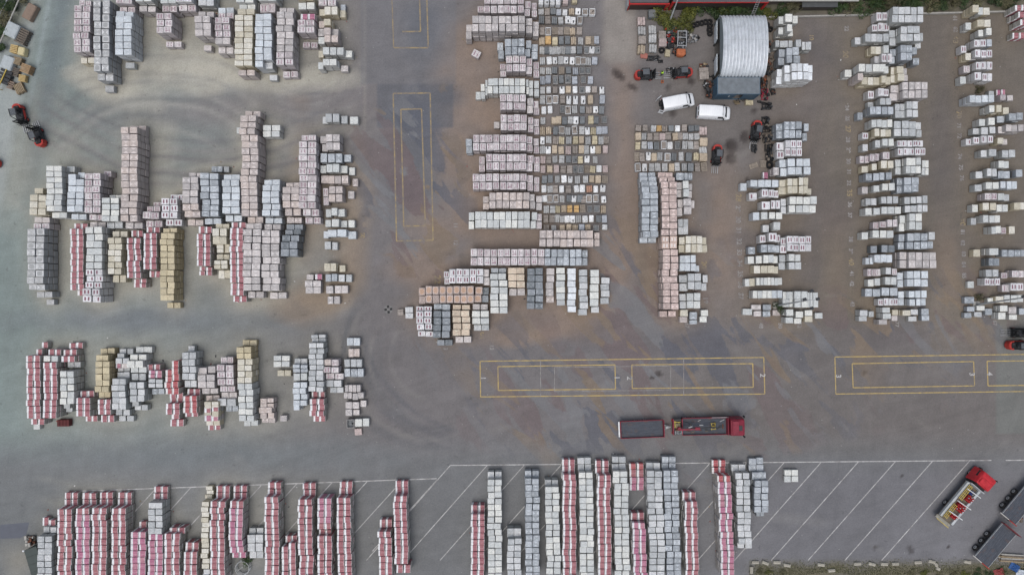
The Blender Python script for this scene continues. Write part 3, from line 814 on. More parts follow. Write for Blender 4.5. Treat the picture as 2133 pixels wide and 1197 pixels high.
#        name, what the label calls it, material, tier height
KINDS = {
 'r': ('red_brick_pack', 'red brick pack', brick_mat('red_bricks', (0.325, 0.125, 0.145), (0.375, 0.165, 0.18), (0.80, 0.81, 0.82), (0.33, 0.32, 0.29)), 0.85),
 'R': ('bright_red_brick_pack', 'bright-red brick pack', brick_mat('bright_red_bricks', (0.41, 0.09, 0.10), (0.40, 0.12, 0.125), (0.76, 0.75, 0.74), (0.33, 0.31, 0.27)), 0.85),
 'p': ('pink_brick_pack', 'pink brick pack', brick_mat('pink_bricks', (0.42, 0.155, 0.25), (0.46, 0.22, 0.27), (0.74, 0.74, 0.76), (0.33, 0.31, 0.29)), 0.85),
 'l': ('printed_film_pack', 'purple-printed film pack', film_mat('printed_film', (0.51, 0.465, 0.47), (0.36, 0.33, 0.335), 0.55, 0.3, 0.0, (PURPLE, 'letters'), None, (0.56, 0.535, 0.535)), 1.05),
 'L': ('white_printed_pack', 'maroon-printed pack', film_mat('white_printed_film', (0.67, 0.67, 0.685), (0.45, 0.445, 0.44), 0.15, 0.35, 0.0, (MAROON, 'bars')), 1.05),
 'h': ('grey_film_pack', 'creased film pack', film_mat('grey_film', (0.47, 0.48, 0.48), (0.27, 0.28, 0.29), 0.6, 0.3, 0.0, None, ((0.30, 0.31, 0.31), 0.6)), 1.05),
 'q': ('pale_film_pack', 'pale film pack', film_mat('pale_film', (0.49, 0.465, 0.455), (0.35, 0.33, 0.325), 0.5, 0.3, 0.0, None, None, (0.53, 0.495, 0.48)), 1.05),
 'c': ('cream_block_pack', 'cream block pack', film_mat('cream_blocks', (0.64, 0.60, 0.48), (0.44, 0.39, 0.28), 0.12, 0.55, 0.30, None, None, (0.645, 0.625, 0.55)), 1.0),
 'y': ('yellow_block_pack', 'yellow block pack', film_mat('yellow_blocks', (0.58, 0.51, 0.35), (0.34, 0.28, 0.17), 0.0, 0.7, 0.25), 0.95),
 'k': ('tan_film_pack', 'pinkish tan pack', film_mat('tan_film', (0.525, 0.47, 0.445), (0.36, 0.32, 0.305), 0.5, 0.4, 0.0, None, None, (0.51, 0.44, 0.40)), 1.05),
 'K': ('peach_film_pack', 'peach film pack', film_mat('peach_film', (0.53, 0.42, 0.385), (0.37, 0.32, 0.30), 0.75, 0.4, 0.0), 1.05),
 'P': ('cream_peach_pack', 'cream-peach pack', film_mat('cream_peach_film', (0.64, 0.53, 0.41), (0.40, 0.33, 0.27), 0.3, 0.4, 0.1), 1.05),
 'n': ('slatted_peach_pack', 'white-slatted peach pack', film_mat('slatted_peach', (0.62, 0.48, 0.41), (0.40, 0.32, 0.28), 0.0, 0.4, 0.0, ((0.75, 0.71, 0.68), 'bars')), 1.05),
 't': ('orange_disc_pack', 'orange-disc pack', film_mat('orange_disc', (0.46, 0.38, 0.345), (0.34, 0.28, 0.25), 0.2, 0.4, 0.0, None, ((0.50, 0.32, 0.21), 0.1)), 1.05),
 'w': ('white_block_pack', 'white block pack', film_mat('white_blocks', (0.62, 0.65, 0.64), (0.40, 0.405, 0.39), 0.16, 0.5, 0.18, None, None, (0.66, 0.67, 0.63)), 1.0),
 'W': ('bright_white_pack', 'bright white pack', film_mat('bright_white', (0.76, 0.80, 0.83), (0.46, 0.46, 0.45), 0.08, 0.5, 0.1), 1.05),
 'B': ('blue_white_pack', 'bluish white pack', film_mat('blue_white', (0.595, 0.645, 0.68), (0.39, 0.41, 0.425), 0.22, 0.4, 0.06), 1.0),
 'g': ('grey_block_pack', 'grey block pack', film_mat('grey_blocks', (0.50, 0.525, 0.535), (0.32, 0.33, 0.32), 0.22, 0.5, 0.16, None, None, (0.56, 0.575, 0.58)), 1.0),
 'b': ('blue_grey_pack', 'blue-grey film pack', film_mat('blue_grey_film', (0.355, 0.39, 0.42), (0.235, 0.255, 0.275), 0.65, 0.28, 0.04, None, None, (0.42, 0.455, 0.485)), 1.05),
 'd': ('dark_film_pack', 'dark film pack', film_mat('dark_film', (0.17, 0.195, 0.215), (0.11, 0.125, 0.135), 0.55, 0.25, 0.0, None, None, (0.24, 0.265, 0.29)), 1.05),
}
PALLET = flat('pallet_timber', (0.17, 0.13, 0.09), 0.85, 0, 0.3, 4)

def unit_attr(me, rnd):
    n = len(me.vertices)
    co = np.empty(n * 3, np.float32)
    me.vertices.foreach_get('co', co)
    co = co.reshape(-1, 3) + np.array([0.5, 0.5, 0.0], np.float32)
    a = me.attributes.new('unit', 'FLOAT_VECTOR', 'POINT')
    a.data.foreach_set('vector', co.ravel())
    b = me.attributes.new('chance', 'FLOAT', 'POINT')
    b.data.foreach_set('value', np.full(n, rnd, np.float32))

def pack_bm(rg):
    """unit pack: pallet bearers under a slightly slumped block with softened edges"""
    m = MB()
    m.mi = 1
    m.mats = [None, None]
    m.box((0, 0, 0.05), (0.94, 0.94, 0.10))
    m.mi = 0
    b = 0.035
    h = 0.5 - 0.012
    j = lambda a=0.012: rg.uniform(-a, a)
    cor = [(h + j(), -h + j()), (h + j(), h + j()), (-h + j(), h + j()), (-h + j(), -h + j())]
    def ring(f, z, cut):
        out = []
        for i, (x, y) in enumerate(cor):
            x, y = x * f, y * f
            p, q = cor[i - 1], cor[(i + 1) % 4]
            out.append((x + (p[0] * f - x) * cut, y + (p[1] * f - y) * cut, z))
            out.append((x + (q[0] * f - x) * cut, y + (q[1] * f - y) * cut, z))
        return out
    dz = [rg.uniform(-0.012, 0.006) for _ in range(8)]
    top = [(x, y, z + dz[i]) for i, (x, y, z) in enumerate(ring(1 - 2 * b, 0.99, 0.035))]
    secs = [ring(0.985, 0.105, 0.03), ring(1.0, 0.30, 0.03), ring(0.995, 0.99 - b, 0.03), top]
    n = 8
    pts = [p for s_ in secs for p in s_] + [(0, 0, 0.985 + rg.uniform(-0.01, 0.012))]
    fs = [tuple(range(n - 1, -1, -1))]
    for k in range(3):
        for i in range(n):
            fs.append((k * n + i, k * n + (i + 1) % n, (k + 1) * n + (i + 1) % n, (k + 1) * n + i))
    for i in range(n):
        fs.append((3 * n + i, 3 * n + (i + 1) % n, 4 * n))
    m._faces([Vector(p) for p in pts], fs)
    return m

PACK_MESH = {}
rg = random.Random(3)
for key, (nm, look, mat, th) in KINDS.items():
    PACK_MESH[key] = []
    for k in range(4):
        m = pack_bm(rg)
        m.mats = [mat, PALLET]
        me = m.mesh(nm)
        unit_attr(me, rg.random())
        PACK_MESH[key].append(me)

# ------------------------------------------------------------------ read the stacks
packs = []            # every pack: dict(kind,x,y,z,sx,sy,sz,stack,tier,ntier,...)
zones = []
stacks = []
for ln in STACKS.strip().splitlines():
    if ln.startswith('#'):
        zones.append(ln[1:].strip())
        continue
    sid = len(stacks)
    stacks.append(dict(zone=zones[-1], cols=[]))
    for bl in ln.split(';'):
        f = bl.split()
        k = f[0]
        x0, y0, x1, y1 = map(float, f[1:5])
        nx, ny, z = int(f[5]), int(f[6]), float(f[7])
        skew = float(f[8]) if len(f) > 8 else 0.0
        # a step half hidden behind its taller neighbour is a whole pack deep
        if ny == 1 and y1 - y0 < 12.5 and (abs((y0 + y1) / 2 - CY) > 120):
            if y0 < CY: y1 = y0 + 12.5
            else: y0 = y1 - 12.5
        if nx == 1 and x1 - x0 < 10.5 and (abs((x0 + x1) / 2 - CX) > 60):
            if x0 < CX: x1 = x0 + 11.5
            else: x0 = x1 - 11.5
        nt = max(1, round(z / KINDS[k][3]))
        th = z / nt
        for j in range(ny):
            jr = random.Random(sid * 991 + int(x0) * 7 + j)
            jx, jy = (jr.gauss(0, 0.05), 0) if ny > nx else (0, jr.gauss(0, 0.02))
            for i in range(nx):
                px = x0 + (i + 0.5) * (x1 - x0) / nx + skew * (j + 0.5) / ny
                py = y0 + (j + 0.5) * (y1 - y0) / ny
                kk = (1 - z / H) / S
                c = dict(k=k, x=(px - CX) * kk, y=(CY - py) * kk, sx=(x1 - x0) / nx * kk, sy=(y1 - y0) / ny * kk, z=z, nt=nt, th=th, px=px, py=py, stack=sid, jx=jx, jy=jy)
                stacks[sid]['cols'].append(c)

# order within each stack, for the labels
def cluster(vals, gap):
    order = sorted(range(len(vals)), key=lambda i: vals[i])
    ids, cur, last = [0] * len(vals), 0, None
    for i in order:
        if last is not None and vals[i] - last > gap:
            cur += 1
        ids[i] = cur
        last = vals[i]
    return ids, cur + 1

zone_count = {}
for st in stacks:
    zone_count[st['zone']] = zone_count.get(st['zone'], 0) + 1
    st['no'] = zone_count[st['zone']]
    cs = st['cols']
    xs, ys = [c['x'] for c in cs], [c['y'] for c in cs]
    ext_x = max(xs) - min(xs) + cs[0]['sx']
    ext_y = max(ys) - min(ys) + cs[0]['sy']
    st['axis'] = 'y' if ext_y > ext_x * 1.05 else 'x'
    if st['axis'] == 'y':
        rid, nr = cluster([-y for y in ys], 0.4 * min(c['sy'] for c in cs))
    else:
        rid, nr = cluster(xs, 0.4 * min(c['sx'] for c in cs))
    rows = {}
    for c, r in zip(cs, rid):
        rows.setdefault(r, []).append(c)
    for r, row in rows.items():
        row.sort(key=lambda c: c['x'] if st['axis'] == 'y' else -c['y'])
        for q, c in enumerate(row):
            if st['axis'] == 'y':
                pos = f'{ORD[r + 1]} from north' if nr > 1 else ''
                side = '' if len(row) == 1 else ('west side', 'east side')[q] if len(row) == 2 else f'{ORD[q + 1]} from west'
            else:
                pos = f'{ORD[r + 1]} from west' if nr > 1 else ''
                side = '' if len(row) == 1 else ('north side', 'south side')[q] if len(row) == 2 else f'{ORD[q + 1]} from north'
            c['pos'] = ', '.join(p for p in (pos, side) if p)

cols = [c for st in stacks for c in st['cols']]
# ---- which lower packs can be seen at all from above the yard, and how large
A = np.array([[c['x'] - c['sx'] * 0.48, c['x'] + c['sx'] * 0.48, c['y'] - c['sy'] * 0.48, c['y'] + c['sy'] * 0.48, c['z']] for c in cols])
eye = np.array([0, 0, H])
def blocked(P, skip):
    dv = eye - P
    t0, t1 = np.zeros(len(A)), np.ones(len(A))
    for ax, (lo, hi) in enumerate(((A[:, 0], A[:, 1]), (A[:, 2], A[:, 3]), (np.full(len(A), -1.0), A[:, 4]))):
        if abs(dv[ax]) < 1e-9:
            dv[ax] = 1e-9
        a, b = (lo - P[ax]) / dv[ax], (hi - P[ax]) / dv[ax]
        t0 = np.maximum(t0, np.minimum(a, b)); t1 = np.minimum(t1, np.maximum(a, b))
    hit = t0 < t1 - 1e-9
    hit[skip] = False
    return hit.any()
allp = []
for ci, c in enumerate(cols):
    inframe = lambda X, Y, Z: abs(X) / (1 - Z / H) < CX / S - 0.15 and abs(Y) / (1 - Z / H) < CY / S - 0.15
    area = c['sx'] * c['sy'] if inframe(c['x'], c['y'], c['z']) or inframe(c['x'] * 0.985, c['y'] * 0.985, c['z']) else 0.0
    allp.append(dict(c=c, t=c['nt'] - 1, vis=area * 10))
    for t in range(c['nt'] - 1):
        zc = (t + 0.55) * c['th']
        vis = 0.0
        if inframe(c['x'], c['y'], zc):
            for ax, sg in (('x', -1 if c['x'] > 0 else 1), ('y', -1 if c['y'] > 0 else 1)):
                n = 0
                for q in (-0.3, 0.3):
                    if ax == 'x':
                        P = np.array([c['x'] + sg * (c['sx'] / 2 + 0.05), c['y'] + q * c['sy'], zc])
                        wgt = abs(c['x']) / H * c['sy'] * c['th']
                    else:
                        P = np.array([c['x'] + q * c['sx'], c['y'] + sg * (c['sy'] / 2 + 0.05), zc])
                        wgt = abs(c['y']) / H * c['sx'] * c['th']
                    n += 0 if blocked(P, ci) else 1
                vis += wgt * n / 2
        allp.append(dict(c=c, t=t, vis=vis))

CAP = 300
by_kind = {}
for p in allp:
    by_kind.setdefault(p['c']['k'], []).append(p)
rest = {}
used_labels = {}
pack_stats = {}
def pack_frame(p, rr):
    c = p['c']
    a = rr.gauss(0, 0.015)
    x = c['x'] + c['jx'] + rr.gauss(0, 0.025); y = c['y'] + c['jy'] + rr.gauss(0, 0.02)
    return x, y, p['t'] * c['th'], a, c['sx'] * rr.uniform(0.93, 0.97), c['sy'] * rr.uniform(0.93, 0.97), c['th'] * (0.995 if p['t'] < c['nt'] - 1 else rr.uniform(0.93, 1.03))

for k, lst in by_kind.items():
    nm, look, mat, th = KINDS[k]
    lst.sort(key=lambda p: -p['vis'])
    n = 0
    for p in lst:
        rr = random.Random(hash((round(p['c']['px'] * 10), round(p['c']['py'] * 10), p['t'])) & 0xffffff)
        x, y, z, a, sx, sy, sz = pack_frame(p, rr)
        if p['vis'] > 0.012 and n < CAP:
            c = p['c']; st = stacks[c['stack']]
            o = bpy.data.objects.new(nm, rr.choice(PACK_MESH[k]))
            COL.objects.link(o)
            o.location = (x, y, z); o.rotation_euler = (0, 0, a); o.scale = (sx, sy, sz)
            drop = c['nt'] - 1 - p['t']
            parts = [look + (f', {ORD[drop].replace("first", "one").replace("second", "two").replace("third", "three").replace("fourth", "four")} below' if drop else '')]
            if c['pos']: parts.append(c['pos'])
            parts.append(f'{ORD[st["no"]]} stack of {st["zone"]}')
            lb = ', '.join(parts)
            if len(lb.replace(',', '').split()) > 16:
                lb = lb.replace(' stack of ', ' stack, ')
            while lb in used_labels:
                lb = lb.replace(look, look + ' offset', 1) if 'offset' not in lb else lb + ' again'
            used_labels[lb] = 1
            tag(o, lb, 'brick pack' if k in 'rRp' else 'wrapped pack' if k in 'lLhqkKPntbd' else 'block pack', f'{look}s in the {st["zone"]}')
            n += 1
        else:
            rest.setdefault(k, []).append((x, y, z, a, sx, sy, sz, rr.randrange(4), rr.random()))
    pack_stats[nm] = n

for k, lst in rest.items():
    nm, look, mat, th = KINDS[k]
    vs, us, cs_, faces, mi = [], [], [], [], []
    base = 0
    src = []
    for me in PACK_MESH[k]:
        co = np.array([v.co[:] for v in me.vertices])
        src.append((co, [tuple(p.vertices) for p in me.polygons], [p.material_index for p in me.polygons]))
    for (x, y, z, a, sx, sy, sz, q, ch) in lst:
        co, fs, ms = src[q]
        p = co * np.array([sx, sy, sz])
        ca, sa = math.cos(a), math.sin(a)
        vs.append(np.stack([p[:, 0] * ca - p[:, 1] * sa + x, p[:, 0] * sa + p[:, 1] * ca + y, p[:, 2] + z], 1))
        us.append(co + np.array([0.5, 0.5, 0])); cs_.append(np.full(len(co), ch))
        faces += [tuple(i + base for i in f) for f in fs]; mi += ms
        base += len(co)
    V = np.concatenate(vs)
    me = bpy.data.meshes.new('remaining_' + nm + 's')
    me.from_pydata(V.tolist(), [], faces)
    me.materials.append(mat); me.materials.append(PALLET)
    me.polygons.foreach_set('material_index', mi)
    at = me.attributes.new('unit', 'FLOAT_VECTOR', 'POINT'); at.data.foreach_set('vector', np.concatenate(us).astype(np.float32).ravel())
    at = me.attributes.new('chance', 'FLOAT', 'POINT'); at.data.foreach_set('value', np.concatenate(cs_).astype(np.float32))
    o = bpy.data.objects.new('remaining_' + nm + 's', me)
    COL.objects.link(o)
    tag(o, f'{look}s stacked underneath and behind the others', 'packs', None, 'stuff')
    pack_stats['rest ' + nm] = len(lst)
print('PACKS', pack_stats)

# ------------------------------------------------------------------ the yard surface
GX0, GX1, GY0, GY1, GD = -84.0, 84.0, -50.0, 50.0, 0.4
nxg, nyg = int((GX1 - GX0) / GD) + 1, int((GY1 - GY0) / GD) + 1
gx = np.linspace(GX0, GX1, nxg); gy = np.linspace(GY0, GY1, nyg)
GXm, GYm = np.meshgrid(gx, gy)
PXm, PYm = GXm * S + CX, CY - GYm * S          # photo position of each ground point
nrng = np.random.RandomState(5)
def vnoise(cell, sx=1.0, sy=1.0, rot=0.0):
    """smooth value noise over the yard, cell in photo pixels"""
    a = R(rot)
    u = (PXm * math.cos(a) + PYm * math.sin(a)) / (cell * sx) + 50
    v = (-PXm * math.sin(a) + PYm * math.cos(a)) / (cell * sy) + 50
    g = nrng.rand(400, 400)
    u = np.mod(u, 399); v = np.mod(v, 399)
    i, j = u.astype(int), v.astype(int)
    f, h = u - i, v - j
    f, h = f * f * (3 - 2 * f), h * h * (3 - 2 * h)
    i2, j2 = (i + 1) % 400, (j + 1) % 400
    return (g[j, i] * (1 - f) + g[j, i2] * f) * (1 - h) + (g[j2, i] * (1 - f) + g[j2, i2] * f) * h
def srgb(r, g, b):
    c = np.array([r, g, b]) / 255.0
    return np.where(c <= 0.04045, c / 12.92, ((c + 0.055) / 1.055) ** 2.4)
GK = 0.985
tint = np.zeros((nyg, nxg, 3)) + srgb(114, 111, 111) * GK
n1, n2 = vnoise(90), vnoise(30)
n3 = vnoise(220)
def lay(col, m):
    m = np.clip(m, 0, 1)[..., None]
    tint[:] = tint * (1 - m) + srgb(*col) * GK * m
def blob(px, py, rx, ry, rot=0.0, p=1.0, ragged=0.35):
    a = R(rot)
    dx, dy = PXm - px, PYm - py
    u = (dx * math.cos(a) + dy * math.sin(a)) / rx; v = (-dx * math.sin(a) + dy * math.cos(a)) / ry
    dd = np.sqrt(u * u + v * v) + (n2 - 0.5) * ragged + (n1 - 0.5) * ragged
    return np.clip((1.0 - dd) / 0.75, 0, 1) ** p
sm = lambda x, a, b: np.clip((x - a) / (b - a), 0, 1) ** 2 * (3 - 2 * np.clip((x - a) / (b - a), 0, 1))
# broad zones
lay((129, 136, 133), sm(PXm, 820, 250) * 0.9)
lay((128, 139, 136), sm(PXm, 250, 60))
lay((112, 107, 103), sm(PXm, 1250, 1500) * 0.6)
lay((106, 100, 96), sm(PXm, 1500, 1750) * sm(PYm, 760, 560) * 0.7)
lay((115, 117, 118), sm(PYm, 880, 980) * 0.9)
lay((114, 114, 117), sm(PYm, 930, 1010) * sm(PXm, 1250, 1600))
lay((124, 118, 118), blob(480, 230, 420, 50, -3) * 0.6)
lay((112, 118, 122), blob(300, 665, 420, 38) * 0.8)
lay((113, 119, 121), blob(420, 945, 480, 50) * 0.7)
# dust that gathers round the stacks
foot = np.zeros((nyg, nxg))
for c in cols:
    i0, i1 = int((c['x'] - c['sx'] / 2 - GX0) / GD), int((c['x'] + c['sx'] / 2 - GX0) / GD) + 1
    j0, j1 = int((c['y'] - c['sy'] / 2 - GY0) / GD), int((c['y'] + c['sy'] / 2 - GY0) / GD) + 1
    foot[max(j0, 0):max(j1, 0), max(i0, 0):max(i1, 0)] = 1
def blur(a, s):
    k = np.exp(-0.5 * (np.arange(-int(3 * s), int(3 * s) + 1) / s) ** 2); k /= k.sum()
    a = np.apply_along_axis(lambda r: np.convolve(r, k, 'same'), 0, a)
    return np.apply_along_axis(lambda r: np.convolve(r, k, 'same'), 1, a)
near = blur(foot, 4.0)
halo = np.clip(near * 2.4, 0, 1) * (0.65 + 0.6 * n1)
west = sm(PXm, 900, 500)
cen = sm(PXm, 700, 950) * sm(PXm, 1750, 1300)
north = sm(PYm, 760, 640)
lay((158, 155, 144), halo * west * (0.4 + 0.6 * north) * 0.9)
lay((136, 121, 109), halo * cen * north * 0.75)
lay((120, 110, 97), halo * sm(PXm, 1350, 1650) * north * 0.6)
# swept light dust in the western aisles
for a in ((330, 150, 190, 55, 0), (250, 190, 130, 40, 20), (600, 165, 160, 30, 0), (430, 140, 120, 60, 0)):
    lay((172, 169, 157), blob(*a, p=0.7) * 0.85)
for a in ((320, 300, 60, 60, 0), (60, 320, 90, 200, 12), (350, 330, 40, 110, 0), (150, 300, 80, 60, 0)):
    lay((152, 151, 141), blob(*a) * 0.65)
lay((160, 166, 164), np.clip(sm(PXm + PYm * 0.2, 100, 70), 0, 1) * 0.8)
lay((150, 160, 160), np.exp(-((PXm + PYm * 0.19 - 103) / 5.0) ** 2) * sm(PYm, 420, 60) * 0.7)
lay((104, 114, 118), np.exp(-((PXm + PYm * 0.17 - 132) / 22.0) ** 2) * sm(PYm, 480, 200) * 0.6)
for a in ((640, 640, 110, 45, 0), (690, 600, 90, 60, 0), (640, 400, 60, 200, 0), (730, 470, 60, 190, 0)):
    lay((140, 124, 106), blob(*a) * 0.6)
# brown dust in the central aisles
for a in ((960, 150, 70, 130, 0), (945, 300, 60, 160, 0), (1000, 420, 70, 90, 0), (900, 470, 90, 60, 0), (1300, 300, 50, 330, 0), (1290, 560, 70, 120, 20), (1010, 250, 60, 40, 0), (870, 560, 100, 60, 0), (1160, 680, 180, 45, 0), (1500, 480, 50, 180, 0), (1740, 560, 40, 150, 0), (1970, 560, 40, 150, 0)):
    lay((140, 122, 107), blob(*a) * 0.55)
lay((150, 130, 112), blob(1110, 700, 190, 22, -6) * 0.4)
# dark drive lanes and slate patches
for a in ((860, 300, 75, 130, 0), (880, 60, 60, 90, 0), (850, 390, 70, 60, 0), (930, 200, 50, 40, 0)):
    lay((92, 95, 101), blob(*a) * 0.7)
for a in ((1250, 690, 130, 40, -20), (1420, 720, 160, 40, 0), (1850, 690, 120, 50, 0), (1600, 500, 110, 30, 0), (1720, 120, 60, 90, 0), (1740, 330, 40, 200, 0), (1960, 300, 30, 220, 0)):
    lay((98, 94, 96), blob(*a) * 0.55)
# the light concrete bay and the workshop apron
conc = ((PXm > 1254) & (PXm < 1326) & (PYm < 132)).astype(float)
lay((140, 135, 129), blur(conc, 1.0) * 0.9)
lay((112, 107, 103), blob(1440, 210, 140, 120) * 0.6)
for a in ((1290, 158, 20, 9, 40), (1318, 182, 20, 9, 30), (1388, 182, 16, 20, 0), (1400, 236, 10, 14, 0), (1520, 303, 14, 12, 0), (1520, 330, 10, 10, 0), (1477, 185, 16, 24, 0), (1572, 230, 9, 7, 0), (1550, 285, 8, 10, 0), (1440, 170, 8, 8, 0), (1556, 376, 5, 5, 0), (1372, 778, 14, 10, 20), (1359, 786, 8, 6, 0), (1800, 776, 8, 6, -30), (1897, 1145, 5, 9, -25), (1716, 1008, 5, 4, 0), (1877, 991, 5, 3, 0), (1824, 1140, 8, 5, 0), (1975, 1138, 4, 4, 0)):
    lay((56, 50, 49), blob(a[0], a[1], a[2] * 0.8, a[3] * 0.8, a[4], p=0.5, ragged=1.3) * (0.6 + 0.5 * n2))
# verge soil at the edges of the yard
lay((104, 100, 84), sm(PYm, 1158, 1185) * sm(PXm, 1540, 1600) * (0.5 + n2))
lay((96, 95, 78), sm(PYm, 38, 20) * sm(PXm, 1585, 1600) * (0.6 + 0.6 * n2))
lay((150, 146, 134), blob(40, 1165, 60, 60) * 0.6)
lay((108, 110, 96), blob(15, 40, 55, 90, 25) * 0.8)
# worn wheel arcs where lorries and forklifts swing round the stack ends
def wheel_arc(cx, cy, r, a0, a1, w, col, am):
    dx, dy = PXm - cx, PYm - cy
    rad = np.sqrt(dx * dx + dy * dy) + (n1 - 0.5) * 14
    an = np.degrees(np.arctan2(-dy, dx)) % 360
    rel = (an - a0) % 360
    span = (a1 - a0) % 360
    env = np.clip(np.minimum(rel, span - rel) / 12.0, 0, 1) * (rel < span)
    lay(col, np.exp(-((rad - r) / w) ** 2) * env * am * (0.5 + n2))
for q in range(9):
    wheel_arc(905 + nrng.randint(-12, 12), 745 + nrng.randint(-12, 12), 95 + 13 * q + nrng.randint(-4, 4), 130 + nrng.randint(0, 30), 265 + nrng.randint(-25, 30), 4.5, (98, 100, 103) if q % 3 else (136, 134, 130), 0.34)
for q in range(12):
    wheel_arc(330 + nrng.randint(-30, 30), 500 + nrng.randint(-15, 15), 250 + 12 * q, 30 + nrng.randint(0, 30), 130 + nrng.randint(-20, 20), 5, (112, 114, 114) if q % 2 else (156, 155, 149), 0.34)
for q in range(8):
    wheel_arc(640 + nrng.randint(-15, 15), 90 + nrng.randint(-8, 8), 90 + 11 * q, 215 + nrng.randint(0, 30), 330 + nrng.randint(-20, 20), 4.5, (106, 108, 110) if q % 2 else (146, 143, 138), 0.3)
for q in range(7):
    wheel_arc(420, -200 + nrng.randint(-20, 20), 500 + 14 * q, 225, 315, 5, (104, 103, 106) if q % 2 else (136, 132, 130), 0.4)
for q in range(6):
    wheel_arc(1010, 640 + nrng.randint(-8, 8), 260 + 10 * q, 185, 262, 4, (94, 95, 99), 0.4)
for q in range(6):
    wheel_arc(60, 1220, 120 + 22 * q, 20, 90, 6, (136, 136, 130) if q % 2 else (104, 108, 110), 0.4)
# square-cut resurfaced panels
def panel(x0, y0, x1, y1, col, am):
    lay(col, ((PXm > x0) & (PXm < x1) & (PYm > y0) & (PYm < y1)) * am * (0.7 + 0.5 * n1))
panel(788, 178, 946, 268, (88, 93, 101), 0.55)
panel(758, -40, 764, 270, (150, 144, 136), 0.3)
panel(752, 0, 950, 178, (106, 110, 116), 0.35)
panel(1330, 480, 1345, 700, (104, 100, 99), 0.4)
panel(1940, 660, 2075, 740, (122, 112, 98), 0.3)
panel(2072, 660, 2140, 900, (116, 122, 118), 0.45)
panel(1590, 130, 1740, 560, (112, 104, 100), 0.25)
lay((114, 107, 96), sm(PXm, 1680, 1740) * sm(PYm, 690, 640) * (0.2 + 0.5 * n1))
panel(955, 530, 1000, 560, (98, 96, 94), 0.4)
for k in range(40):
    lay((150, 148, 142), blob(nrng.randint(0, 2133), nrng.randint(0, 1197), nrng.randint(20, 90), nrng.randint(5, 16), nrng.randint(-40, 40)) * 0.16)
    lay((88, 88, 90), blob(nrng.randint(0, 2133), nrng.randint(0, 1197), nrng.randint(20, 90), nrng.randint(5, 16), nrng.randint(-40, 40)) * 0.16)
tint *= (0.93 + 0.14 * n3)[..., None]
# how strongly the surface is broken into sharp-edged damp patches
patch = np.maximum.reduce([blob(1400, 780, 560, 190, 0, 0.6), blob(1320, 610, 230, 170, 0, 0.6), blob(1740, 700, 330, 110, 0, 0.6), np.clip(blob(860, 385, 125, 190, 0, 0.3) * 1.25, 0, 1.25), blob(2000, 640, 150, 90, 0, .6), blob(1180, 880, 250, 90, 0, .6)])

gv = np.stack([GXm, GYm, np.zeros_like(GXm)], -1).reshape(-1, 3)
idx = np.arange(nxg * nyg).reshape(nyg, nxg)
gf = np.stack([idx[:-1, :-1], idx[:-1, 1:], idx[1:, 1:], idx[1:, :-1]], -1).reshape(-1, 4)
# skirt to the horizon: four big quads round the painted sheet
F = 600.0
ex = [(-F, -F, 0), (F, -F, 0), (F, F, 0), (-F, F, 0)]
o0 = len(gv)
gv = np.concatenate([gv, np.array(ex)])
cr = [int(idx[0, 0]), int(idx[0, -1]), int(idx[-1, -1]), int(idx[-1, 0])]
edges_ = [list(idx[0, :]), list(idx[:, -1]), list(idx[-1, ::-1]), list(idx[::-1, 0])]
me = bpy.data.meshes.new('yard_ground')
faces = gf.tolist()
for q in range(4):
    faces.append([int(i) for i in edges_[q]][::-1] + [o0 + q, o0 + (q + 1) % 4])
me.from_pydata(gv.tolist(), [], faces)
ca = me.attributes.new('tint', 'FLOAT_COLOR', 'POINT')
cc = np.ones((len(gv), 4), np.float32)
cc[:o0, :3] = tint.reshape(-1, 3); cc[o0:, :3] = srgb(110, 108, 106) * GK
ca.data.foreach_set('color', cc.ravel())
pa = me.attributes.new('patch', 'FLOAT', 'POINT')
pp = np.zeros(len(gv), np.float32); pp[:o0] = patch.ravel()
pa.data.foreach_set('value', pp)

t = NT('yard_asphalt')
tc = t.new('ShaderNodeTexCoord'); P = tc.outputs['Object']
at = t.new('ShaderNodeAttribute', attribute_name='tint')
ap = t.new('ShaderNodeAttribute', attribute_name='patch')
c = at.outputs['Color']
big = t.noise(t.mapping(t.mapping(P, (1, 1, 1), (0, 0, R(54))), (0.060, 0.17, 1)), 1.0, 3.5, 0.55, 0.5)
big2 = t.noise(t.mapping(t.mapping(P, (1, 1, 1), (0, 0, R(48))), (0.055, 0.20, 1), (0, 0, 0), (9, 4, 0)), 1.0, 3.5, 0.55, 0.6)
jag = t.noise(P, 2.2, 2.0, 0.5)
pn = t.math('ADD', big, t.math('MULTIPLY', t.math('SUBTRACT', jag, 0.5), 0.035))
pn2 = t.math('ADD', big2, t.math('MULTIPLY', t.math('SUBTRACT', jag, 0.5), 0.03))
c = t.mix(mul(t, t.ramp(pn, 0.555, 0.568), ap.outputs['Fac'], 0.62), c, tuple(srgb(92, 95, 104) * GK))
c = t.mix(mul(t, t.ramp(pn, 0.435, 0.425), ap.outputs['Fac'], 0.60), c, tuple(srgb(110, 97, 97) * GK))
c = t.mix(mul(t, t.ramp(pn2, 0.575, 0.59), ap.outputs['Fac'], 0.70), c, tuple(srgb(127, 113, 97) * GK))
c = t.mix(mul(t, t.ramp(pn2, 0.42, 0.405), ap.outputs['Fac'], 0.70), c, tuple(srgb(118, 119, 121) * GK))
sw = t.noise(t.mapping(t.mapping(P, (1, 1, 1), (0, 0, R(-14))), (0.05, 0.30, 1)), 1.0, 5.0, 0.6, 2.0)
sw2 = t.noise(t.mapping(t.mapping(P, (1, 1, 1), (0, 0, R(11))), (0.4, 0.07, 1)), 1.0, 4.0, 0.6, 2.0)
md = t.noise(P, 0.35, 6.0, 0.7)
fn = t.noise(P, 4.5, 4.0, 0.75)
gr = t.noise(P, 22.0, 2.0, 0.8)
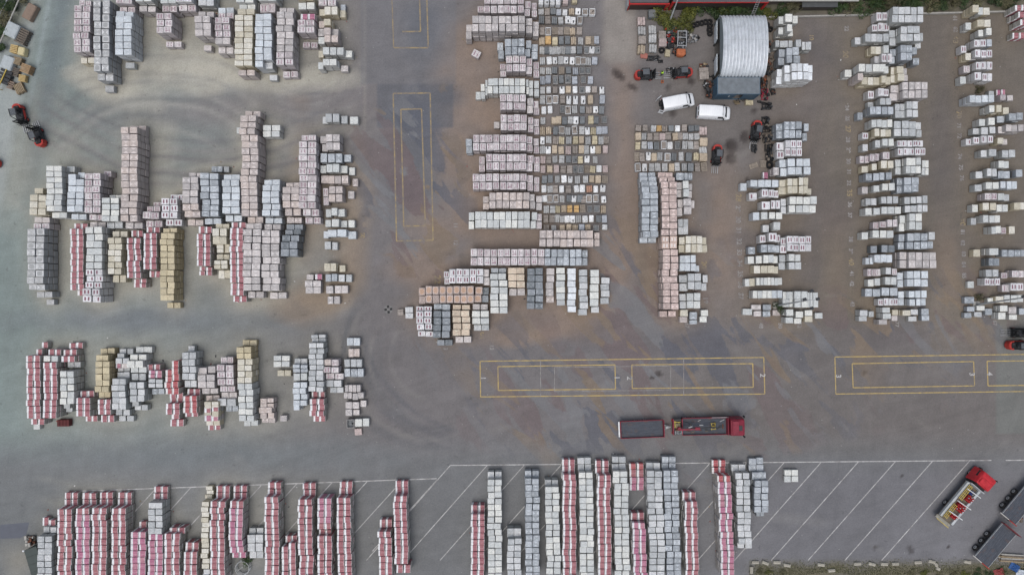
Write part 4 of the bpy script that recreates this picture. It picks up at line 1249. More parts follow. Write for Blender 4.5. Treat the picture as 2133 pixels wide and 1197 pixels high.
c = bright(t, c, 0.93, 1.07, t.ramp(sw, 0.3, 0.7))
c = bright(t, c, 0.96, 1.04, t.ramp(sw2, 0.3, 0.7))
c = bright(t, c, 0.88, 1.12, t.ramp(md, 0.3, 0.7))
c = bright(t, c, 0.84, 1.14, t.ramp(fn, 0.3, 0.7))
c = bright(t, c, 0.86, 1.15, t.ramp(gr, 0.3, 0.7))
spots = t.ramp(t.noise(P, 0.9, 3.0, 0.6), 0.66, 0.70)
c = t.mix(t.math('MULTIPLY', spots, 0.25), c, (0.05, 0.048, 0.048))
vor = t.new('ShaderNodeTexVoronoi', feature='F1'); vor.inputs['Scale'].default_value = 0.55
t.link(P, vor.inputs['Vector'])
c = t.mix(t.ramp(vor.outputs['Distance'], 0.05, 0.035, 0.0, 0.45), c, (0.42, 0.41, 0.39))
t.bump(t.math('ADD', fn, gr), 0.25, 0.02)
ground_mat = t.finish(c, t.ramp(md, 0.3, 0.7, 0.75, 0.95), 0.0, 0.25)
me.materials.append(ground_mat)
g = bpy.data.objects.new('yard_ground', me); COL.objects.link(g)
tag(g, kind='structure')

# ------------------------------------------------------------------ painted markings, sheets a few mm above the asphalt
def paint_mat(name, col, wear):
    t = NT(name)
    tc = t.new('ShaderNodeTexCoord')
    n = t.noise(tc.outputs['Object'], 1.1, 5.0, 0.75)
    f = t.noise(tc.outputs['Object'], 9.0, 3.0, 0.7)
    w = t.ramp(t.math('ADD', t.math('MULTIPLY', n, 0.7), t.math('MULTIPLY', f, 0.3)), wear - 0.12, wear + 0.14)
    c = t.mix(w, tuple(col), (0.17, 0.155, 0.15))
    return t.finish(c, 0.75)
YEL, WHI = paint_mat('yellow_paint', (0.52, 0.385, 0.13), 0.535), paint_mat('white_paint', (0.56, 0.56, 0.55), 0.525)
WHI2 = paint_mat('faded_white_paint', (0.36, 0.35, 0.34), 0.47)
def line(m, p0, p1, w=0.14, z=0.004):
    a, b = W(*p0), W(*p1)
    dd = (b - a).normalized(); n = Vector((-dd.y, dd.x, 0)) * w / 2
    m.quad([a - n + Vector((0, 0, z)), b - n + Vector((0, 0, z)), b + n + Vector((0, 0, z)), a + n + Vector((0, 0, z))])
def rect(m, pts, w=0.15, z=0.004):
    for i in range(len(pts)):
        line(m, pts[i], pts[(i + 1) % len(pts)], w, z + i * 0.0007)
m = MB()
rect(m, [(1000, 752), (1591, 744), (1593, 820), (1001, 826)])
rect(m, [(1037, 763), (1281, 759.5), (1282, 810), (1038, 812.5)], 0.15, 0.008)
rect(m, [(1316, 759.5), (1568, 757), (1569, 806), (1317, 808.5)], 0.15, 0.008)
rect(m, [(1739, 743), (2180, 737), (2182, 814), (1741, 820)], 0.15, 0.008)
rect(m, [(1775, 757), (2028, 752.5), (2030, 803), (1777, 807)], 0.15, 0.012)
rect(m, [(2056, 752), (2180, 750.5), (2182, 801.5), (2058, 803)], 0.15, 0.012)
o = m.build('yellow_bay_marking', YEL); tag(o, kind='structure')
m = MB()
rect(m, [(819, 195), (896, 194), (902, 500), (826, 502)], 0.2)
rect(m, [(835, 228), (878, 227), (886, 470), (841, 471)], 0.2, 0.008)
line(m, (888, -40), (892, 100), 0.2, 0.008); line(m, (820, 100), (892, 100), 0.2, 0.009); line(m, (873, -40), (876, 66), 0.2, 0.008); line(m, (838, 66.5), (876, 66), 0.2, 0.009); line(m, (815, -40), (820, 100), 0.16, 0.008)
o = m.build('aisle_bay_marking', paint_mat('worn_yellow_paint', (0.40, 0.30, 0.13), 0.46)); tag(o, kind='structure')
m = MB()
line(m, (165, 1022), (910, 996)); line(m, (938, 968.5), (2065, 958)); line(m, (2095, 958), (2200, 957))
for k in range(9):
    x = 325 + 73.3 * k; y = 1016 - 2.35 * k
    line(m, (x, y), (x - 136, y + 150), 0.12, 0.008)
for k in range(15):
    x = 938 + 77.3 * k; y = 968.5 - 0.72 * k
    dy = 1166 - y
    line(m, (x, y), (x - dy * 0.885, 1166), 0.12, 0.008)
o = m.build('parking_line_marking', WHI); tag(o, kind='structure')
m = MB()
line(m, (1126, 750), (1126, 825), 0.10, 0.0140); line(m, (1424, 746), (1424, 823), 0.10, 0.0140)
rect(m, [(1155, 764.5), (1397, 761.5), (1397, 812), (1155, 814.5)], 0.10, 0.0160)
o = m.build('white_bay_marking', WHI2); tag(o, kind='structure')

def numerals(name, items, mat, size):
    ms = MB(); ms.mats.append(mat)
    for txt, px, py, rot, sc in items:
        cu = bpy.data.curves.new('numeral', 'FONT')
        cu.body = txt; cu.size = size * sc; cu.align_x = 'CENTER'; cu.align_y = 'CENTER'
        cu.offset = 0.03
        ob = bpy.data.objects.new('numeral', cu)
        COL.objects.link(ob)
        bpy.context.view_layer.update()
        mm = bpy.data.meshes.new_from_object(ob.evaluated_get(bpy.context.evaluated_depsgraph_get()))
        p = W(px, py)
        mm.transform(Matrix.Translation((p.x, p.y, 0.018)) @ Matrix.Rotation(R(rot), 4, 'Z'))
        ms.bm.from_mesh(mm)
        bpy.data.meshes.remove(mm); bpy.data.objects.remove(ob); bpy.data.curves.remove(cu)
    o = ms.build(name); tag(o, kind='structure')
yn = [('20', 1761, 114, -90, 1), ('27', 1766, 269, -90, 1), ('35', 1769, 402, -90, 1), ('40', 1773, 545, -90, 1), ('28', 1538, 412, -90, 1.1), ('63', 1990, 84, -90, 1), ('70', 1997, 239, -90, 1), ('80', 2005, 463, -90, 1), ('20', 1466, 551, -90, 1), ('5', 1004, 697, 180, 1.2), ('22', 911, 582, -90, 1.2), ('10', 1690, 78, -90, .8), ('50', 755, 490, -90, .8)]
wn_ = [('1', 1006, 787, -90, 1), ('1', 1285, 786, -90, 1), ('2', 1311, 787, -90, 1), ('2', 1588, 781, -90, 1), ('3', 1746, 783, -90, 1), ('3', 2024, 779, -90, 1), ('4', 2061, 778, -90, 1), ('18', 1469, 625, -90, .9)]
wn_ += [(str(n), 1537 + k * 0.7, 435 + k * 22.6, -90, .85) for k, n in enumerate(range(29, 38))]
wn_ += [(str(n), x, y, -90, .7) for n, x, y in ((22, 1763, 60), (24, 1764, 225), (25, 1765, 247), (28, 1766, 291), (29, 1767, 313), (30, 1767, 336), (31, 1768, 358), (32, 1768, 381), (36, 1770, 426), (37, 1770, 448), (38, 1772, 498), (39, 1772, 523), (41, 1774, 570), (42, 1774, 590), (43, 1775, 633), (61, 1989, 39), (62, 1990, 62), (71, 1997, 262), (72, 1998, 283), (74, 1999, 326), (75, 2001, 349), (76, 2003, 371), (81, 2005, 484), (82, 2005, 506), (83, 2007, 529), (84, 2007, 551), (85, 2008, 574), (48, 1585, 678), (50, 1625, 678), (52, 1665, 677), (77, 1868, 675), (67, 2072, 672), (17, 1431, 677), (3, 928, 726), (13, 1024, 723), (12, 949, 505), (11, 949, 469))]
numerals('yellow_row_number_marking', yn, bpy.data.materials['worn_yellow_paint'], 1.05)
numerals('white_row_number_marking', [w for w in wn_ if w[4] == 1], WHI, 1.05)
numerals('faded_row_number_marking', [w for w in wn_ if w[4] != 1], WHI2, 1.15)

# ------------------------------------------------------------------ shared materials for the depot things
RED = flat('machine_red', (0.43, 0.045, 0.035), 0.5, 0, 0.4, 3.5)
DKRED = flat('lorry_red', (0.25, 0.028, 0.05), 0.45, 0, 0.35, 1.8)
BRRED = flat('bright_cab_red', (0.52, 0.03, 0.04), 0.42, 0, 0.3, 1.6)
BLACK = flat('black_steel', (0.018, 0.019, 0.021), 0.55, 0, 0.4, 4)
CHAR = flat('charcoal_steel', (0.045, 0.048, 0.052), 0.5, 0, 0.4, 4)
RUBBER = flat('tyre_rubber', (0.016, 0.016, 0.017), 0.85, 0, 0.3, 6)
STEEL = flat('bare_steel', (0.42, 0.43, 0.44), 0.4, 0.6, 0.3, 4)
GALV = flat('galvanised_steel', (0.40, 0.42, 0.43), 0.5, 0.3, 0.2, 2)
ALU = flat('aluminium_sheet', (0.52, 0.55, 0.56), 0.45, 0.3, 0.2, 2)
WHITE = flat('van_white', (0.80, 0.82, 0.83), 0.3, 0, 0.05, 0.8, 0.5)
GLASS = flat('dark_glass', (0.012, 0.016, 0.02), 0.08, 0, 0.2, 2, 0.6)
LAMPW = flat('headlamp_lens', (0.6, 0.62, 0.64), 0.15, 0.2, 0.1)
LAMPR = flat('tail_lamp_red', (0.35, 0.01, 0.01), 0.25)
ORANGE = flat('scrap_orange', (0.42, 0.13, 0.055), 0.6, 0, 0.4, 3)
WOODM = flat('raw_pallet_wood', (0.33, 0.26, 0.17), 0.85, 0, 0.35, 4)
WOODD = flat('weathered_wood', (0.17, 0.145, 0.12), 0.9, 0, 0.4, 4)
WOODY = flat('fresh_yellow_wood', (0.50, 0.37, 0.17), 0.8, 0, 0.25, 4)
RUST = flat('rusty_iron', (0.16, 0.07, 0.045), 0.85, 0.1, 0.5, 5)
YELP = flat('yellow_ladder_paint', (0.55, 0.42, 0.10), 0.55, 0, 0.25, 3)
CONCR = flat('cast_concrete', (0.40, 0.39, 0.36), 0.9, 0, 0.25, 3)

# ------------------------------------------------------------------ part pallets: one mesh per load, twelve or so looks
LOOK = {
 'g': ('light grey slab', (0.44, 0.445, 0.44), 0), 'b': ('bluish grey slab', (0.39, 0.415, 0.45), 0), 'd': ('dark slate', (0.20, 0.213, 0.22), 0),
 'w': ('white wrapped', (0.74, 0.75, 0.75), 1), 't': ('tan kerb', (0.49, 0.41, 0.31), 0), 'o': ('orange wrapped', (0.56, 0.37, 0.17), 0),
 'k': ('grey-brown block', (0.33, 0.295, 0.265), 0), 'y': ('pale yellow block', (0.52, 0.46, 0.32), 0), 'p': ('pinkish block', (0.47, 0.39, 0.37), 0),
 'f': ('white-rimmed crate', (0.70, 0.71, 0.71), 2), 'F': ('dark open crate', (0.34, 0.33, 0.32), 2), 'e': ('bare slatted', (0.30, 0.26, 0.215), 3), 'O': ('rust red slab', (0.42, 0.25, 0.18), 0),
}
def load_mesh(code, rr):
    nm, col, typ = LOOK[code]
    mt = film_mat_cache(code)
    m = MB()
    m.mat(WOODD)
    if typ != 3:
        for q in (-0.4, 0, 0.4):
            m.box((q, 0, 0.05), (0.12, 0.98, 0.10))
        m.box((0, 0, 0.115), (0.98, 0.96, 0.03))
    if typ == 0:
        m.mat(mt)
        v = rr.random()
        if v < 0.45:
            m.box((rr.uniform(-.02, .02), 0, 0.56), (0.90, 0.90, 0.86), None, 0.05)
        elif v < 0.75:
            k = rr.uniform(-.15, .15)
            m.box((0, -0.245 + k / 2, 0.54), (0.88, 0.46 + k, 0.82), None, 0.03)
            m.box((0.02, 0.24 + k / 2, 0.46), (0.86, 0.45 - k, 0.66), None, 0.03)
        else:
            h = [rr.uniform(0.5, 0.86) for _ in range(3)]
            for q in range(3):
                m.box((-0.3 + 0.3 * q, rr.uniform(-.03, .03), 0.13 + h[q] / 2), (0.27, 0.88, h[q]), None, 0.02)
    elif typ == 1:
        m.mat(mt)
        m.box((0, 0, 0.50), (0.86, 0.88, 0.74), Matrix.Rotation(rr.uniform(-.05, .05), 3, 'Z'), 0.08)
        m.box((rr.uniform(-.1, .1), rr.uniform(-.1, .1), 0.92), (0.62, rr.uniform(.4, .6), 0.12), Matrix.Rotation(rr.uniform(-.2, .2), 3, 'Z'), 0.05)
        if rr.random() < 0.5:
            m.mat(CHAR); m.box((rr.uniform(-.2, .2), rr.uniform(-.25, .25), 0.985), (0.2, 0.3, 0.03))
    elif typ == 2:
        m.mat(mt)
        for sx in (-1, 1):
            m.box((sx * 0.43, 0, 0.55), (0.07, 0.92, 0.84), None, 0.01)
            m.box((0, sx * 0.43, 0.55), (0.785, 0.07, 0.84), None, 0.01)
        m.mat(film_mat_cache('k' if code == 'f' else 'd'))
        m.box((0, 0, 0.40), (0.78, 0.78, 0.54))
        for q in range(4):
            m.box((rr.uniform(-.25, .25), rr.uniform(-.25, .25), 0.72), (rr.uniform(.15, .3), rr.uniform(.15, .3), 0.14), Matrix.Rotation(rr.uniform(0, 3), 3, 'Z'), 0.02)
    else:
        m.mat(film_mat_cache('e'))
        for lv in range(4):
            z = lv * 0.25
            for q in (-0.42, 0, 0.42):
                m.box((q, 0, z + 0.09), (0.10, 0.96, 0.14))
            for q in range(6):
                m.box((rr.uniform(-.01, .01), -0.42 + 0.168 * q, z + 0.185), (0.98, 0.11, 0.04))
    return m.mesh('pallet_load')
_fm = {}
def film_mat_cache(code):
    if code not in _fm:
        nm, col, typ = LOOK[code]
        t = NT('load_' + nm.replace(' ', '_').replace('-', '_'))
        tc = t.new('ShaderNodeTexCoord'); oi = t.new('ShaderNodeObjectInfo')
        ad = t.new('ShaderNodeVectorMath', operation='ADD')
        sc_ = t.new('ShaderNodeVectorMath', operation='SCALE'); sc_.inputs['Scale'].default_value = 1.0
        t.link(tc.outputs['Object'], ad.inputs[0])
        cx = t.new('ShaderNodeCombineXYZ'); t.link(t.math('MULTIPLY', oi.outputs['Random'], 50.0), cx.inputs[0]); t.link(cx.outputs[0], ad.inputs[1])
        n = t.noise(ad.outputs[0], 3.0, 4.0, 0.7); f = t.noise(ad.outputs[0], 9.0, 3.0, 0.7)
        c = bright(t, col, 0.70, 1.22, t.ramp(n, 0.3, 0.7)); c = bright(t, c, 0.82, 1.15, t.ramp(f, 0.3, 0.7))
        c = bright(t, c, 0.78, 1.15, oi.outputs['Random'])
        sp = t.new('ShaderNodeSeparateXYZ'); t.link(tc.outputs['Object'], sp.inputs[0])
        j = t.math('MAXIMUM', band(t, t.math('FRACT', t.math('MULTIPLY_ADD', sp.outputs[0], 4.0, 0.5)), 0.5, 0.06, 0.05), band(t, t.math('FRACT', t.math('MULTIPLY_ADD', sp.outputs[1], 3.0, 0.5)), 0.5, 0.05, 0.05))
        c = t.mix(mul(t, j, 0.0 if typ == 1 else 0.4), c, tuple(x * 0.45 for x in col))
        t.bump(f, 0.4, 0.03)
        _fm[code] = t.finish(c, 0.45 if typ == 1 else 0.8)
    return _fm[code]
LM = {}
rr = random.Random(11)
for code in LOOK:
    LM[code] = [load_mesh(code, rr) for _ in range(4)]
def place_load(code, px, py, wpx, dpx, z, rz, label, group):
    o = bpy.data.objects.new('empty_pallet_stack' if code == 'e' else 'open_crate' if code in 'fF' else 'pallet_load', rr.choice(LM[code]))
    COL.objects.link(o)
    p = W(px, py, z)
    o.location = (p.x, p.y, 0); o.rotation_euler = (0, 0, rz)
    kk = (1 - z / H) / S
    o.scale = (wpx * kk, dpx * kk, z)
    tag(o, label, 'pallet' if code == 'e' else 'crate' if code in 'fF' else 'pallet load', group)
    return o
def noun(code):
    return LOOK[code][0] + (' pallet stack' if code == 'e' else '' if code in 'fF' else ' pallet load')
def field(txt, zone, group):
    for rn, ln in enumerate(txt.strip().splitlines()):
        a, items = ln.split(':')
        y0, y1 = map(float, a.split())
        items = items.split()
        for n, it in enumerate(items):
            code = it[-1]; px = float(it[:-1])
            z = rr.uniform(0.5, 0.95) if code not in 'e' else rr.uniform(0.4, 0.75)
            w = rr.uniform(11.0, 13.2); dd = (y1 - y0) * rr.uniform(0.95, 1.12)
            place_load(code, px, (y0 + y1) / 2 + rr.uniform(-1, 1), w, dd, z, rr.gauss(0, 0.035), f'{noun(code)}, {ORD[n + 1]} from west in {ORD[rn + 1]} {zone}', group)
field(FIELD, 'row of long pallet field', 'part pallets in the long field')
field(FIELD_B, 'row of small pallet block', 'part pallets below the vans')
for n, it in enumerate(FIELD_C.split('|')):
    px, py, code = it.split()
    px, py = float(px), float(py)
    if px > 1400:
        lb = f'{noun(code)}, {ORD[n + 1]} from north along east edge of small pallet block'
    elif px < 1345:
        lb = f'{noun(code)}, {ORD[n - 3]} from north in column along concrete bay edge'
    elif px < 1370:
        lb = f'{noun(code)}, {ORD[n - 7]} from north in column under green bushes'
    else:
        lb = f'{noun(code)} beside the scrap tractor, {"upper" if code == "k" else "lower"} one'
    place_load(code, px, py, 17.5, 18.5, 1.0, rr.gauss(0, 0.06), lb, 'part pallets in the workshop yard')
# four long white packs at the head of the field, the tilted pack in the aisle, small loads by the drain
for n in range(4):
    o = place_load('w', 1127 + 12 * n, 2, 11.5, 15, 1.6, 0, f'tall white pack at the head of the pallet field, {ORD[n + 1]} from west', 'part pallets in the long field')
place_load('p', 1178, 2, 12, 12, 1.2, 0, 'pinkish pallet load beside tall white packs at pallet field head', 'part pallets in the long field')
place_load('y', 1197, 0, 12, 12, 0.9, 0.05, 'pale pallet load east of pinkish load at pallet field head', 'part pallets in the long field')
o = bpy.data.objects.new('printed_film_pack', PACK_MESH['l'][0]); COL.objects.link(o)
p = W(992, 112, 0.9); o.location = (p.x, p.y, 0); o.rotation_euler = (0, 0, R(-27)); o.scale = (1.2, 1.05, 0.9)
tag(o, 'single purple-printed pack standing askew in the brown aisle', 'wrapped pack')
place_load('k', 834, 650, 14, 13, 0.7, 0.05, 'weathered brown pallet load beside the round drain cover', 'part pallets by the drain')
for (px, py, w, dd, z, rz, code, lb) in ((1467, 152, 22, 26, 1.0, 0.05, 'k', 'brown crate of castings beside the silver shed front'), (1570, 345, 18, 10, 0.15, 0.35, 'e', 'lone slatted pallet lying askew below the black racks'),
        (1590, 341, 12, 15, 0.3, 0.06, 'e', 'slatted pallet beside the tyre below black racks'), (1562, 213, 18, 11, 0.6, 0.03, 'y', 'wooden crate at foot of the blue container'), (1391, 110, 12, 15, 0.5, -0.1, 'y', 'yellow wooden crate beside the scrap tractor'),
        (746, 899, 16, 15, 0.5, 0.08, 'p', 'pinkish crate lying apart below white packs at aisle end'), (730, 882, 17, 19, 1.2, 0.0, 'F', 'dark open stillage with a pale sheet at aisle end')):
    place_load(code, px, py, w, dd, z, rz, lb, None)
for n in range(4):
    m = MB(); m.mat(flat('dark_red_tiles', (0.11, 0.03, 0.03), 0.8, 0, 0.3, 5))
    for q in range(3):
        m.box((0, 0, 0.2 + q * 0.26), (0.40, 0.95, 0.24), None, 0.02)
    m.mat(WOODD).box((0, 0, 0.04), (0.44, 1.0, 0.08))
    o = m.build('tile_stack'); p = W(121 + 6.4 * n, 881, 0.9); o.location = (p.x, p.y, 0)
    tag(o, f'narrow dark red tile stack, {ORD[n + 1]} from west below the long red stacks', 'tile stack', 'dark red tile stacks')

# ------------------------------------------------------------------ vehicles, built nose to +X
def wheel(name, parent, x, y, r, w, rim=STEEL, twin=False):
    m = MB(); m.mat(RUBBER)
    m.torus((x, y, r), r - w * 0.42, w * 0.42, 20, 8, (0, 1, 0))
    m.cyl((x, y - w * 0.42, r), (x, y + w * 0.42, r), r - w * 0.4, None, 18)
    o = m.build(name, None, parent, True)
    m = MB(); s = 1 if y > 0 else -1
    m.mat(rim).cyl((x, y + s * w * 0.30, r), (x, y + s * w * 0.47, r), r * 0.55, r * 0.5, 14)
    m.mat(CHAR).cyl((x, y + s * w * 0.46, r), (x, y + s * w * 0.52, r), r * 0.2, r * 0.16, 10)
    m.build('rim', None, o, True)
    return o

def section(x, w0, w1, z0, zs, z1, r=0.10):
    """a rounded van/cab cross-section: sill width w0, roof width w1"""
    return [(x, -w0, z0), (x, -w0 - 0.02, (z0 + zs) / 2), (x, -w0, zs), (x, -w1 - 0.02, z1 - r * 1.3), (x, -w1 + r * 0.6, z1 - r * 0.3), (x, -w1 + r * 2, z1),
            (x, 0, z1 + 0.025), (x, w1 - r * 2, z1), (x, w1 - r * 0.6, z1 - r * 0.3), (x, w1 + 0.02, z1 - r * 1.3), (x, w0, zs), (x, w0 + 0.02, (z0 + zs) / 2), (x, w0, z0)]

def make_van(label, loc, rz, doors_open, group):
    t = thing('delivery_van', label, 'van', loc, rz, group)
    t.scale = (0.94, 0.95, 0.97)
    L = 5.1; x0 = -L / 2
    m = MB(); m.mat(WHITE)
    S_ = [section(x0, 0.93, 0.80, 0.35, 1.15, 1.90), section(x0 + 0.12, 0.955, 0.83, 0.30, 1.15, 1.97), section(x0 + 2.6, 0.965, 0.84, 0.28, 1.15, 2.0),
          section(x0 + 3.45, 0.965, 0.80, 0.28, 1.15, 1.98), section(x0 + 3.85, 0.96, 0.74, 0.28, 1.13, 1.86), section(x0 + 4.35, 0.955, 0.76, 0.28, 1.08, 1.24, 0.06),
          section(x0 + 4.75, 0.93, 0.70, 0.28, 0.98, 1.10, 0.06), section(x0 + 5.0, 0.84, 0.60, 0.28, 0.80, 0.94, 0.06), section(x0 + 5.1, 0.70, 0.45, 0.30, 0.66, 0.74, 0.05)]
    m.loft(S_)
    m.build('body', None, t, True)
    m = MB(); m.mat(WHITE)
    for q in range(9):
        m.box((x0 + 0.35 + q * 0.33, 0, 2.022), (0.05, 1.25, 0.016))
    m.build('roof_rib', None, t)
    m = MB(); m.mat(GLASS)
    m.quad([(x0 + 3.60, -0.66, 1.985), (x0 + 3.60, 0.66, 1.985), (x0 + 4.40, 0.78, 1.30), (x0 + 4.40, -0.78, 1.30)])
    m.build('windscreen', None, t)
    for s in (-1, 1):
        m = MB(); m.mat(GLASS)
        m.quad([(x0 + 3.0, s * 0.985, 1.18), (x0 + 3.95, s * 0.985, 1.18), (x0 + 3.72, s * 0.88, 1.72), (x0 + 3.0, s * 0.88, 1.75)])
        m.build('side_window', None, t)
        m = MB(); m.mat(BLACK).box((x0 + 3.95, s * 1.08, 1.28), (0.14, 0.22, 0.26), None, 0.03)
        m.build('wing_mirror', None, t)
        m = MB(); m.mat(LAMPW).box((x0 + 4.90, s * 0.72, 0.80), (0.24, 0.22, 0.18), None, 0.04)
        m.build('headlight', None, t)
        m = MB(); m.mat(LAMPR).box((x0 - 0.01, s * 0.86, 1.1), (0.05, 0.10, 0.5), None, 0.02)
        m.build('tail_lamp', None, t)
        for k, x in enumerate((x0 + 0.95, x0 + 4.05)):
            wheel('wheel', t, x, s * 0.86, 0.33, 0.23)
        m = MB(); m.mat(CHAR)
        for hx in (x0 + 2.75, x0 + 1.75):
            m.box((hx, s * 0.99, 1.02), (0.16, 0.03, 0.04))
        m.build('handle', None, t)
    m = MB(); m.mat(CHAR).box((x0 + 4.98, 0, 0.42), (0.28, 1.5, 0.22), None, 0.06); m.box((x0 - 0.05, 0, 0.45), (0.16, 1.7, 0.18), None, 0.05)
    m.build('bumper', None, t)
    if doors_open:
        m = MB(); m.mat(BLACK).box((x0 + 0.02, 0, 1.12), (0.06, 1.55, 1.45))
        m.box((x0 - 0.16, 0.25, 0.78), (0.35, 0.6, 0.55), None, 0.05)
        m.build('load_opening', None, t)
        for s in (-1, 1):
            m = MB()
            M = Matrix.Rotation(s * R(28), 3, 'Z')
            m.mat(WHITE).box((x0 - 0.40, s * 1.05, 1.15), (0.80, 0.06, 1.45), M, 0.02)
            m.mat(GLASS).box((x0 - 0.42, s * 1.05, 1.52), (0.45, 0.075, 0.45), M)
            m.build('rear_door', None, t)
    else:
        m = MB(); m.mat(GLASS)
        for s in (-1, 1):
            m.box((x0 - 0.012, s * 0.40, 1.50), (0.02, 0.55, 0.42))
        m.build('rear_window', None, t)
    return t
p = W(1413, 212, 1.0)
make_van('white panel van with its rear doors swung open', (p.x, p.y, 0), R(11), True, 'white vans by the workshop')
p = W(1488, 234, 1.0)
make_van('white panel van with closed doors, parked below the blue container', (p.x, p.y, 0), R(-3), False, 'white vans by the workshop')

def make_forklift():
    t = bpy.data.objects.new('forklift', None); COL.objects.link(t)
    m = MB(); m.mat(CHAR).box((0.0, 0, 0.55), (2.3, 1.15, 0.55), None, 0.1)
    m.box((0.35, 0, 0.88), (0.9, 1.0, 0.18), None, 0.05)
    m.mat(BLACK).box((0.9, 0, 0.9), (0.35, 0.9, 0.45), None, 0.08)
    m.build('chassis', None, t, True)
    m = MB(); m.mat(BLACK).box((-0.78, 0, 1.12), (0.85, 0.86, 0.36), None, 0.08); m.mat(CHAR).box((-0.95, 0.2, 1.31), (0.3, 0.3, 0.06), None, 0.02)
    m.build('engine_hood', None, t, True)
    m = MB(); m.mat(RED)
    arc = [(-0.75, -0.66), (-1.0, -0.66), (-1.35, -0.54), (-1.55, -0.25), (-1.58, 0.0), (-1.55, 0.25), (-1.35, 0.54), (-1.0, 0.66), (-0.75, 0.66), (-0.90, 0.44), (-1.20, 0.40), (-1.26, 0.0), (-1.20, -0.40), (-0.90, -0.44)]
    m.loft([[(x, y, z) for x, y in arc] for z in (0.25, 0.55, 1.10)])
    m.loft([[(x * 0.985, y * 0.96, z) for x, y in arc] for z in (1.10, 1.20)])
    m.build('counterweight', None, t)
    for s in (-1, 1):
        m = MB(); m.mat(RED if s > 0 else CHAR).box((0.15, s * 0.60, 0.62), (1.5, 0.09, 0.42), None, 0.04)
        m.build('side_panel', None, t)
    m = MB(); m.mat(BLACK)
    for s in (-1, 1):
        m.cyl((0.75, s * 0.52, 0.8), (0.45, s * 0.50, 2.15), 0.05, None, 8)
        m.cyl((-0.65, s * 0.52, 1.1), (-0.60, s * 0.50, 2.15), 0.05, None, 8)
        m.box((-0.07, s * 0.50, 2.17), (1.12, 0.08, 0.08))
    for q in range(6):
        m.box((-0.55 + q * 0.2, 0, 2.17), (0.045, 0.93, 0.05))
    m.build('overhead_guard', None, t)
    m = MB(); m.mat(flat('guard_roof_sheet', (0.10, 0.11, 0.12), 0.25, 0, 0.2, 2, 0.5)).box((-0.07, 0, 2.225), (0.95, 0.78, 0.02))
    m.build('roof_panel', None, t)
    m = MB(); m.mat(BLACK).box((-0.30, 0, 1.0), (0.48, 0.5, 0.14), None, 0.05); m.box((-0.55, 0, 1.3), (0.12, 0.48, 0.55), None, 0.05)
    m.build('seat', None, t)
    m = MB(); m.mat(BLACK)
    for s in (-1, 1):
        m.box((1.28, s * 0.38, 1.15), (0.14, 0.09, 2.1)); m.box((1.38, s * 0.27, 1.05), (0.09, 0.07, 1.9))
    for z in (0.35, 1.2, 2.15):
        m.box((1.28, 0, z), (0.10, 0.67, 0.10))
    m.tube([(1.22, -0.15, 0.4), (1.22, -0.15, 2.0)], 0.04); m.tube([(1.22, 0.15, 0.4), (1.22, 0.15, 2.0)], 0.04)
    m.tube([(1.25, 0.05, 2.1), (0.95, 0.3, 1.6), (0.8, 0.4, 0.9)], 0.03)
    m.build('mast', None, t)
    m = MB(); m.mat(CHAR).box((1.50, 0, 0.38), (0.08, 1.1, 0.10)); m.box((1.50, 0, 0.75), (0.08, 1.1, 0.10))
    for s in (-1, -0.33, 0.33, 1):
        m.box((1.49, s * 0.5, 0.9), (0.05, 0.05, 0.8))
    m.build('carriage', None, t)
    for y in (-0.42, -0.14, 0.14, 0.42):
        m = MB(); m.mat(STEEL).box((2.05, y, 0.12), (1.05, 0.11, 0.05), None, 0.015); m.box((1.55, y, 0.40), (0.05, 0.11, 0.58))
        m.build('fork', None, t)
    for s in (-1, 1):
        wheel('wheel', t, 0.85, s * 0.60, 0.36, 0.28, RED)
        wheel('wheel', t, -0.95, s * 0.52, 0.30, 0.24, RED)
    return t
fk = make_forklift()
FK = [(1344, 155, 3, 'red forklift whose steel forks point at the man in the lime vest'), (1421, 151, 183, 'red forklift facing the man in the lime vest from the east'),
      (1576, 273, -97, 'red forklift parked with its mast down beside the black racks'), (1494, 323, -93, 'red forklift standing beside the small pallet block'),
      (39, 238, -75, 'red forklift in the west lane, the upper one with pale forks down'), (77, 284, 112, 'red forklift in the west lane, the lower one facing uphill'),
      (2122, 719, 0, 'red forklift cut by the frame edge below the far lamp'), (-26, 338, 175, 'red forklift showing only its rear at the west frame edge')]
for n, (px, py, rz, lb) in enumerate(FK):
    o = fk if n == 0 else copy_tree(fk)
    p = W(px, py, 1.0)
    o.location = (p.x, p.y, 0); o.rotation_euler = (0, 0, R(rz)); o.scale = (0.98, 1.0, 1.0)
    tag(o, lb, 'forklift', 'red forklifts')
# the dark forklift at the frame edge is the same machine in black
bk = {}
for sub in fk.children:
    pass
o = copy_tree(fk); p = W(2129, 693, 1.0); o.location = (p.x, p.y, 0); o.rotation_euler = (0, 0, R(180))
for ch in o.children:
    if ch.name.startswith(('counterweight', 'side_panel')):
        if ch.data.name not in bk:
            d2 = ch.data.copy(); d2.materials.clear(); d2.materials.append(BLACK); bk[ch.data.name] = d2
        ch.data = bk[ch.data.name]
tag(o, 'black forklift with two pale forks at the frame edge above a red forklift', 'forklift', 'red forklifts')

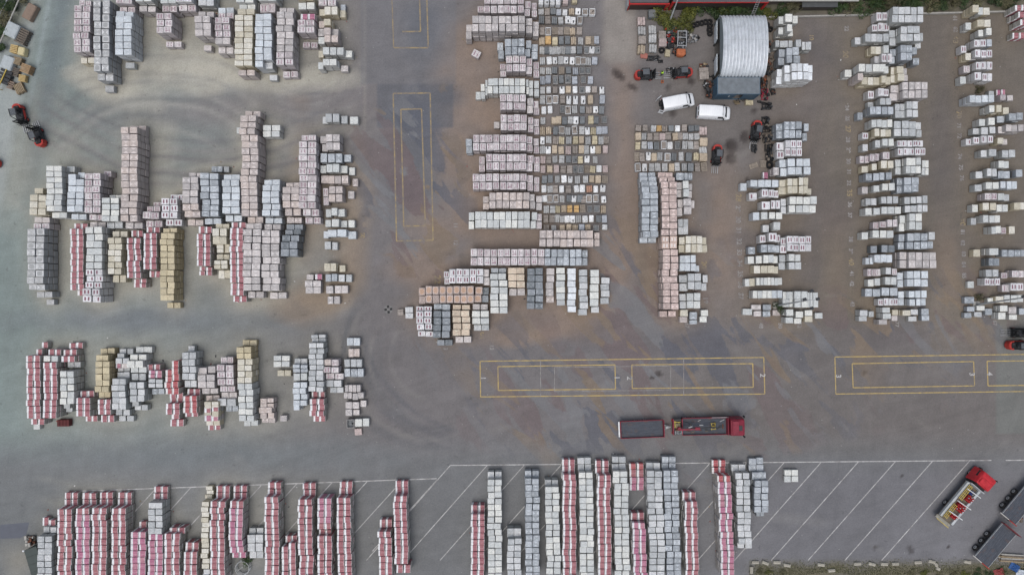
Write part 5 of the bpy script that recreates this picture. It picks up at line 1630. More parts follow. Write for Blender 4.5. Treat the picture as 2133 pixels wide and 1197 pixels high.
PLANK = None
def deck_mat():
    t = NT('worn_lorry_deck')
    tc = t.new('ShaderNodeTexCoord'); P = tc.outputs['Object']
    sp = t.new('ShaderNodeSeparateXYZ'); t.link(P, sp.inputs[0])
    n = t.noise(t.mapping(P, (0.6, 3, 1)), 2.0, 5.0, 0.7); f = t.noise(P, 14.0, 3.0, 0.7)
    c = t.mix(t.ramp(n, 0.35, 0.7), (0.045, 0.053, 0.068), (0.085, 0.095, 0.115))
    c = t.mix(t.ramp(f, 0.56, 0.70, 0, 0.34), c, (0.30, 0.31, 0.33))
    ru = t.noise(P, 1.1, 4.0, 0.7)
    c = t.mix(t.ramp(ru, 0.52, 0.68, 0, 0.6), c, (0.13, 0.075, 0.055))
    j = band(t, t.math('FRACT', t.math('MULTIPLY', sp.outputs[1], 4.0)), 0.5, 0.05, 0.05)
    c = t.mix(t.math('MULTIPLY', j, 0.5), c, (0.03, 0.03, 0.034))
    return t.finish(c, 0.7)
DECK = deck_mat()

def cab(t, xf, paint, w=1.22, hatch=True):
    """lorry cab, front at xf"""
    m = MB(); m.mat(paint)
    m.loft([section(xf - 2.15, w, w - 0.08, 0.55, 1.9, 2.85, 0.12), section(xf - 0.55, w + 0.01, w - 0.08, 0.55, 1.9, 2.95, 0.12), section(xf - 0.25, w, w - 0.10, 0.55, 1.9, 2.80, 0.12), section(xf - 0.02, w - 0.05, w - 0.2, 0.55, 1.5, 1.75, 0.1)])
    m.build('cab', None, t, True)
    m = MB(); m.mat(paint); m.box((xf - 1.55, 0, 3.0), (0.9, 2 * w - 0.5, 0.16), None, 0.06)
    m.build('roof_deflector', None, t)
    if hatch:
        m = MB(); m.mat(CHAR).box((xf - 0.85, -0.05, 2.985), (0.5, 0.72, 0.05), None, 0.02)
        m.build('roof_hatch', None, t)
    m = MB(); m.mat(GLASS); m.quad([(xf - 0.19, -w + 0.2, 2.62), (xf - 0.19, w - 0.2, 2.62), (xf + 0.02, w - 0.14, 1.85), (xf + 0.02, -w + 0.14, 1.85)])
    m.build('windscreen', None, t)
    for s in (-1, 1):
        m = MB(); m.mat(GLASS); m.quad([(xf - 1.25, s * (w + 0.02), 1.9), (xf - 0.35, s * (w + 0.02), 1.9), (xf - 0.40, s * (w - 0.05), 2.5), (xf - 1.25, s * (w - 0.05), 2.5)])
        m.build('side_window', None, t)
        m = MB(); m.mat(BLACK).box((xf - 0.10, s * (w + 0.22), 2.2), (0.14, 0.26, 0.6), None, 0.04); m.cyl((xf - 0.25, s * (w - 0.02), 2.5), (xf - 0.1, s * (w + 0.2), 2.45), 0.025, None, 6)
        m.build('wing_mirror', None, t)
        m = MB(); m.mat(LAMPW).box((xf - 0.02, s * 0.9, 0.85), (0.10, 0.36, 0.2), None, 0.03)
        m.build('headlight', None, t)
    m = MB(); m.mat(CHAR).box((xf - 0.06, 0, 0.6), (0.24, 2 * w - 0.1, 0.35), None, 0.06)
    m.build('bumper', None, t)

# red drawbar lorry with its crane folded over an empty deck
p = W(1469, 886, 1.0)
t = thing('flatbed_lorry', 'dark red flatbed lorry with a folded crane and empty deck, coupled to a trailer', 'lorry', (p.x, p.y, 0), R(1.2))
cab(t, 5.35, DKRED)
m = MB(); m.mat(CHAR).box((0.2, 0.45, 0.85), (9.0, 0.12, 0.28)); m.box((0.2, -0.45, 0.85), (9.0, 0.12, 0.28)); m.box((2.4, 0.95, 0.75), (1.2, 0.5, 0.6), None, 0.1)
m.build('chassis', None, t)
m = MB(); m.mat(DECK).box((-0.2, 0, 1.15), (6.3, 2.36, 0.14)); m.build('deck', None, t)
for s in (-1, 1):
    m = MB(); m.mat(DKRED).box((-0.2, s * 1.22, 1.32), (6.4, 0.07, 0.5), None, 0.02)
    for q in range(9):
        m.box((-3.2 + q * 0.75, s * 1.265, 1.32), (0.06, 0.04, 0.46))
    m.build('side_board', None, t)
m = MB(); m.mat(DKRED).box((3.0, 0, 1.65), (0.10, 2.45, 1.15), None, 0.02); m.box((2.94, 0.6, 1.7), (0.06, 0.08, 1.1)); m.box((2.94, -0.6, 1.7), (0.06, 0.08, 1.1))
m.build('headboard', None, t)
m = MB(); m.mat(GALV).box((2.0, 1.27, 1.60), (2.4, 0.05, 0.10)); m.build('pale_rail', None, t)
m = MB(); m.mat(CHAR).box((-4.15, 0, 1.2), (1.2, 2.3, 0.5), None, 0.06); m.mat(YELP).box((-4.2, 0.72, 1.62), (0.9, 0.10, 0.10)); m.box((-4.0, 0.4, 1.65), (0.10, 0.7, 0.10)); m.box((-4.55, 0.4, 1.65), (0.10, 1.0, 0.10))
m.mat(flat('khaki_crane_base', (0.20, 0.17, 0.10), 0.6, 0, 0.3, 4)).box((-4.15, 0.25, 1.65), (0.7, 0.7, 0.6), None, 0.08); m.mat(DKRED).box((-4.75, 0, 1.3), (0.10, 2.3, 0.7)); m.box((-3.5, 0, 1.5), (0.10, 2.3, 0.6))
m.build('crane_base', None, t)
m = MB(); m.mat(DKRED); m.cyl((-4.1, -0.05, 1.8), (-4.1, -0.05, 2.6), 0.22, None, 12); m.box((-2.7, -0.12, 2.55), (2.9, 0.26, 0.30), Matrix.Rotation(R(2), 3, 'Z'), 0.04); m.box((-1.55, -0.08, 2.55), (0.75, 0.42, 0.34), None, 0.08)
m.mat(CHAR).box((-0.1, -0.02, 2.45), (2.6, 0.16, 0.18), Matrix.Rotation(R(2), 3, 'Z'), 0.03); m.cyl((-3.9, 0.05, 2.75), (-1.9, -0.02, 2.78), 0.06, None, 8)
m.build('crane_boom', None, t)
m = MB(); m.mat(YELP)
for s in (-1, 1):
    m.box((0.95, s * 0.42 + 0.05, 1.75), (0.75, 0.07, 0.10)); m.box((0.65 + 0.0, s * 0.28 + 0.05, 1.9), (0.09, 0.42, 0.09)); m.box((1.25, s * 0.3 + 0.05, 1.55), (0.07, 0.35, 0.5))
m.cyl((1.0, 0.05, 1.7), (1.0, 0.05, 2.4), 0.10, None, 8); m.box((0.95, 0.05, 1.95), (0.5, 0.3, 0.15))
m.build('crane_grab', None, t)
for k in range(16):
    qk = random.Random(90 + k)
    m = MB(); m.mat([WOODD, RUST, GALV, CHAR][k % 4]).box((qk.uniform(-3.0, 2.6), qk.uniform(-1.0, 1.0), 1.26), (qk.uniform(.15, .9), qk.uniform(.06, .2), 0.08), Matrix.Rotation(qk.choice((0, 1.57, .4, -.3)), 3, 'Z'), 0.01)
    m.build('dunnage', None, t)
m = MB(); m.mat(CHAR)
m.tube([(-3.9, 0.5, 1.9), (-3.4, 0.7, 1.5), (-2.6, 0.6, 1.35), (-2.2, 0.2, 1.9), (-1.7, -0.05, 2.4)], 0.035); m.tube([(-4.5, -0.6, 1.6), (-4.0, -0.8, 1.9), (-3.6, -0.5, 1.7), (-3.3, -0.2, 2.2)], 0.035)
m.build('hydraulic_hose', None, t)
m = MB(); m.mat(GALV)
for q in range(5):
    m.box((-4.5 + q * 0.22, -0.75, 1.62), (0.10, 0.5, 0.35), None, 0.03)
m.mat(RUST).box((-4.25, -0.35, 1.7), (0.5, 0.25, 0.4), None, 0.04); m.build('crane_valve_block', None, t)
for s in (-1, 1):
    for x in (4.1, -1.6, -2.9):
        wheel('wheel', t, x, s * 1.02, 0.5, 0.36)
    m = MB(); m.mat(LAMPR).box((-4.85, s * 0.9, 0.95), (0.06, 0.35, 0.14)); m.build('tail_lamp', None, t)

p = W(1336, 892, 1.0)
t = thing('drawbar_trailer', 'empty red-railed drawbar trailer behind the dark red lorry', 'trailer', (p.x, p.y, 0), R(2.3))
m = MB(); m.mat(DECK).box((0, 0, 1.15), (6.1, 2.36, 0.14)); m.build('deck', None, t)
for s in (-1, 1):
    m = MB(); m.mat(DKRED).box((0, s * 1.22, 1.32), (6.2, 0.07, 0.5), None, 0.02)
    for q in range(8):
        m.box((-2.8 + q * 0.8, s * 1.265, 1.32), (0.06, 0.04, 0.46))
    m.build('side_board', None, t)
m = MB(); m.mat(DKRED).box((3.12, 0, 1.5), (0.08, 2.5, 0.9), None, 0.02); m.build('headboard', None, t)
m = MB(); m.mat(DKRED).box((-3.08, 0, 1.35), (0.08, 2.5, 0.6), None, 0.02); m.build('tailboard', None, t)
m = MB(); m.mat(flat('reflective_white', (0.7, 0.72, 0.72), 0.4)).box((-3.30, 0.1, 1.45), (0.20, 2.2, 0.06)); m.build('rear_marker_board', None, t)
m = MB(); m.mat(CHAR).box((0, 0.45, 0.85), (6, 0.12, 0.28)); m.box((0, -0.45, 0.85), (6, 0.12, 0.28)); m.build('chassis', None, t)
m = MB(); m.mat(GALV); m.tube([(3.15, 0.4, 0.8), (4.3, 0.0, 0.75), (3.15, -0.4, 0.8)], 0.07); m.box((3.75, 0, 0.85), (0.5, 0.35, 0.25), None, 0.05); m.build('drawbar', None, t)
for s in (-1, 1):
    for x in (-0.75, 0.6):
        wheel('wheel', t, x, s * 1.02, 0.5, 0.36)

# crane-less delivery lorry at the slanted bays
p = W(2007, 1031, 1.0)
t = thing('delivery_lorry', 'bright red cab lorry with ladders and red loads on a grey flatbed', 'lorry', (p.x, p.y, 0), R(50))
cab(t, 4.45, BRRED, 1.2, False)
m = MB(); m.mat(BLACK).box((2.15, 0, 1.5), (0.5, 2.2, 1.3), None, 0.08); m.cyl((2.1, 0.9, 1.0), (2.1, 0.9, 2.9), 0.12, None, 10); m.build('engine_bay', None, t)
m = MB(); m.mat(CHAR).box((-0.4, 0.45, 0.85), (8.2, 0.12, 0.28)); m.box((-0.4, -0.45, 0.85), (8.2, 0.12, 0.28)); m.build('chassis', None, t)
m = MB(); m.mat(flat('timber_deck', (0.17, 0.145, 0.11), 0.85, 0, 0.35, 3)).box((-1.35, 0, 1.15), (6.3, 2.4, 0.14)); m.build('deck', None, t)
for s in (-1, 1):
    m = MB(); m.mat(ALU).box((-1.3, s * 1.02, 1.42), (6.3, 0.34, 0.42), None, 0.02)
    for q in range(7):
        m.box((-4.2 + q * 0.97, s * 1.20, 1.42), (0.07, 0.04, 0.44))
    m.build('side_board', None, t)
m = MB(); m.mat(ALU).box((1.83, 0, 1.75), (0.12, 2.4, 1.3), None, 0.02); m.build('headboard', None, t)
for x in (0.95, -1.25, -3.15):
    m = MB(); m.mat(flat('pole_white', (0.68, 0.70, 0.70), 0.4)).cyl((x + 0.15, -1.45, 2.0), (x - 0.05, 0.9, 2.0), 0.07, None, 10); m.build('cross_pole', None, t)
for x0_, x1_ in ((-0.9, 1.6), (-4.3, -1.9)):
    m = MB(); m.mat(YELP)
    for y in (0.35, 0.62, 0.88):
        m.box(((x0_ + x1_) / 2, y, 1.85), (x1_ - x0_, 0.06, 0.06))
    for q in range(6):
        m.box((x0_ + 0.1 + q * (x1_ - x0_ - 0.2) / 5, 0.615, 1.87), (0.05, 0.6, 0.05))
    m.build('ladder', None, t)
m = MB(); m.mat(flat('tailgate_grey', (0.30, 0.29, 0.25), 0.7)).box((-4.75, 0, 1.05), (0.5, 2.5, 0.12), None, 0.02); m.mat(YELP).box((-5.03, -0.2, 1.05), (0.10, 2.2, 0.10)); m.build('tail_lift', None, t)
for s in (-1, 1):
    for x in (3.3, -2.4):
        wheel('wheel', t, x, s * 1.0, 0.5, 0.36)
    m = MB(); m.mat(LAMPR).box((-4.6, s * 1.0, 0.9), (0.05, 0.35, 0.14)); m.build('tail_lamp', None, t)
q0 = Matrix.Translation((p.x, p.y, 0)) @ Matrix.Rotation(R(50), 4, 'Z')
REDL = flat('red_bottle_paint', (0.42, 0.03, 0.035), 0.5, 0, 0.3, 4); BLUL = flat('blue_bottle_paint', (0.04, 0.06, 0.22), 0.5)
for (lx, ly, nx_, ny_, mt_, lb) in ((0.15, -0.35, 3, 3, REDL, 'red gas bottle standing behind the cab of the bright red lorry'), (1.05, 0.0, 2, 2, BLUL, 'dark blue gas bottle at the headboard of the bright red lorry'), (-1.6, -0.2, 4, 4, REDL, 'red gas bottle in the middle cluster on the lorry deck'), (-3.2, -0.25, 2, 3, REDL, 'red gas bottle in the rear cluster on the lorry deck')):
    for i in range(nx_):
        for j in range(ny_):
            m = MB(); m.mat(mt_); m.cyl((0, 0, 0), (0, 0, 0.55), 0.15, None, 12); m.cyl((0, 0, 0.55), (0, 0, 0.68), 0.15, 0.07, 12); m.mat(GALV if (i + j) % 3 == 0 else mt_).cyl((0, 0, 0.68), (0, 0, 0.78), 0.08, None, 10)
            o = m.build('gas_bottle', None, None, True)
            o.location = q0 @ Vector((lx + i * 0.33 - nx_ * 0.16, ly + j * 0.33 - ny_ * 0.16, 1.22))
            tag(o, lb, 'gas bottle', lb.replace('gas bottle', 'gas bottles'))

def deck_trailer(px, py, rz, L, label):
    p = W(px, py, 1.2)
    t = thing('flatbed_trailer', label, 'trailer', (p.x, p.y, 0), R(rz), 'dark-decked trailers')
    m = MB(); m.mat(DECK).box((0, 0, 1.25), (L, 2.44, 0.16)); m.build('deck', None, t)
    for s in (-1, 1):
        m = MB(); m.mat(GALV).box((0, s * 1.255, 1.30), (L, 0.07, 0.22), None, 0.02); m.build('side_rail', None, t)
        for x in (-L * 0.32, -L * 0.32 + 1.3, -L * 0.32 + 2.6):
            wheel('wheel', t, x, s * 1.32, 0.52, 0.38, GALV)
    m = MB(); m.mat(flat('dark_red_bulkhead', (0.16, 0.035, 0.04), 0.6)).box((L / 2 + 0.05, 0, 1.7), (0.10, 3.0, 0.9)); m.build('headboard', None, t)
    m = MB(); m.mat(flat('pale_tail_bar', (0.55, 0.53, 0.50), 0.6)).box((-L / 2 - 0.1, 0.7, 1.3), (0.10, 1.6, 0.12)); m.mat(RED).box((-L / 2 - 0.1, -0.85, 1.3), (0.10, 1.4, 0.12)); m.build('tail_bar', None, t)
    m = MB(); m.mat(CHAR).box((0, 0.45, 0.9), (L * 0.95, 0.14, 0.35)); m.box((0, -0.45, 0.9), (L * 0.95, 0.14, 0.35)); m.build('chassis', None, t)
    return t
deck_trailer(2072, 1134, 50, 6.2, 'dark-decked trailer with three pale-hubbed wheels by the timber pile')
deck_trailer(2128, 1046, 50, 6.0, 'dark-decked trailer cut by the frame edge above another trailer')
p = W(2118, 1081, 1.0)
m = MB()
for q in range(14):
    rq = random.Random(q)
    m.mat([WOODD, ORANGE, BLACK, YELP, CHAR][q % 5])
    m.box((rq.uniform(-1.0, 1.0), rq.uniform(-.8, .8), rq.uniform(.2, 1.2)), (rq.uniform(.3, 1.3), rq.uniform(.08, .4), rq.uniform(.1, .4)), Matrix.Rotation(rq.uniform(-.6, 1.2), 3, 'Z'), 0.03)
o = m.build('lorry_crane'); o.location = (p.x, p.y, 0.0); o.rotation_euler = (0, 0, R(-35))
tag(o, 'dark folded crane with orange parts between the two flatbed trailers', 'crane')

# ------------------------------------------------------------------ workshop: silver barrel-roofed shed and blue container
x0s, x1s = 29.55, 35.95
yN, yS = 38.55, 30.2
ymid, half = (yN + yS) / 2, (yN - yS) / 2
t = thing('barrel_shed', 'silver corrugated barrel-roofed shed with an open west front', 'shed', ((x0s + x1s) / 2, ymid, 0))
def L_(x, y, z):
    return Vector((x - (x0s + x1s) / 2, y - ymid, z))
m = MB()
nxr, nar = 208, 40
zsp, rise = 2.75, 1.75
vs = []
for sh in (0.0, -0.05):
    for i in range(nxr + 1):
        x = x0s + 0.05 + (x1s - x0s - 0.1) * i / nxr
        cr_ = 0.20 * abs(math.cos(math.pi * 13 * i / nxr)) - 0.09
        for j in range(nar + 1):
            a = math.pi * j / nar
            rr_ = 1.0
            vs.append(L_(x, ymid + math.cos(a) * (half + 0.12 + cr_ + sh), zsp - 0.25 + (rise + cr_ + sh + 0.25) * abs(math.sin(a)) ** 0.85))
fs = []
n1_ = (nxr + 1) * (nar + 1)
for i in range(nxr):
    for j in range(nar):
        a, b = i * (nar + 1) + j, (i + 1) * (nar + 1) + j
        fs.append((a, b, b + 1, a + 1)); fs.append((n1_ + a, n1_ + a + 1, n1_ + b + 1, n1_ + b))
for j in range(nar):
    fs.append((j, j + 1, n1_ + j + 1, n1_ + j)); o_ = nxr * (nar + 1)
    fs.append((o_ + j + 1, o_ + j, n1_ + o_ + j, n1_ + o_ + j + 1))
m._faces(vs, fs)
ts = NT('silver_corrugated')
tc = ts.new('ShaderNodeTexCoord'); n = ts.noise(tc.outputs['Object'], 1.2, 5.0, 0.7); f = ts.noise(ts.mapping(tc.outputs['Object'], (1, 0.2, 0.2)), 5.0, 4.0, 0.7)
sp = ts.new('ShaderNodeSeparateXYZ'); ts.link(tc.outputs['Object'], sp.inputs[0])
cc_ = bright(ts, (0.63, 0.665, 0.695), 0.82, 1.1, ts.ramp(n, 0.3, 0.7)); cc_ = bright(ts, cc_, 0.88, 1.08, ts.ramp(f, 0.3, 0.7))
seam = band(ts, sp.outputs[1], 0.3, 0.05, 0.03)
cc_ = ts.mix(ts.math('MULTIPLY', seam, 0.25), cc_, (0.35, 0.37, 0.38))
m.mats.append(ts.finish(cc_, 0.42, 0.25, 0.4))
m.build('roof', None, t, True)
SHEDG = flat('shed_grey_sheet', (0.20, 0.235, 0.25), 0.6, 0, 0.2, 2)
m = MB(); m.mat(SHEDG)
for y in (yN - 0.1, yS + 0.1):
    m.box(L_((x0s + x1s) / 2, y, 1.30), (x1s - x0s, 0.12, 2.6))
m.build('wall', None, t)
m = MB(); m.mat(SHEDG)
prof = [(math.cos(math.pi * j / 16) * half * 0.98, zsp - 0.3 + (rise + 0.2) * abs(math.sin(math.pi * j / 16)) ** 0.85) for j in range(17)]
sec = [(-half * 0.98, 0.0)] ; sec = [(prof[0][0], 0)] + prof + [(prof[-1][0], 0)]
m.loft([[L_(x1s - 0.12, ymid + a, z) for a, z in sec], [L_(x1s - 0.04, ymid + a, z) for a, z in sec]])
m.build('end_wall', None, t)
m = MB(); m.mat(SHEDG)
top = [(a, z) for a, z in prof if z > 2.9]
m.loft([[L_(x0s + 0.05, ymid + a, z) for a, z in top + [(top[-1][0], 2.9), (top[0][0], 2.9)]], [L_(x0s + 0.13, ymid + a, z) for a, z in top + [(top[-1][0], 2.9), (top[0][0], 2.9)]]])
m.build('gable', None, t)
PALE = flat('pale_door_sheet', (0.62, 0.67, 0.70), 0.5, 0, 0.12, 1.5)
for ya, yb, ang in ((yN - 0.6, ymid + 0.95, 0), (ymid - 1.15, yS + 0.6, 0)):
    m = MB(); m.mat(PALE)
    yc, ln = (ya + yb) / 2, abs(ya - yb)
    m.box(L_(x0s - 0.12, yc, 1.5), (0.08, ln, 2.9), Matrix.Rotation(R(-9), 3, 'Y'), 0.01)
    for q in range(6):
        m.box(L_(x0s - 0.17, yc - ln / 2 + ln * (q + 0.5) / 6, 1.5), (0.05, 0.05, 2.85), Matrix.Rotation(R(-9), 3, 'Y'))
    m.build('door', None, t)
m = MB(); m.mat(CHAR)
for y in (ymid + 1.0, ymid - 1.2):
    m.box(L_(x0s, y, 1.5), (0.16, 0.16, 3.0))
m.build('door_post', None, t)
m = MB(); m.mat(flat('shed_floor', (0.10, 0.095, 0.09), 0.9)).box(L_((x0s + x1s) / 2, ymid, 0.03), (x1s - x0s - 0.3, yN - yS - 0.4, 0.05)); m.build('floor_slab', None, t)

def corrugated_box(name, cx, cy, lx, ly, h, body, roofm, label, opening=None):
    t = thing(name, label, 'container', (cx, cy, 0))
    m = MB(); m.mat(body)
    hx, hy = lx / 2, ly / 2
    for s in (-1, 1):
        n = 40
        pts = []
        segs = [(-hx, hx)]
        if opening and s == -1:
            segs = [(-hx, opening[0]), (opening[1], hx)]
        for a, b in segs:
            k = max(4, int(n * (b - a) / lx))
            for q in range(k):
                xa, xb = a + (b - a) * q / k, a + (b - a) * (q + 1) / k
                off = 0.04 if q % 2 else 0.0
                m.box(((xa + xb) / 2, s * (hy - 0.06 + off), h / 2), (xb - xa - 0.003, 0.06, h - 0.25))
        for q in range(14):
            off = 0.04 if q % 2 else 0.0
            m.box((s * (hx - 0.06 + off), -hy + 0.15 + (ly - 0.3) * (q + 0.5) / 14, h / 2), (0.06, (ly - 0.3) / 14 - 0.003, h - 0.25))
    m.build('wall', None, t)
    m = MB(); m.mat(body)
    for s in (-1, 1):
        for r_ in (-1, 1):
            m.box((s * (hx - 0.03), r_ * (hy - 0.03), h / 2), (0.15, 0.15, h))
        m.box((0, s * (hy - 0.03), h - 0.08), (lx - 0.22, 0.13, 0.14)); m.box((0, s * (hy - 0.03), 0.09), (lx - 0.22, 0.13, 0.16))
        m.box((s * (hx - 0.03), 0, h - 0.08), (0.13, ly - 0.22, 0.14)); m.box((s * (hx - 0.03), 0, 0.09), (0.13, ly - 0.22, 0.16))
    m.build('corner_frame', None, t)
    m = MB(); m.mat(roofm)
    n = 38
    for q in range(n):
        m.box((-hx + 0.05 + (lx - 0.1) * (q + 0.5) / n, 0, h - 0.02 + (0.022 if q % 2 else 0)), ((lx - 0.1) / n - 0.002, ly - 0.1, 0.05))
    m.build('roof', None, t)
    return t
BLUEC = flat('container_blue', (0.07, 0.125, 0.18), 0.5, 0.1, 0.25, 2)
GREYR = flat('container_roof_grey', (0.19, 0.215, 0.235), 0.6, 0.1, 0.25, 1.5)
t = corrugated_box('shipping_container', 32.35, 28.75, 6.05, 2.4, 2.75, BLUEC, GREYR, 'blue shipping container with a grey roof, south of the silver shed', (-0.2, 0.9))
m = MB(); m.mat(flat('white_notice', (0.7, 0.7, 0.68), 0.6)).box((-1.05, -1.195, 1.6), (0.35, 0.02, 0.5)); m.build('notice', None, t)
m = MB(); m.mat(WOODM).box((0.45, -1.75, 0.45), (0.75, 0.06, 1.2), Matrix.Rotation(R(40), 3, 'X')); m.build('door_board', None, t)

# ------------------------------------------------------------------ the warehouse along the north edge
ROOFG = flat('grey_purple_roof', (0.115, 0.108, 0.115), 0.7, 0, 0.2, 1)
WALLB = flat('brown_cladding', (0.06, 0.052, 0.045), 0.8, 0, 0.35, 1.2)
REDT = flat('red_trim', (0.45, 0.03, 0.03), 0.5, 0, 0.2, 2)
def ground_y(py): return (CY - py) / S
def ground_x(px): return (px - CX) / S
t = thing('warehouse', 'long brown warehouse with red trim and a dark ribbed roof', 'warehouse', (ground_x(1450), ground_y(20), 0))
bx0, bx1 = ground_x(1394), ground_x(1581)
by = ground_y(21)
def B_(x, y, z): return Vector((x - ground_x(1450), y - ground_y(20), z))
m = MB(); m.mat(WALLB).box(B_((bx0 + bx1) / 2, by + 7, 1.55), (bx1 - bx0, 14, 3.1))
n = 60
for q in range(n):
    m.box(B_(bx0 + (bx1 - bx0) * (q + 0.5) / n, by - 0.025, 1.5), (0.10, 0.05, 3.0))
m.build('wall', None, t)
m = MB(); m.mat(ROOFG).box(B_((bx0 + bx1) / 2, by + 6.95, 3.17), (bx1 - bx0 + 0.3, 14.3, 0.12))
for q in range(40):
    m.box(B_(bx0 + (bx1 - bx0) * (q + 0.5) / 40, by + 6.95, 3.26), (0.08, 14.2, 0.07))
m.build('roof', None, t)
m = MB(); m.mat(REDT).box(B_((bx0 + bx1) / 2, by - 0.22, 3.1), (bx1 - bx0 + 0.5, 0.10, 0.22)); m.box(B_(bx1 + 0.1, by - 0.12, 1.5), (0.35, 0.2, 3.0)); m.box(B_(bx0 - 0.1, by - 0.12, 1.5), (0.3, 0.2, 3.0))
m.build('red_trim', None, t)
ax0, ax1 = ground_x(1307), ground_x(1385)
m = MB(); m.mat(flat('annex_wall', (0.055, 0.035, 0.03), 0.8, 0, 0.3, 1.5)).box(B_((ax0 + ax1) / 2, by + 4, 1.05), (ax1 - ax0, 8, 2.1)); m.build('annex_wall', None, t)
m = MB(); m.mat(ROOFG).box(B_((ax0 + ax1) / 2, by + 4.15, 2.16), (ax1 - ax0 + 0.1, 8.0, 0.12))
for q in range(22):
    m.box(B_(ax0 + (ax1 - ax0) * (q + 0.5) / 22, by + 4.15, 2.25), (0.08, 7.9, 0.07))
m.build('annex_roof', None, t)
m = MB(); m.mat(REDT).box(B_((ax0 + ax1) / 2, by - 0.02, 2.05), (ax1 - ax0 + 0.3, 0.14, 0.30)); m.box(B_(ax0, by + 0.02, 1.05), (0.16, 0.2, 2.1)); m.box(B_(ax1, by + 0.02, 1.05), (0.5, 0.2, 2.1)); m.box(B_(ax0 - 0.05, by + 4, 2.05), (0.14, 8.0, 0.30))
m.build('annex_trim', None, t)
m = MB(); m.mat(GALV).box(B_(ax0 - 0.28, by + 0.4, 1.1), (0.10, 1.4, 2.2)); m.build('downpipe', None, t)
t = thing('low_store', 'low grey-brown store east of the warehouse with a pale eaves edge', 'building', (ground_x(1680), ground_y(8), 0))
sx0, sx1, sy = ground_x(1584), ground_x(1775), ground_y(10)
m = MB(); m.mat(flat('store_wall', (0.13, 0.11, 0.10), 0.85, 0, 0.25, 1)).box(((sx0 + sx1) / 2 - ground_x(1680), sy + 5 - ground_y(8), 1.1), (sx1 - sx0, 10, 2.2)); m.build('wall', None, t)
m = MB(); m.mat(flat('store_roof', (0.10, 0.085, 0.09), 0.8, 0, 0.25, 1)).box(((sx0 + sx1) / 2 - ground_x(1680), sy + 5.2 - ground_y(8), 2.28), (sx1 - sx0 + 0.2, 10.0, 0.14))
for q in range(6):
    m.box(((sx0 + sx1) / 2 - ground_x(1680), sy + 0.6 + q * 1.0 - ground_y(8), 2.37), (sx1 - sx0 + 0.2, 0.07, 0.05))
m.build('roof', None, t)
m = MB(); m.mat(CONCR).box(((sx0 + sx1) / 2 - ground_x(1680), sy - 0.2 - ground_y(8), 1.9), (sx1 - sx0, 0.25, 0.16)); m.build('eaves', None, t)
for px0, px1, py0, py1, col, lb in ((1795, 1990, -20, 4, (0.06, 0.062, 0.068), 'dark low roof behind the hedge at the north edge'), (1662, 1735, 10, 24, (0.085, 0.09, 0.092), 'dark ribbed sheet roof lying in the north hedge')):
    t = thing('lean_to', lb, 'shed', (ground_x((px0 + px1) / 2), ground_y((py0 + py1) / 2), 0))
    w_, d_ = (px1 - px0) / S, (py1 - py0) / S
    hh = 1.4 if py0 > 0 else 2.4
    m = MB(); m.mat(WALLB).box((0, 0, hh / 2), (w_ - 0.3, d_ - 0.2, hh)); m.build('wall', None, t)
    m = MB(); m.mat(flat('dark_sheet_%d' % px0, col, 0.6, 0, 0.3, 1.2)).box((0, 0, hh + 0.06), (w_, d_, 0.08))
    for q in range(int(w_ / 0.3)):
        m.box((-w_ / 2 + 0.15 + q * 0.3, 0, hh + 0.12), (0.06, d_, 0.05))
    m.build('roof', None, t)
# boundary kerb wall below the hedge
m = MB(); m.mat(CONCR)
a, b = W(1592, 38), W(2095, 26)
dv = b - a; m.box((0, 0, 0.2), (dv.length, 0.22, 0.4), None, 0.02)
o = m.build('boundary_wall'); o.location = ((a.x + b.x) / 2, (a.y + b.y) / 2, 0); o.rotation_euler = (0, 0, math.atan2(dv.y, dv.x))
tag(o, 'low concrete boundary wall along the foot of the north hedge', 'wall')

# ------------------------------------------------------------------ plants: stems and leaf blades through an uneven volume
def leaf_mat(name, c0, c1):
    t = NT(name)
    at = t.new('ShaderNodeAttribute', attribute_name='chance')
    oi = t.new('ShaderNodeObjectInfo')
    c = t.mix(at.outputs['Fac'], c0, c1)
    c = bright(t, c, 0.75, 1.25, oi.outputs['Random'])
    return t.finish(c, 0.6, 0, 0.3)
LEAF = [leaf_mat('dark_green_leaf', (0.018, 0.042, 0.014), (0.055, 0.085, 0.025)), leaf_mat('yellow_green_leaf', (0.045, 0.06, 0.012), (0.13, 0.13, 0.025)), leaf_mat('dry_weed_leaf', (0.06, 0.058, 0.03), (0.17, 0.16, 0.085))]
BARK = flat('bush_stem_bark', (0.06, 0.045, 0.03), 0.9)
def bush_mesh(seed, mat, n=900):
    q = random.Random(seed)
    lob = [(q.uniform(-.6, .6), q.uniform(-.6, .6), q.uniform(.25, .7), q.uniform(.28, .5)) for _ in range(9)]
    vs, fs, ch = [], [], []
    for i in range(n):
        lx, ly, lz, lr = q.choice(lob)
        while True:
            v = Vector((q.uniform(-1, 1), q.uniform(-1, 1), q.uniform(-1, 1)))
            if v.length < 1: break
        p = Vector((lx, ly, lz)) + v.normalized() * lr * (v.length ** 0.4)
        if p.z < 0.02: p.z = q.uniform(0.02, .2)
        nrm = (v + Vector((0, 0, 0.6))).normalized()
        a = Vector((q.gauss(0, 1), q.gauss(0, 1), q.gauss(0, 1))).cross(nrm).normalized()
        b = nrm.cross(a)
        s = q.uniform(0.035, 0.085)
        k = len(vs)
        vs += [p - a * s, p + b * s * 0.55, p + a * s, p - b * s * 0.55]
        fs.append((k, k + 1, k + 2, k + 3)); g_ = q.random() ** 1.5; ch += [g_] * 4
    me = bpy.data.meshes.new('crown')
    me.from_pydata([v[:] for v in vs], [], fs)
    at = me.attributes.new('chance', 'FLOAT', 'POINT'); at.data.foreach_set('value', np.array(ch, np.float32))
    me.materials.append(mat)
    return me
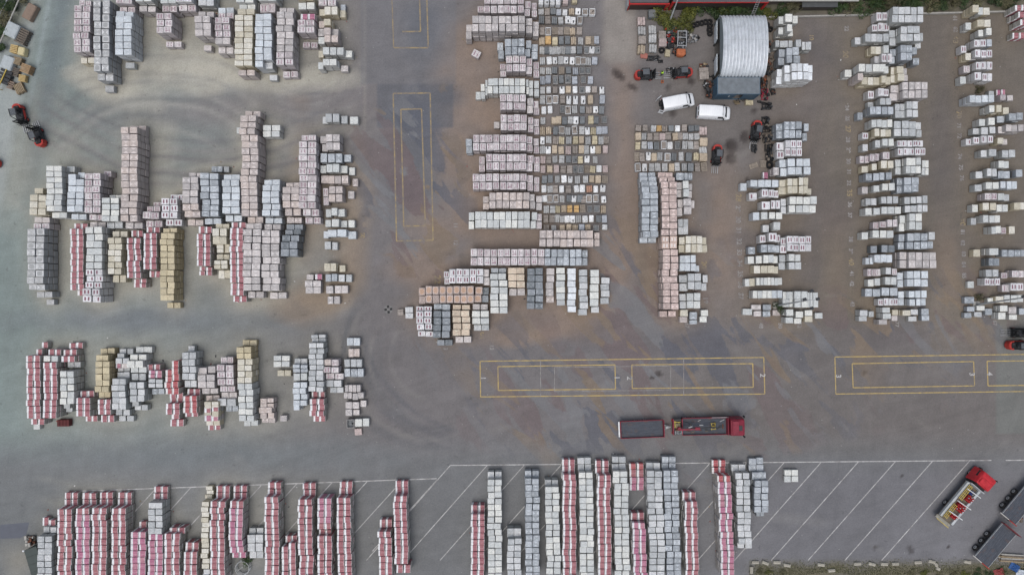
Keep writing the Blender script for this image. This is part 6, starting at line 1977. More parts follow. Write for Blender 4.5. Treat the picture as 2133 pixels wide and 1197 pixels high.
BUSH = [[bush_mesh(10 * k + j, LEAF[k]) for j in range(3)] for k in range(3)]
sm_ = MB(); sm_.mat(BARK)
q = random.Random(4)
for i in range(7):
    a = q.uniform(0, 6.28)
    sm_.cyl((0, 0, 0), (math.cos(a) * 0.5, math.sin(a) * 0.5, q.uniform(.5, .8)), 0.03, 0.012, 5)
STEM = sm_.mesh('stem')
def bush(px, py, r, h, k, label, group=None):
    t = thing('bush', label, 'bush', W(px, py), q.uniform(0, 6.28), group)
    o = bpy.data.objects.new('crown', q.choice(BUSH[k])); COL.objects.link(o); o.parent = t
    o.scale = (r, r * q.uniform(.8, 1.1), h)
    s = bpy.data.objects.new('stem', STEM); COL.objects.link(s); s.parent = t; s.scale = (r, r, h)
    return t
side = ['behind the part pallets', 'beside the leaning lamp pole', 'in the middle of the workshop hedge', 'behind the tyre row', 'against the brown warehouse wall', 'beside the silver shed', 'at the shed corner']
for n, (px, py, r, h, k) in enumerate(((1376, 38, 1.7, 1.6, 1), (1396, 46, 1.7, 1.5, 1), (1420, 40, 1.8, 1.7, 1), (1444, 28, 1.5, 1.5, 1), (1468, 23, 1.4, 1.5, 0), (1495, 30, 1.6, 1.8, 0), (1520, 27, 1.6, 1.6, 0))):
    bush(px, py, r, h, k, f'{("dark green", "yellow-green")[k]} bush {side[n]}', 'bushes along the warehouse')
    bush(px + 8, py + (16 if n < 3 else -6), r * 0.8, h * 0.7, 1 - k if n % 2 else k, f'smaller {("dark green", "yellow-green")[1 - k if n % 2 else k]} bush growing {side[n]}', 'bushes along the warehouse')
for n, (px, py, r, k) in enumerate(((1546, 26, 1.5, 0), (1572, 28, 1.4, 0), (1598, 28, 1.6, 1), (1625, 22, 1.5, 0), (1650, 18, 1.4, 2), (1745, 24, 1.5, 0), (1768, 18, 1.6, 2), (1790, 22, 1.4, 0), (1812, 16, 1.7, 0), (1835, 12, 1.5, 0), (1858, 8, 1.7, 2), (1885, 6, 1.5, 0), (1912, 8, 1.6, 0), (1935, 14, 1.5, 2), (1958, 12, 1.5, 0), (1982, 10, 1.4, 2), (2004, 6, 1.5, 0), (2030, 2, 1.5, 2), (2060, 4, 1.6, 0), (2085, 8, 1.5, 2), (2108, 4, 1.5, 0))):
    bush(px, py, r, r * 0.75, k, f'{("dark green", "yellow-green", "dry brownish")[k]} hedge bush, {ORD[n + 1]} from west along the north boundary', 'north boundary hedge')
bush(1617, 637, 1.0, 1.8, 0, 'dark green bush round the foot of the tall lamp', None)
bush(2038, 619, 0.8, 1.2, 2, 'small brownish bush beside the far lamp foot', None)
bush(516, 1168, 1.1, 0.9, 0, 'green bush growing round the steel ring', None)
bush(2037, 187, 0.8, 0.9, 2, 'small weed clump south of the far-eastern maroon-printed rows', None)
for n, (px, py, r, k) in enumerate(((1582, 1186, 0.9, 2), (1600, 1190, 0.8, 1), (1630, 1192, 0.8, 2), (1900, 1193, 1.0, 2), (1925, 1195, 1.1, 1), (1955, 1196, 1.0, 2), (1985, 1194, 1.2, 2), (2010, 1196, 1.0, 1), (2035, 1192, 1.1, 0), (2060, 1195, 1.1, 0), (2085, 1188, 1.0, 0))):
    bush(px, py, r * 0.8, r * 0.32, k, f'{("dark green", "yellow-green", "dry brownish")[k]} weed clump, {ORD[n + 1]} from west on the south verge', 'weeds on the south verge')
for n, (px, py, r, k) in enumerate(((6, 70, 1.6, 0), (18, 40, 1.6, 2), (34, 12, 1.5, 0), (2, 105, 1.4, 0), (50, -6, 1.6, 2), (0, 20, 2.0, 0))):
    bush(px, py, r, r * 0.8, k, f'{("dark green", "", "dry brownish")[k]} hedge bush, {ORD[n + 1]} of the north-west fence corner', 'north-west corner hedge')

# ------------------------------------------------------------------ west edge: fence rails, crates and timber
def bar(name, p0, p1, z, w, h, mat, label, cat):
    a, b = W(*p0), W(*p1); dv = b - a
    m = MB(); m.mat(mat).box((0, 0, 0), (dv.length, w, h), None, 0.01)
    n = int(dv.length / 2.2)
    for k in range(n + 1):
        m.box((-dv.length / 2 + dv.length * k / max(n, 1), 0, -z / 2), (0.09, 0.09, z - 0.02))
    o = m.build(name); o.location = ((a.x + b.x) / 2, (a.y + b.y) / 2, z); o.rotation_euler = (0, 0, math.atan2(dv.y, dv.x))
    tag(o, label, cat)
bar('fence_rail', (54, -4), (-6, 132), 1.0, 0.16, 0.12, CONCR, 'pale fence rail along the north-west corner', 'fence')
bar('fence_rail', (30, -6), (-12, 78), 0.9, 0.12, 0.10, GALV, 'thin grey fence rail behind the pale one in the corner', 'fence')
bar('barrier_pole', (27, 140), (5, 188), 0.9, 0.12, 0.12, YELP, 'yellow barrier pole beside the timber stacks', 'barrier')
TARP = flat('grey_tarp', (0.42, 0.46, 0.47), 0.45, 0, 0.2, 2)
def wedge(name, px, py, w, d_, h, rz, mat, label, cat, slats=0, mat2=None):
    m = MB()
    m.mat(WOODD)
    for qy in (-0.4, 0, 0.4):
        m.box((0, qy * d_, 0.06), (w, 0.12, 0.12))
    if slats:
        lv = max(2, int(h / 0.16))
        for k in range(lv):
            z = 0.14 + k * 0.16
            m.mat(mat if k % 2 or mat2 is None else mat2)
            for s_ in range(slats):
                m.box((random.uniform(-.03, .03), -d_ / 2 + d_ * (s_ + 0.5) / slats, z + 0.06), (w * random.uniform(.94, 1.0), d_ / slats * 0.72, 0.11))
    else:
        m.mat(mat).box((0, 0, 0.13 + (h - 0.13) / 2), (w, d_, h - 0.13), None, 0.12)
    o = m.build(name); p = W(px, py, h); o.location = (p.x, p.y, 0); o.rotation_euler = (0, 0, R(rz))
    tag(o, label, cat, 'goods along the west fence')
wedge('tarped_crate', 23, 62, 1.9, 2.1, 1.2, -25, TARP, 'grey tarped crate, upper one beside the fence rail', 'crate')
wedge('plank_stack', 46, 76, 1.5, 2.3, 0.8, -25, WOODD, 'dark weathered plank stack beside the grey tarped crate', 'timber', 7)
wedge('brown_crate', 60, 24, 1.4, 2.4, 0.9, -28, flat('brown_board', (0.24, 0.18, 0.14), 0.85, 0, 0.2, 2), 'long brown crate on the concrete strip in the north-west corner', 'crate')
wedge('yellow_pack', 29, 102, 1.1, 1.2, 1.0, -12, WOODY, 'yellow timber pack, west one of the pair by the lane', 'timber', 5)
wedge('yellow_pack', 43, 106, 1.0, 1.2, 1.0, -10, flat('pale_yellow_board', (0.55, 0.48, 0.28), 0.7, 0, 0.2, 3), 'pale yellow boxed pack, east one of the pair by the lane', 'pack')
wedge('timber_stack', 36, 127, 1.2, 1.1, 0.8, -15, WOODM, 'brown timber stack below the yellow pair', 'timber', 6)
wedge('timber_stack', 53, 143, 1.4, 1.3, 1.0, -20, flat('orange_brown_wood', (0.38, 0.26, 0.15), 0.8, 0, 0.3, 4), 'orange-brown timber stack nearest the lane', 'timber', 6)
wedge('timber_stack', 46, 163, 1.0, 1.0, 0.7, -8, WOODY, 'small bright yellow pallet pile at the lane', 'pallet', 5)
wedge('timber_stack', 31, 150, 1.1, 1.3, 0.6, -18, WOODD, 'dark timber stack beside the orange-brown one', 'timber', 5)
wedge('timber_stack', 40, 184, 1.5, 1.3, 0.5, -65, WOODM, 'slanted pale timber stack, southernmost by the west fence', 'timber', 6)
wedge('timber_stack', 21, 177, 0.9, 1.2, 0.6, -20, flat('dull_brown_board', (0.25, 0.19, 0.15), 0.85, 0, 0.2, 3), 'dull brown boards beside the yellow barrier pole', 'timber', 4)
wedge('tarped_crate', 14, 130, 1.7, 2.0, 1.0, -22, TARP, 'grey tarped crate, lower one behind the timber stacks', 'crate')
wedge('dark_rack', 9, 160, 1.8, 2.2, 0.7, -25, CHAR, 'black slatted rack at the fence below the grey tarp', 'rack', 4)

# ------------------------------------------------------------------ workshop clutter
def tyre(px, py, r, w, z0, label, flatlay=True, group='old tyres by the workshop'):
    m = MB(); m.mat(RUBBER)
    n = 2 if flatlay else 1
    if flatlay:
        for k in range(n):
            m.torus((0, 0, w * 0.5 + k * w), r - w * 0.5, w * 0.5, 18, 8)
    else:
        m.torus((0, 0, r), r - w * 0.5, w * 0.5, 18, 8, (0.3, 1, 0))
    o = m.build('tyre', None, None, True)
    p = W(px, py, 0.5); o.location = (p.x, p.y, z0)
    tag(o, label, 'tyre', group)
for n, (px, py) in enumerate(((1437, 57), (1446, 52), (1454, 49), (1463, 47), (1471, 45), (1479, 45), (1480, 53), (1479, 61), (1480, 69))):
    tyre(px, py, 0.42, 0.26, 0, f'black tyre pair, {ORD[n + 1]} along the curved row north of the workshop apron', True)
tyre(1379, 104, 0.45, 0.26, 0, 'single tyre beside the scrap tractor')
tyre(1604, 343, 0.55, 0.30, 0, 'large tyre lying below the black racks')
tyre(1597, 52, 0.5, 0.28, 0, 'black tyre east of the silver shed, upper one')
tyre(1606, 60, 0.4, 0.25, 0, 'black tyre east of the silver shed, lower one')

def scrap(name, px, py, w, d_, h, seed, mats, label, cat, group=None, n=16, rz=0.0):
    """a machine carcass: frame rails, castings, hoses and plates bolted into one lump"""
    qq = random.Random(seed)
    m = MB()
    m.mat(mats[0])
    for s in (-1, 1):
        m.box((0, s * d_ * 0.38, h * 0.25), (w * 0.95, 0.10, 0.14))
    m.box((w * 0.4, 0, h * 0.25), (0.10, d_ * 0.8, 0.12)); m.box((-w * 0.4, 0, h * 0.25), (0.10, d_ * 0.8, 0.12))
    for k in range(n):
        m.mat(qq.choice(mats))
        x, y, z = qq.uniform(-.42, .42) * w, qq.uniform(-.40, .40) * d_, qq.uniform(.25, .85) * h
        v = qq.random()
        if v < 0.5:
            m.box((x, y, z), (qq.uniform(.12, .34) * w, qq.uniform(.12, .4) * d_, qq.uniform(.15, .4) * h), Matrix.Rotation(qq.uniform(-.4, .4), 3, 'Z'), 0.03)
        elif v < 0.8:
            m.cyl((x, y, z - 0.1 * h), (x + qq.uniform(-.2, .2) * w, y + qq.uniform(-.2, .2) * d_, z + 0.1 * h), qq.uniform(.06, .16) * min(w, d_), None, 10)
        else:
            m.torus((x, y, z), 0.14 * min(w, d_), 0.03, 12, 6, (qq.random(), qq.random(), 1))
    o = m.build(name, None, None)
    p = W(px, py, h * 0.5); o.location = (p.x, p.y, 0); o.rotation_euler = (0, 0, R(rz))
    tag(o, label, cat, group)
    return o
# scrap tractor with an orange bonnet and a grey frame
p = W(1419, 96, 0.8)
t = thing('scrap_tractor', 'stripped tractor with an orange bonnet and grey loader frame', 'tractor', (p.x, p.y, 0), R(-92))
m = MB(); m.mat(ORANGE)
arc = [(0.5, -0.62), (1.25, -0.66), (1.5, -0.4), (1.55, 0), (1.5, 0.4), (1.25, 0.66), (0.5, 0.62)]
m.loft([[(x, y, z) for x, y in arc] for z in (0.3, 0.9)]); m.loft([[(x * 0.95 + .03, y * 0.9, z) for x, y in arc] for z in (0.9, 1.05)]); m.build('bonnet', None, t)
m = MB(); m.mat(CHAR).box((-0.1, 0, 0.6), (1.3, 0.9, 0.6), None, 0.1); m.mat(STEEL)
for k in range(8):
    qk = random.Random(k); m.box((qk.uniform(-.6, .5), qk.uniform(-.4, .4), qk.uniform(.8, 1.1)), (qk.uniform(.1, .3), qk.uniform(.1, .3), .2), Matrix.Rotation(qk.uniform(0, 2), 3, 'Z'), 0.03)
m.build('engine', None, t)
m = MB(); m.mat(GALV)
for s in (-1, 1):
    m.box((-0.9, s * 0.62, 1.2), (2.3, 0.10, 0.12))
for x in (-2.0, -1.1, 0.1):
    m.box((x, 0, 1.2), (0.10, 1.2, 0.10))
for s in (-1, 1):
    for x in (-2.0, 0.2):
        m.box((x, s * 0.62, 0.57), (0.09, 0.09, 1.14))
m.build('loader_frame', None, t)
for s in (-1, 1):
    wheel('wheel', t, 1.0, s * 0.68, 0.38, 0.26, ORANGE); wheel('wheel', t, -0.8, s * 0.75, 0.5, 0.34, ORANGE)
scrap('scrap_pile', 1399, 66, 1.7, 1.4, 1.0, 1, [BLACK, CHAR, STEEL, RED], 'grey and red scrap pile above the scrap tractor', 'scrap')
scrap('scrap_pile', 1442, 80, 1.5, 1.3, 0.8, 2, [STEEL, flat('white_scrap', (0.6, 0.58, 0.55), 0.6), CHAR], 'heap of pale bent metal east of the scrap tractor', 'scrap')
scrap('scrap_pile', 1396, 90, 1.4, 1.6, 0.8, 3, [BLACK, RED, CHAR], 'dark and red machine parts west of the scrap tractor', 'scrap')
scrap('scrap_pile', 1360, 121, 2.0, 0.8, 0.6, 4, [BLACK, CHAR, STEEL], 'black steel attachment lying below the part pallets', 'attachment')
m = MB(); m.mat(flat('faded_pink_panel', (0.38, 0.15, 0.12), 0.7)); m.slab([(-0.5, -0.35), (0.45, -0.45), (0.55, 0.2), (-0.1, 0.45), (-0.55, 0.2)], 0.02, 0.30); o = m.build('loose_panel'); p = W(1341, 117); o.location = (p.x, p.y, 0); tag(o, 'faded red panel lying beside the black attachment', 'panel')
scrap('scrap_pile', 1478, 168, 1.6, 1.6, 1.0, 5, [BLACK, CHAR, RUST], 'dark machine scrap at the west foot of the blue container', 'scrap')
scrap('scrap_pile', 1480, 190, 1.4, 2.2, 0.5, 15, [BLACK, RUST, CHAR], 'black oily scrap heap beside the container corner', 'scrap', None, 22)
for n, (px, py, w, d_, mats) in enumerate(((1597, 112, 1.2, 1.6, [CHAR, BLACK, STEEL]), (1603, 128, 1.2, 1.4, [WOODD, BLACK, RUST]), (1597, 146, 1.2, 1.5, [BLACK, CHAR]), (1591, 164, 1.2, 1.2, [RUST, BLACK, ORANGE]), (1592, 178, 1.1, 1.1, [BLACK, CHAR, RUST]), (1594, 196, 1.1, 2.0, [DKRED, BLACK, RUST]), (1598, 222, 1.5, 0.9, [BLACK, CHAR]))):
    scrap('engine_scrap', px, py, w, d_, 1.0, 20 + n, mats, f'{("grey", "timbered", "black", "rust-orange", "dark", "dark red", "black twin-bladed")[n]} machine scrap, {ORD[n + 1]} from north beside the shed', 'scrap', 'scrap east of the silver shed', 14)
for n, (px, py, h_) in enumerate(((1596, 250, 1.9), (1597, 268, 1.8), (1598, 288, 1.9), (1602, 308, 1.9), (1604, 326, 1.8))):
    scrap('attachment_rack', px, py, 1.2, 1.2, 1.1, 40 + n, [BLACK, BLACK, CHAR, WOODD], f'black forklift attachment, {ORD[n + 1]} from north in the rack line', 'attachment', 'black attachments in the rack line', 18)
scrap('fork_carriage', 1571, 308, 0.8, 1.3, 0.7, 60, [BLACK, CHAR], 'black fork carriage lying in front of the parked forklift', 'attachment')

for n, (px, py, w, d_, h, mats, lb) in enumerate(((1428, 74, 1.2, 1.0, .8, [CHAR, STEEL, BLACK], 'grey and black parts heap right above the loader frame'), (1391, 76, 1.0, 1.0, .7, [BLACK, RED, STEEL], 'small red-capped engine lump beside the brown pallet load'),
        (1407, 108, 1.0, .9, .6, [BLACK, CHAR, RUST], 'dark axle parts under the scrap tractor bonnet'), (1452, 80, .9, .6, .4, [BLACK, CHAR], 'flat black scrap on the concrete apron'), (1376, 128, .7, .4, .4, [BLACK, CHAR], 'small black bracket lying below the red panel'),
        (1466, 138, 1.3, .9, .7, [RUST, WOODM, CHAR], 'rusty bar bundle at the shed front beside the brown crate'), (1472, 178, 1.0, .8, .6, [BLACK, STEEL, CHAR], 'black drum lumps between crate and container'), (1548, 208, 1.4, .5, .4, [WOODD, BLACK, CHAR], 'dark timber offcuts at the container doorway'),
        (1536, 212, .9, .6, .4, [BLACK, CHAR, WOODD], 'black sacks lying by the container doorway'), (1601, 92, .8, 1.2, .7, [CHAR, RUST, BLACK], 'dark frame leaning on the shed east side'), (1607, 150, .8, 1.6, .8, [WOODD, CHAR, RUST], 'tall brown rack posts east of the silver shed'),
        (1610, 190, .7, 1.2, .6, [BLACK, RUST, CHAR], 'dark machine feet beside the bright white packs'), (1588, 214, 1.6, .25, .3, [BLACK, CHAR], 'long black bar lying askew below the scrap line'), (1418, 154, 1.0, .8, .5, [BLACK, STEEL, CHAR], 'black lifting clamp between the man and the east forklift'), (1396, 147, 1.2, .9, .6, [BLACK, CHAR, STEEL], 'black hydraulic mast section beside the man in the lime vest'))):
    scrap('scrap_pile', px, py, w, d_, h, 120 + n, mats, lb, 'scrap', 'loose scrap round the workshop', 12, [0, 20, -15, 40, 5][n % 5])
# ladder on the warehouse wall, leaning lamp pole
m = MB(); m.mat(GALV)
for s in (-1, 1):
    m.box((s * 0.22, 0, 0), (0.06, 0.05, 4.4))
for k in range(13):
    m.box((0, 0, -2.0 + k * 0.33), (0.40, 0.04, 0.05))
o = m.build('ladder'); o.location = (W(1562, 16).x, by - 0.85, 1.95); o.rotation_euler = (R(-26), 0, 0); tag(o, 'grey ladder leaning on the brown warehouse wall', 'ladder')
a, b = W(1393, 51), W(1413, -4, 5.0)
t = thing('lamp_pole', 'leaning grey lamp pole rising from the bushes', 'lamp post', (a.x, a.y, 0))
m = MB(); m.mat(GALV).cyl((0, 0, 0), (b - a), 0.14, 0.08, 12); m.build('pole', None, t, True)
m = MB(); m.mat(CHAR).box((b - a) + Vector((0.2, 0, 0.05)), (0.8, 0.3, 0.12), None, 0.03); m.build('lamp_head', None, t)
def mast(px, py, tx, ty, zt, label):
    a, b = W(px, py), W(tx, ty, zt)
    dv = b - a
    t = thing('floodlight_mast', label, 'floodlight', (a.x, a.y, 0))
    m = MB(); m.mat(CONCR).box((0, 0, 0.2), (1.0, 1.0, 0.4), None, 0.05); m.build('base', None, t)
    m = MB(); m.mat(GALV).cyl((0, 0, 0.4), dv, 0.16, 0.07, 12); m.build('pole', None, t, True)
    m = MB(); m.mat(GALV).box(dv + Vector((0, 0, 0.05)), (0.10, 2.4, 0.08)); m.box(dv + Vector((0.1, 0, 0.06)), (1.8, 0.10, 0.08)); m.build('cross_arm', None, t)
    for (dx, dy) in ((0.15, 1.15), (0.95, 0.1), (0.15, -1.1), (-0.75, 0.05)):
        m = MB(); m.mat(CHAR).box(dv + Vector((dx, dy, 0.18)), (0.46, 0.36, 0.22), Matrix.Rotation(R(20), 3, 'Z'), 0.03)
        o = m.build('floodlight', None, t)
        m = MB(); m.mat(LAMPW).box(dv + Vector((dx, dy, 0.055)), (0.38, 0.28, 0.02), Matrix.Rotation(R(20), 3, 'Z')); m.build('lens', None, o)
mast(1616, 636, 1687, 624, 11.5, 'tall floodlight mast rising over white packs beside a dark bush')
mast(2031, 634, 2142, 618, 11.5, 'tall floodlight mast at the far-eastern rows, cut by the frame')

# ------------------------------------------------------------------ loose things on the yard
for n, (px, py, a) in enumerate(((1711, 1176, -5), (1733, 1188, 4), (1787, 1174, 3), (1817, 1174.5, -14), (1843, 1174.5, -3), (1866, 1174, 2), (1913, 1171, 4), (1942, 1169.5, -14), (1951, 1176, -60), (1955, 1184, -30), (2016, 1170, -8), (1574, 1171, 0), (1594.5, 1172, -22), (1619, 1171, 0), (1640, 1177, -10), (1566, 1187, 88))):
    m = MB(); m.mat(flat('kerb_block', (0.42, 0.40, 0.34), 0.85, 0, 0.2, 4))
    ln = 0.55 if n in (8, 9) else 1.0
    m.box((0, 0, 0.16), (ln, 0.42, 0.30), None, 0.03); m.box((0, 0, 0.34), (ln * 0.9, 0.10, 0.06))
    o = m.build('kerb_block'); p = W(px, py, 0.3); o.location = (p.x, p.y, 0); o.rotation_euler = (0, 0, R(a))
    k = n if n < 11 else n - 11
    tag(o, f'pale kerb block, {ORD[k + 1]} from {"west along the slanted bay ends" if n < 11 else "west beside the tall pink stack foot"}', 'kerb block', 'pale kerb blocks on the south verge')
p = W(509, 1178)
t = thing('manhole_ring', 'pale round steel ring lying beside the short grey stack', 'ring', (p.x, p.y, 0))
m = MB(); m.mat(GALV)
for z in (0.05, 0.45, 0.85):
    m.torus((0, 0, z), 1.0, 0.045, 32, 6)
for k in range(8):
    a_ = k * math.pi / 4; m.box((math.cos(a_), math.sin(a_), 0.45), (0.05, 0.05, 0.85))
m.build('hoop', None, t, True)
m = MB(); m.mat(GALV).box((0, 0.1, 0.5), (1.7, 0.05, 0.05), Matrix.Rotation(R(35), 3, 'Z')); m.build('cross_bar', None, t)
p = W(809, 644)
t = thing('drain_cover', 'round drain cover of four dark plates in the lane crossing', 'drain cover', (p.x, p.y, 0))
m = MB(); m.mat(flat('drain_surround', (0.22, 0.215, 0.21), 0.9)); m.cyl((0, 0, 0.001), (0, 0, 0.010), 0.66, None, 28); m.build('surround', None, t)
for k in range(4):
    a_ = k * math.pi / 2 + 0.1
    m = MB(); m.mat(BLACK).box((math.cos(a_) * 0.40, math.sin(a_) * 0.40, 0.016), (0.38, 0.34, 0.012), Matrix.Rotation(a_, 3, 'Z'), 0.003); m.build('plate', None, t)
# dark shed roof and rubble at the south-west corner, tarmac patch
m = MB(); m.mat(flat('dark_green_sheet', (0.06, 0.075, 0.07), 0.6, 0, 0.25, 2))
a, b, c_, d_ = W(50, 1146, 2.2), W(75, 1137, 2.2), W(107, 1230, 2.2), W(78, 1240, 2.2)
m.slab([(v.x, v.y) for v in (a, b, c_, d_)], 0.0, 2.2)
for k in range(1, 6):
    f_ = k / 6; e0, e1 = a.lerp(d_, f_), b.lerp(c_, f_); dv = e1 - e0
    m.box(((e0.x + e1.x) / 2, (e0.y + e1.y) / 2, 2.23), (dv.length, 0.07, 0.06), Matrix.Rotation(math.atan2(dv.y, dv.x), 3, 'Z'))
m.mat(WHITE).box((a.x, a.y, 2.3), (0.2, 0.2, 0.2)); o = m.build('dark_hut'); tag(o, 'dark green sheet-roofed hut at the south-west corner', 'hut')
scrap('rubble_heap', 62, 1125, 1.5, 1.4, 0.9, 71, [WOODD, CONCR, RUST, CONCR], 'small heap of brown rubble beside the corner hut', 'rubble', None, 20)
m = MB(); a = [W(-30, 1095), W(61, 1087), W(55, 1112), W(42, 1120), W(-30, 1122)]
m.mat(flat('blue_grey_tarmac', (0.125, 0.135, 0.16), 0.8, 0, 0.15, 1)).slab([(v.x, v.y) for v in a], -0.05, 0.006); o = m.build('tarmac_patch'); tag(o, kind='structure')
# timber pile and tarps at the south-east corner
p = W(2110, 1162, 0.5)
m = MB()
for k in range(12):
    m.mat([WOODM, WOODD, CONCR][k % 3]); m.box((random.uniform(-.2, .2), -0.55 + (k % 6) * 0.2, 0.12 + (k // 6) * 0.16), (3.4, 0.17, 0.14), Matrix.Rotation(random.uniform(-.03, .03), 3, 'Z'))
o = m.build('timber_pile'); o.location = (p.x, p.y, 0); o.rotation_euler = (0, 0, R(-4)); tag(o, 'long pile of pale boards beside the dark-decked trailer', 'timber')
for k, (px, py, col, lb) in enumerate(((2112, 1180, (0.04, 0.11, 0.30), 'crumpled bright blue tarp at the south-east corner'), (2126, 1192, (0.55, 0.6, 0.65), 'crumpled white sheet beside the blue tarp'), (2080, 1190, (0.25, 0.05, 0.05), 'dark red tarp in the weeds below the trailer'))):
    qk = random.Random(k); m = MB(); m.mat(flat('tarp_%d' % k, col, 0.5, 0, 0.25, 3))
    n = 8; g2 = [[Vector((-1 + 2 * i / n, -0.7 + 1.4 * j / n, 0.1 + qk.uniform(0, .35) * (0.3 < i / n < 0.9))) for j in range(n + 1)] for i in range(n + 1)]
    m._faces([v for r_ in g2 for v in r_], [(i * (n + 1) + j, (i + 1) * (n + 1) + j, (i + 1) * (n + 1) + j + 1, i * (n + 1) + j + 1) for i in range(n) for j in range(n)])
    o = m.build('tarp'); p = W(px, py); o.location = (p.x, p.y, 0.02); o.rotation_euler = (0, 0, R(-30 + 25 * k)); o.scale = (.75, .75, .8); tag(o, lb, 'tarp')

# ------------------------------------------------------------------ brick chips, straps and wrap scraps nobody could count
qd = random.Random(77)
m = MB()
DM = [flat('chip_red', (0.30, 0.12, 0.10), 0.9), flat('chip_grey', (0.36, 0.35, 0.33), 0.9), flat('chip_white', (0.62, 0.62, 0.60), 0.8), WOODM, CHAR]
for k in range(900):
    c = qd.choice(cols)
    sg = qd.choice((-1, 1))
    if qd.random() < 0.5:
        x, y = c['x'] + sg * (c['sx'] / 2 + qd.expovariate(1.6)), c['y'] + qd.uniform(-.5, .5)
    else:
        x, y = c['x'] + qd.uniform(-.5, .5), c['y'] + sg * (c['sy'] / 2 + qd.expovariate(1.2))
    v = qd.random()
    s_ = qd.uniform(.05, .16)
    m.mat(DM[0 if v < .25 else 1 if v < .6 else 2 if v < .8 else 3 if v < .9 else 4])
    m.box((x, y, 0.03), (s_ * qd.uniform(.8, 2.2), s_, 0.06), Matrix.Rotation(qd.uniform(0, 3.1), 3, 'Z'))
o = m.build('yard_debris'); tag(o, 'brick chips and wrap scraps scattered round the stack feet', 'debris', None, 'stuff')
# grass and moss along the south verge
m = MB(); m.mat(leaf_mat('verge_grass_blade', (0.07, 0.075, 0.035), (0.17, 0.165, 0.10)))
for k in range(5200):
    px = qd.uniform(1560, 2140); py = 1197 - abs(qd.gauss(0, 9)) - max(0, math.sin(px * 0.03) * 6)
    if qd.random() < 0.4: py = qd.gauss(1180, 8)
    p = W(px, py); a_ = qd.uniform(0, 6.28); h_ = qd.uniform(.06, .22); w_ = qd.uniform(.03, .07)
    ln_ = qd.uniform(.05, .2)
    dx, dy = math.cos(a_), math.sin(a_)
    m.quad([(p.x - dy * w_, p.y + dx * w_, 0), (p.x + dy * w_, p.y - dx * w_, 0), (p.x + dx * ln_, p.y + dy * ln_, h_)])
o = m.build('verge_grass')
at = o.data.attributes.new('chance', 'FLOAT', 'POINT'); at.data.foreach_set('value', np.repeat(np.random.RandomState(3).rand(len(o.data.vertices) // 3), 3).astype(np.float32))
tag(o, 'thin pale grass along the south verge', 'grass', None, 'stuff')

# ------------------------------------------------------------------ the man in the lime vest, bending over the forks
def skin_body(name, verts, edges, radii, mat, parent):
    me = bpy.data.meshes.new(name); me.from_pydata(verts, edges, [])
    me.materials.append(mat)
    o = bpy.data.objects.new(name, me); COL.objects.link(o); o.parent = parent
    md = o.modifiers.new('skin', 'SKIN')
    bpy.context.view_layer.update()
    if not me.skin_vertices:
        me.attributes  # layer is made by the modifier below
        bm_ = bmesh.new(); bm_.from_mesh(me); bm_.verts.layers.skin.verify(); bm_.to_mesh(me); bm_.free()
    for i, r_ in enumerate(radii):
        me.skin_vertices[0].data[i].radius = (r_, r_)
    me.skin_vertices[0].data[0].use_root = True
    o.modifiers.new('smooth', 'SUBSURF').levels = 1
    o.modifiers['smooth'].render_levels = 2
    return o
p = W(1380, 153, 0.9)
man = thing('person', 'man in a lime hi-vis vest and dark trousers standing between two forklifts', 'person', (p.x, p.y, 0), R(185))
V_ = [(0, 0, 0.95), (0.04, 0, 1.12), (0.10, 0, 1.30), (0.15, 0, 1.43), (0.18, 0, 1.50), (0.22, 0, 1.58), (0.24, 0, 1.68), (0.23, 0, 1.75)]
r_ = [0.13, 0.125, 0.14, 0.11, 0.055, 0.085, 0.10, 0.06]
E_ = [(i, i + 1) for i in range(7)]
hands = []
for s in (-1, 1):
    k = len(V_)
    V_ += [(0.0, s * 0.09, 0.90), (0.05, s * 0.11, 0.50), (0.0 if s < 0 else 0.08, s * 0.12, 0.09), (0.16 if s < 0 else 0.24, s * 0.13, 0.045)]
    r_ += [0.10, 0.065, 0.045, 0.04]; E_ += [(0, k), (k, k + 1), (k + 1, k + 2), (k + 2, k + 3)]
    k = len(V_)
    V_ += [(0.14, s * 0.17, 1.40), (0.20, s * 0.25, 1.16), (0.40, s * 0.22, 1.02), (0.47, s * 0.205, 0.99)]
    r_ += [0.065, 0.045, 0.033, 0.032]; E_ += [(3, k), (k, k + 1), (k + 1, k + 2), (k + 2, k + 3)]
    for f_, (dy, ln) in enumerate(((-0.03, 0.07), (-0.01, 0.085), (0.01, 0.08), (0.03, 0.06))):
        kk = len(V_)
        V_ += [(0.51, s * 0.205 + dy, 0.975), (0.51 + ln, s * 0.205 + dy * 1.2, 0.94), (0.52 + ln, s * 0.205 + dy * 1.2, 0.91)]
        r_ += [0.010, 0.009, 0.008]; E_ += [(k + 3, kk), (kk, kk + 1), (kk + 1, kk + 2)]
    kk = len(V_)
    V_ += [(0.48, s * 0.205 - s * 0.045, 0.975), (0.52, s * 0.205 - s * 0.06, 0.95)]; r_ += [0.011, 0.009]; E_ += [(k + 3, kk), (kk, kk + 1)]
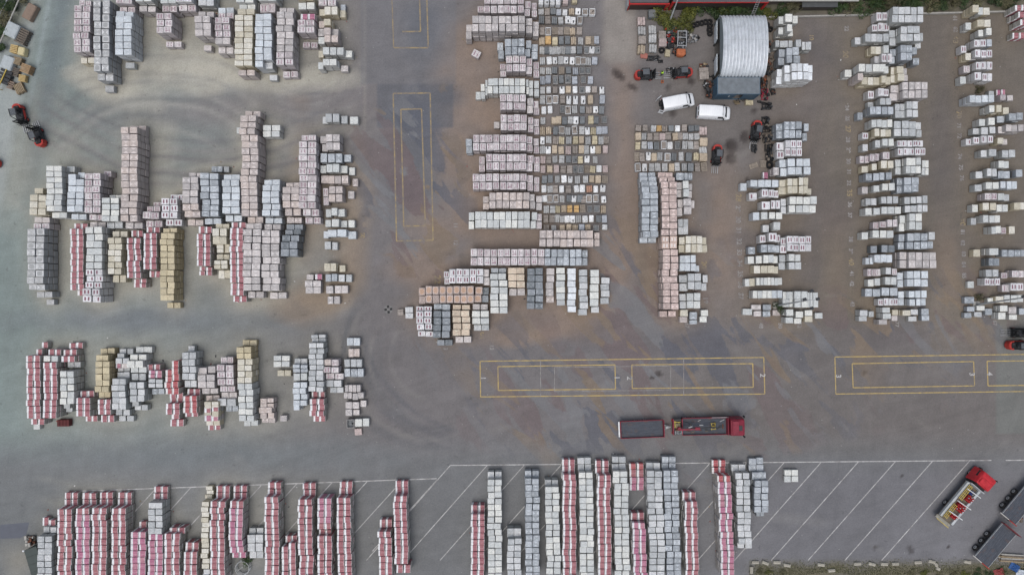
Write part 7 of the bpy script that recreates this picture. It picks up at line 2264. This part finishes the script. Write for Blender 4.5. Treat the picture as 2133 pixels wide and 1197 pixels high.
tb = NT('work_clothes'); tcb = tb.new('ShaderNodeTexCoord'); spb = tb.new('ShaderNodeSeparateXYZ'); tb.link(tcb.outputs['Object'], spb.inputs[0])
skin_c = tb.mix(tb.ramp(spb.outputs[2], 1.50, 1.52), (0.03, 0.035, 0.045), (0.42, 0.26, 0.19))
hnd = tb.ramp(spb.outputs[0], 0.42, 0.44); skin_c = tb.mix(hnd, skin_c, (0.42, 0.26, 0.19))
body = skin_body('body', V_, E_, r_, tb.finish(skin_c, 0.75), man)
vv = [(0.02, 0, 1.02), (0.06, 0, 1.16), (0.11, 0, 1.31), (0.15, 0, 1.42), (0.135, 0.13, 1.41), (0.135, -0.13, 1.41)]
skin_body('hi_vis_vest', vv, [(0, 1), (1, 2), (2, 3), (3, 4), (3, 5)], [0.17, 0.175, 0.20, 0.17, 0.125, 0.125], flat('lime_vest', (0.55, 0.95, 0.04), 0.6, 0, 0.1, 4), man)
m = MB(); m.mat(flat('dark_hair', (0.03, 0.022, 0.016), 0.8))
m.loft([[(0.215 + rr0 * math.cos(a0), rr0 * math.sin(a0), z0) for a0 in [k * math.pi / 6 for k in range(12)]] for rr0, z0 in ((0.105, 1.69), (0.108, 1.73), (0.092, 1.78), (0.05, 1.81))]); m.build('hair', None, man, True)
m = MB(); m.mat(flat('face_skin', (0.42, 0.26, 0.19), 0.6)); m.box((0.345, 0, 1.655), (0.035, 0.025, 0.045), None, 0.008)
for s in (-1, 1): m.box((0.24, s * 0.102, 1.66), (0.04, 0.018, 0.06), None, 0.006)
m.build('nose_and_ears', None, man)
m = MB(); m.mat(BLACK)
for s in (-1, 1): m.box((0.335, s * 0.035, 1.685), (0.012, 0.022, 0.012), None, 0.003)
m.box((0.33, 0, 1.61), (0.012, 0.045, 0.008)); m.build('eyes_and_mouth', None, man)
scrap('traffic_cone_scrap', 1380, 170, 0.35, 0.4, 0.5, 80, [ORANGE, BLACK], 'small orange tool lying below the man in the lime vest', 'tool', None, 5)
print('OBJECTS', len(SC.objects))
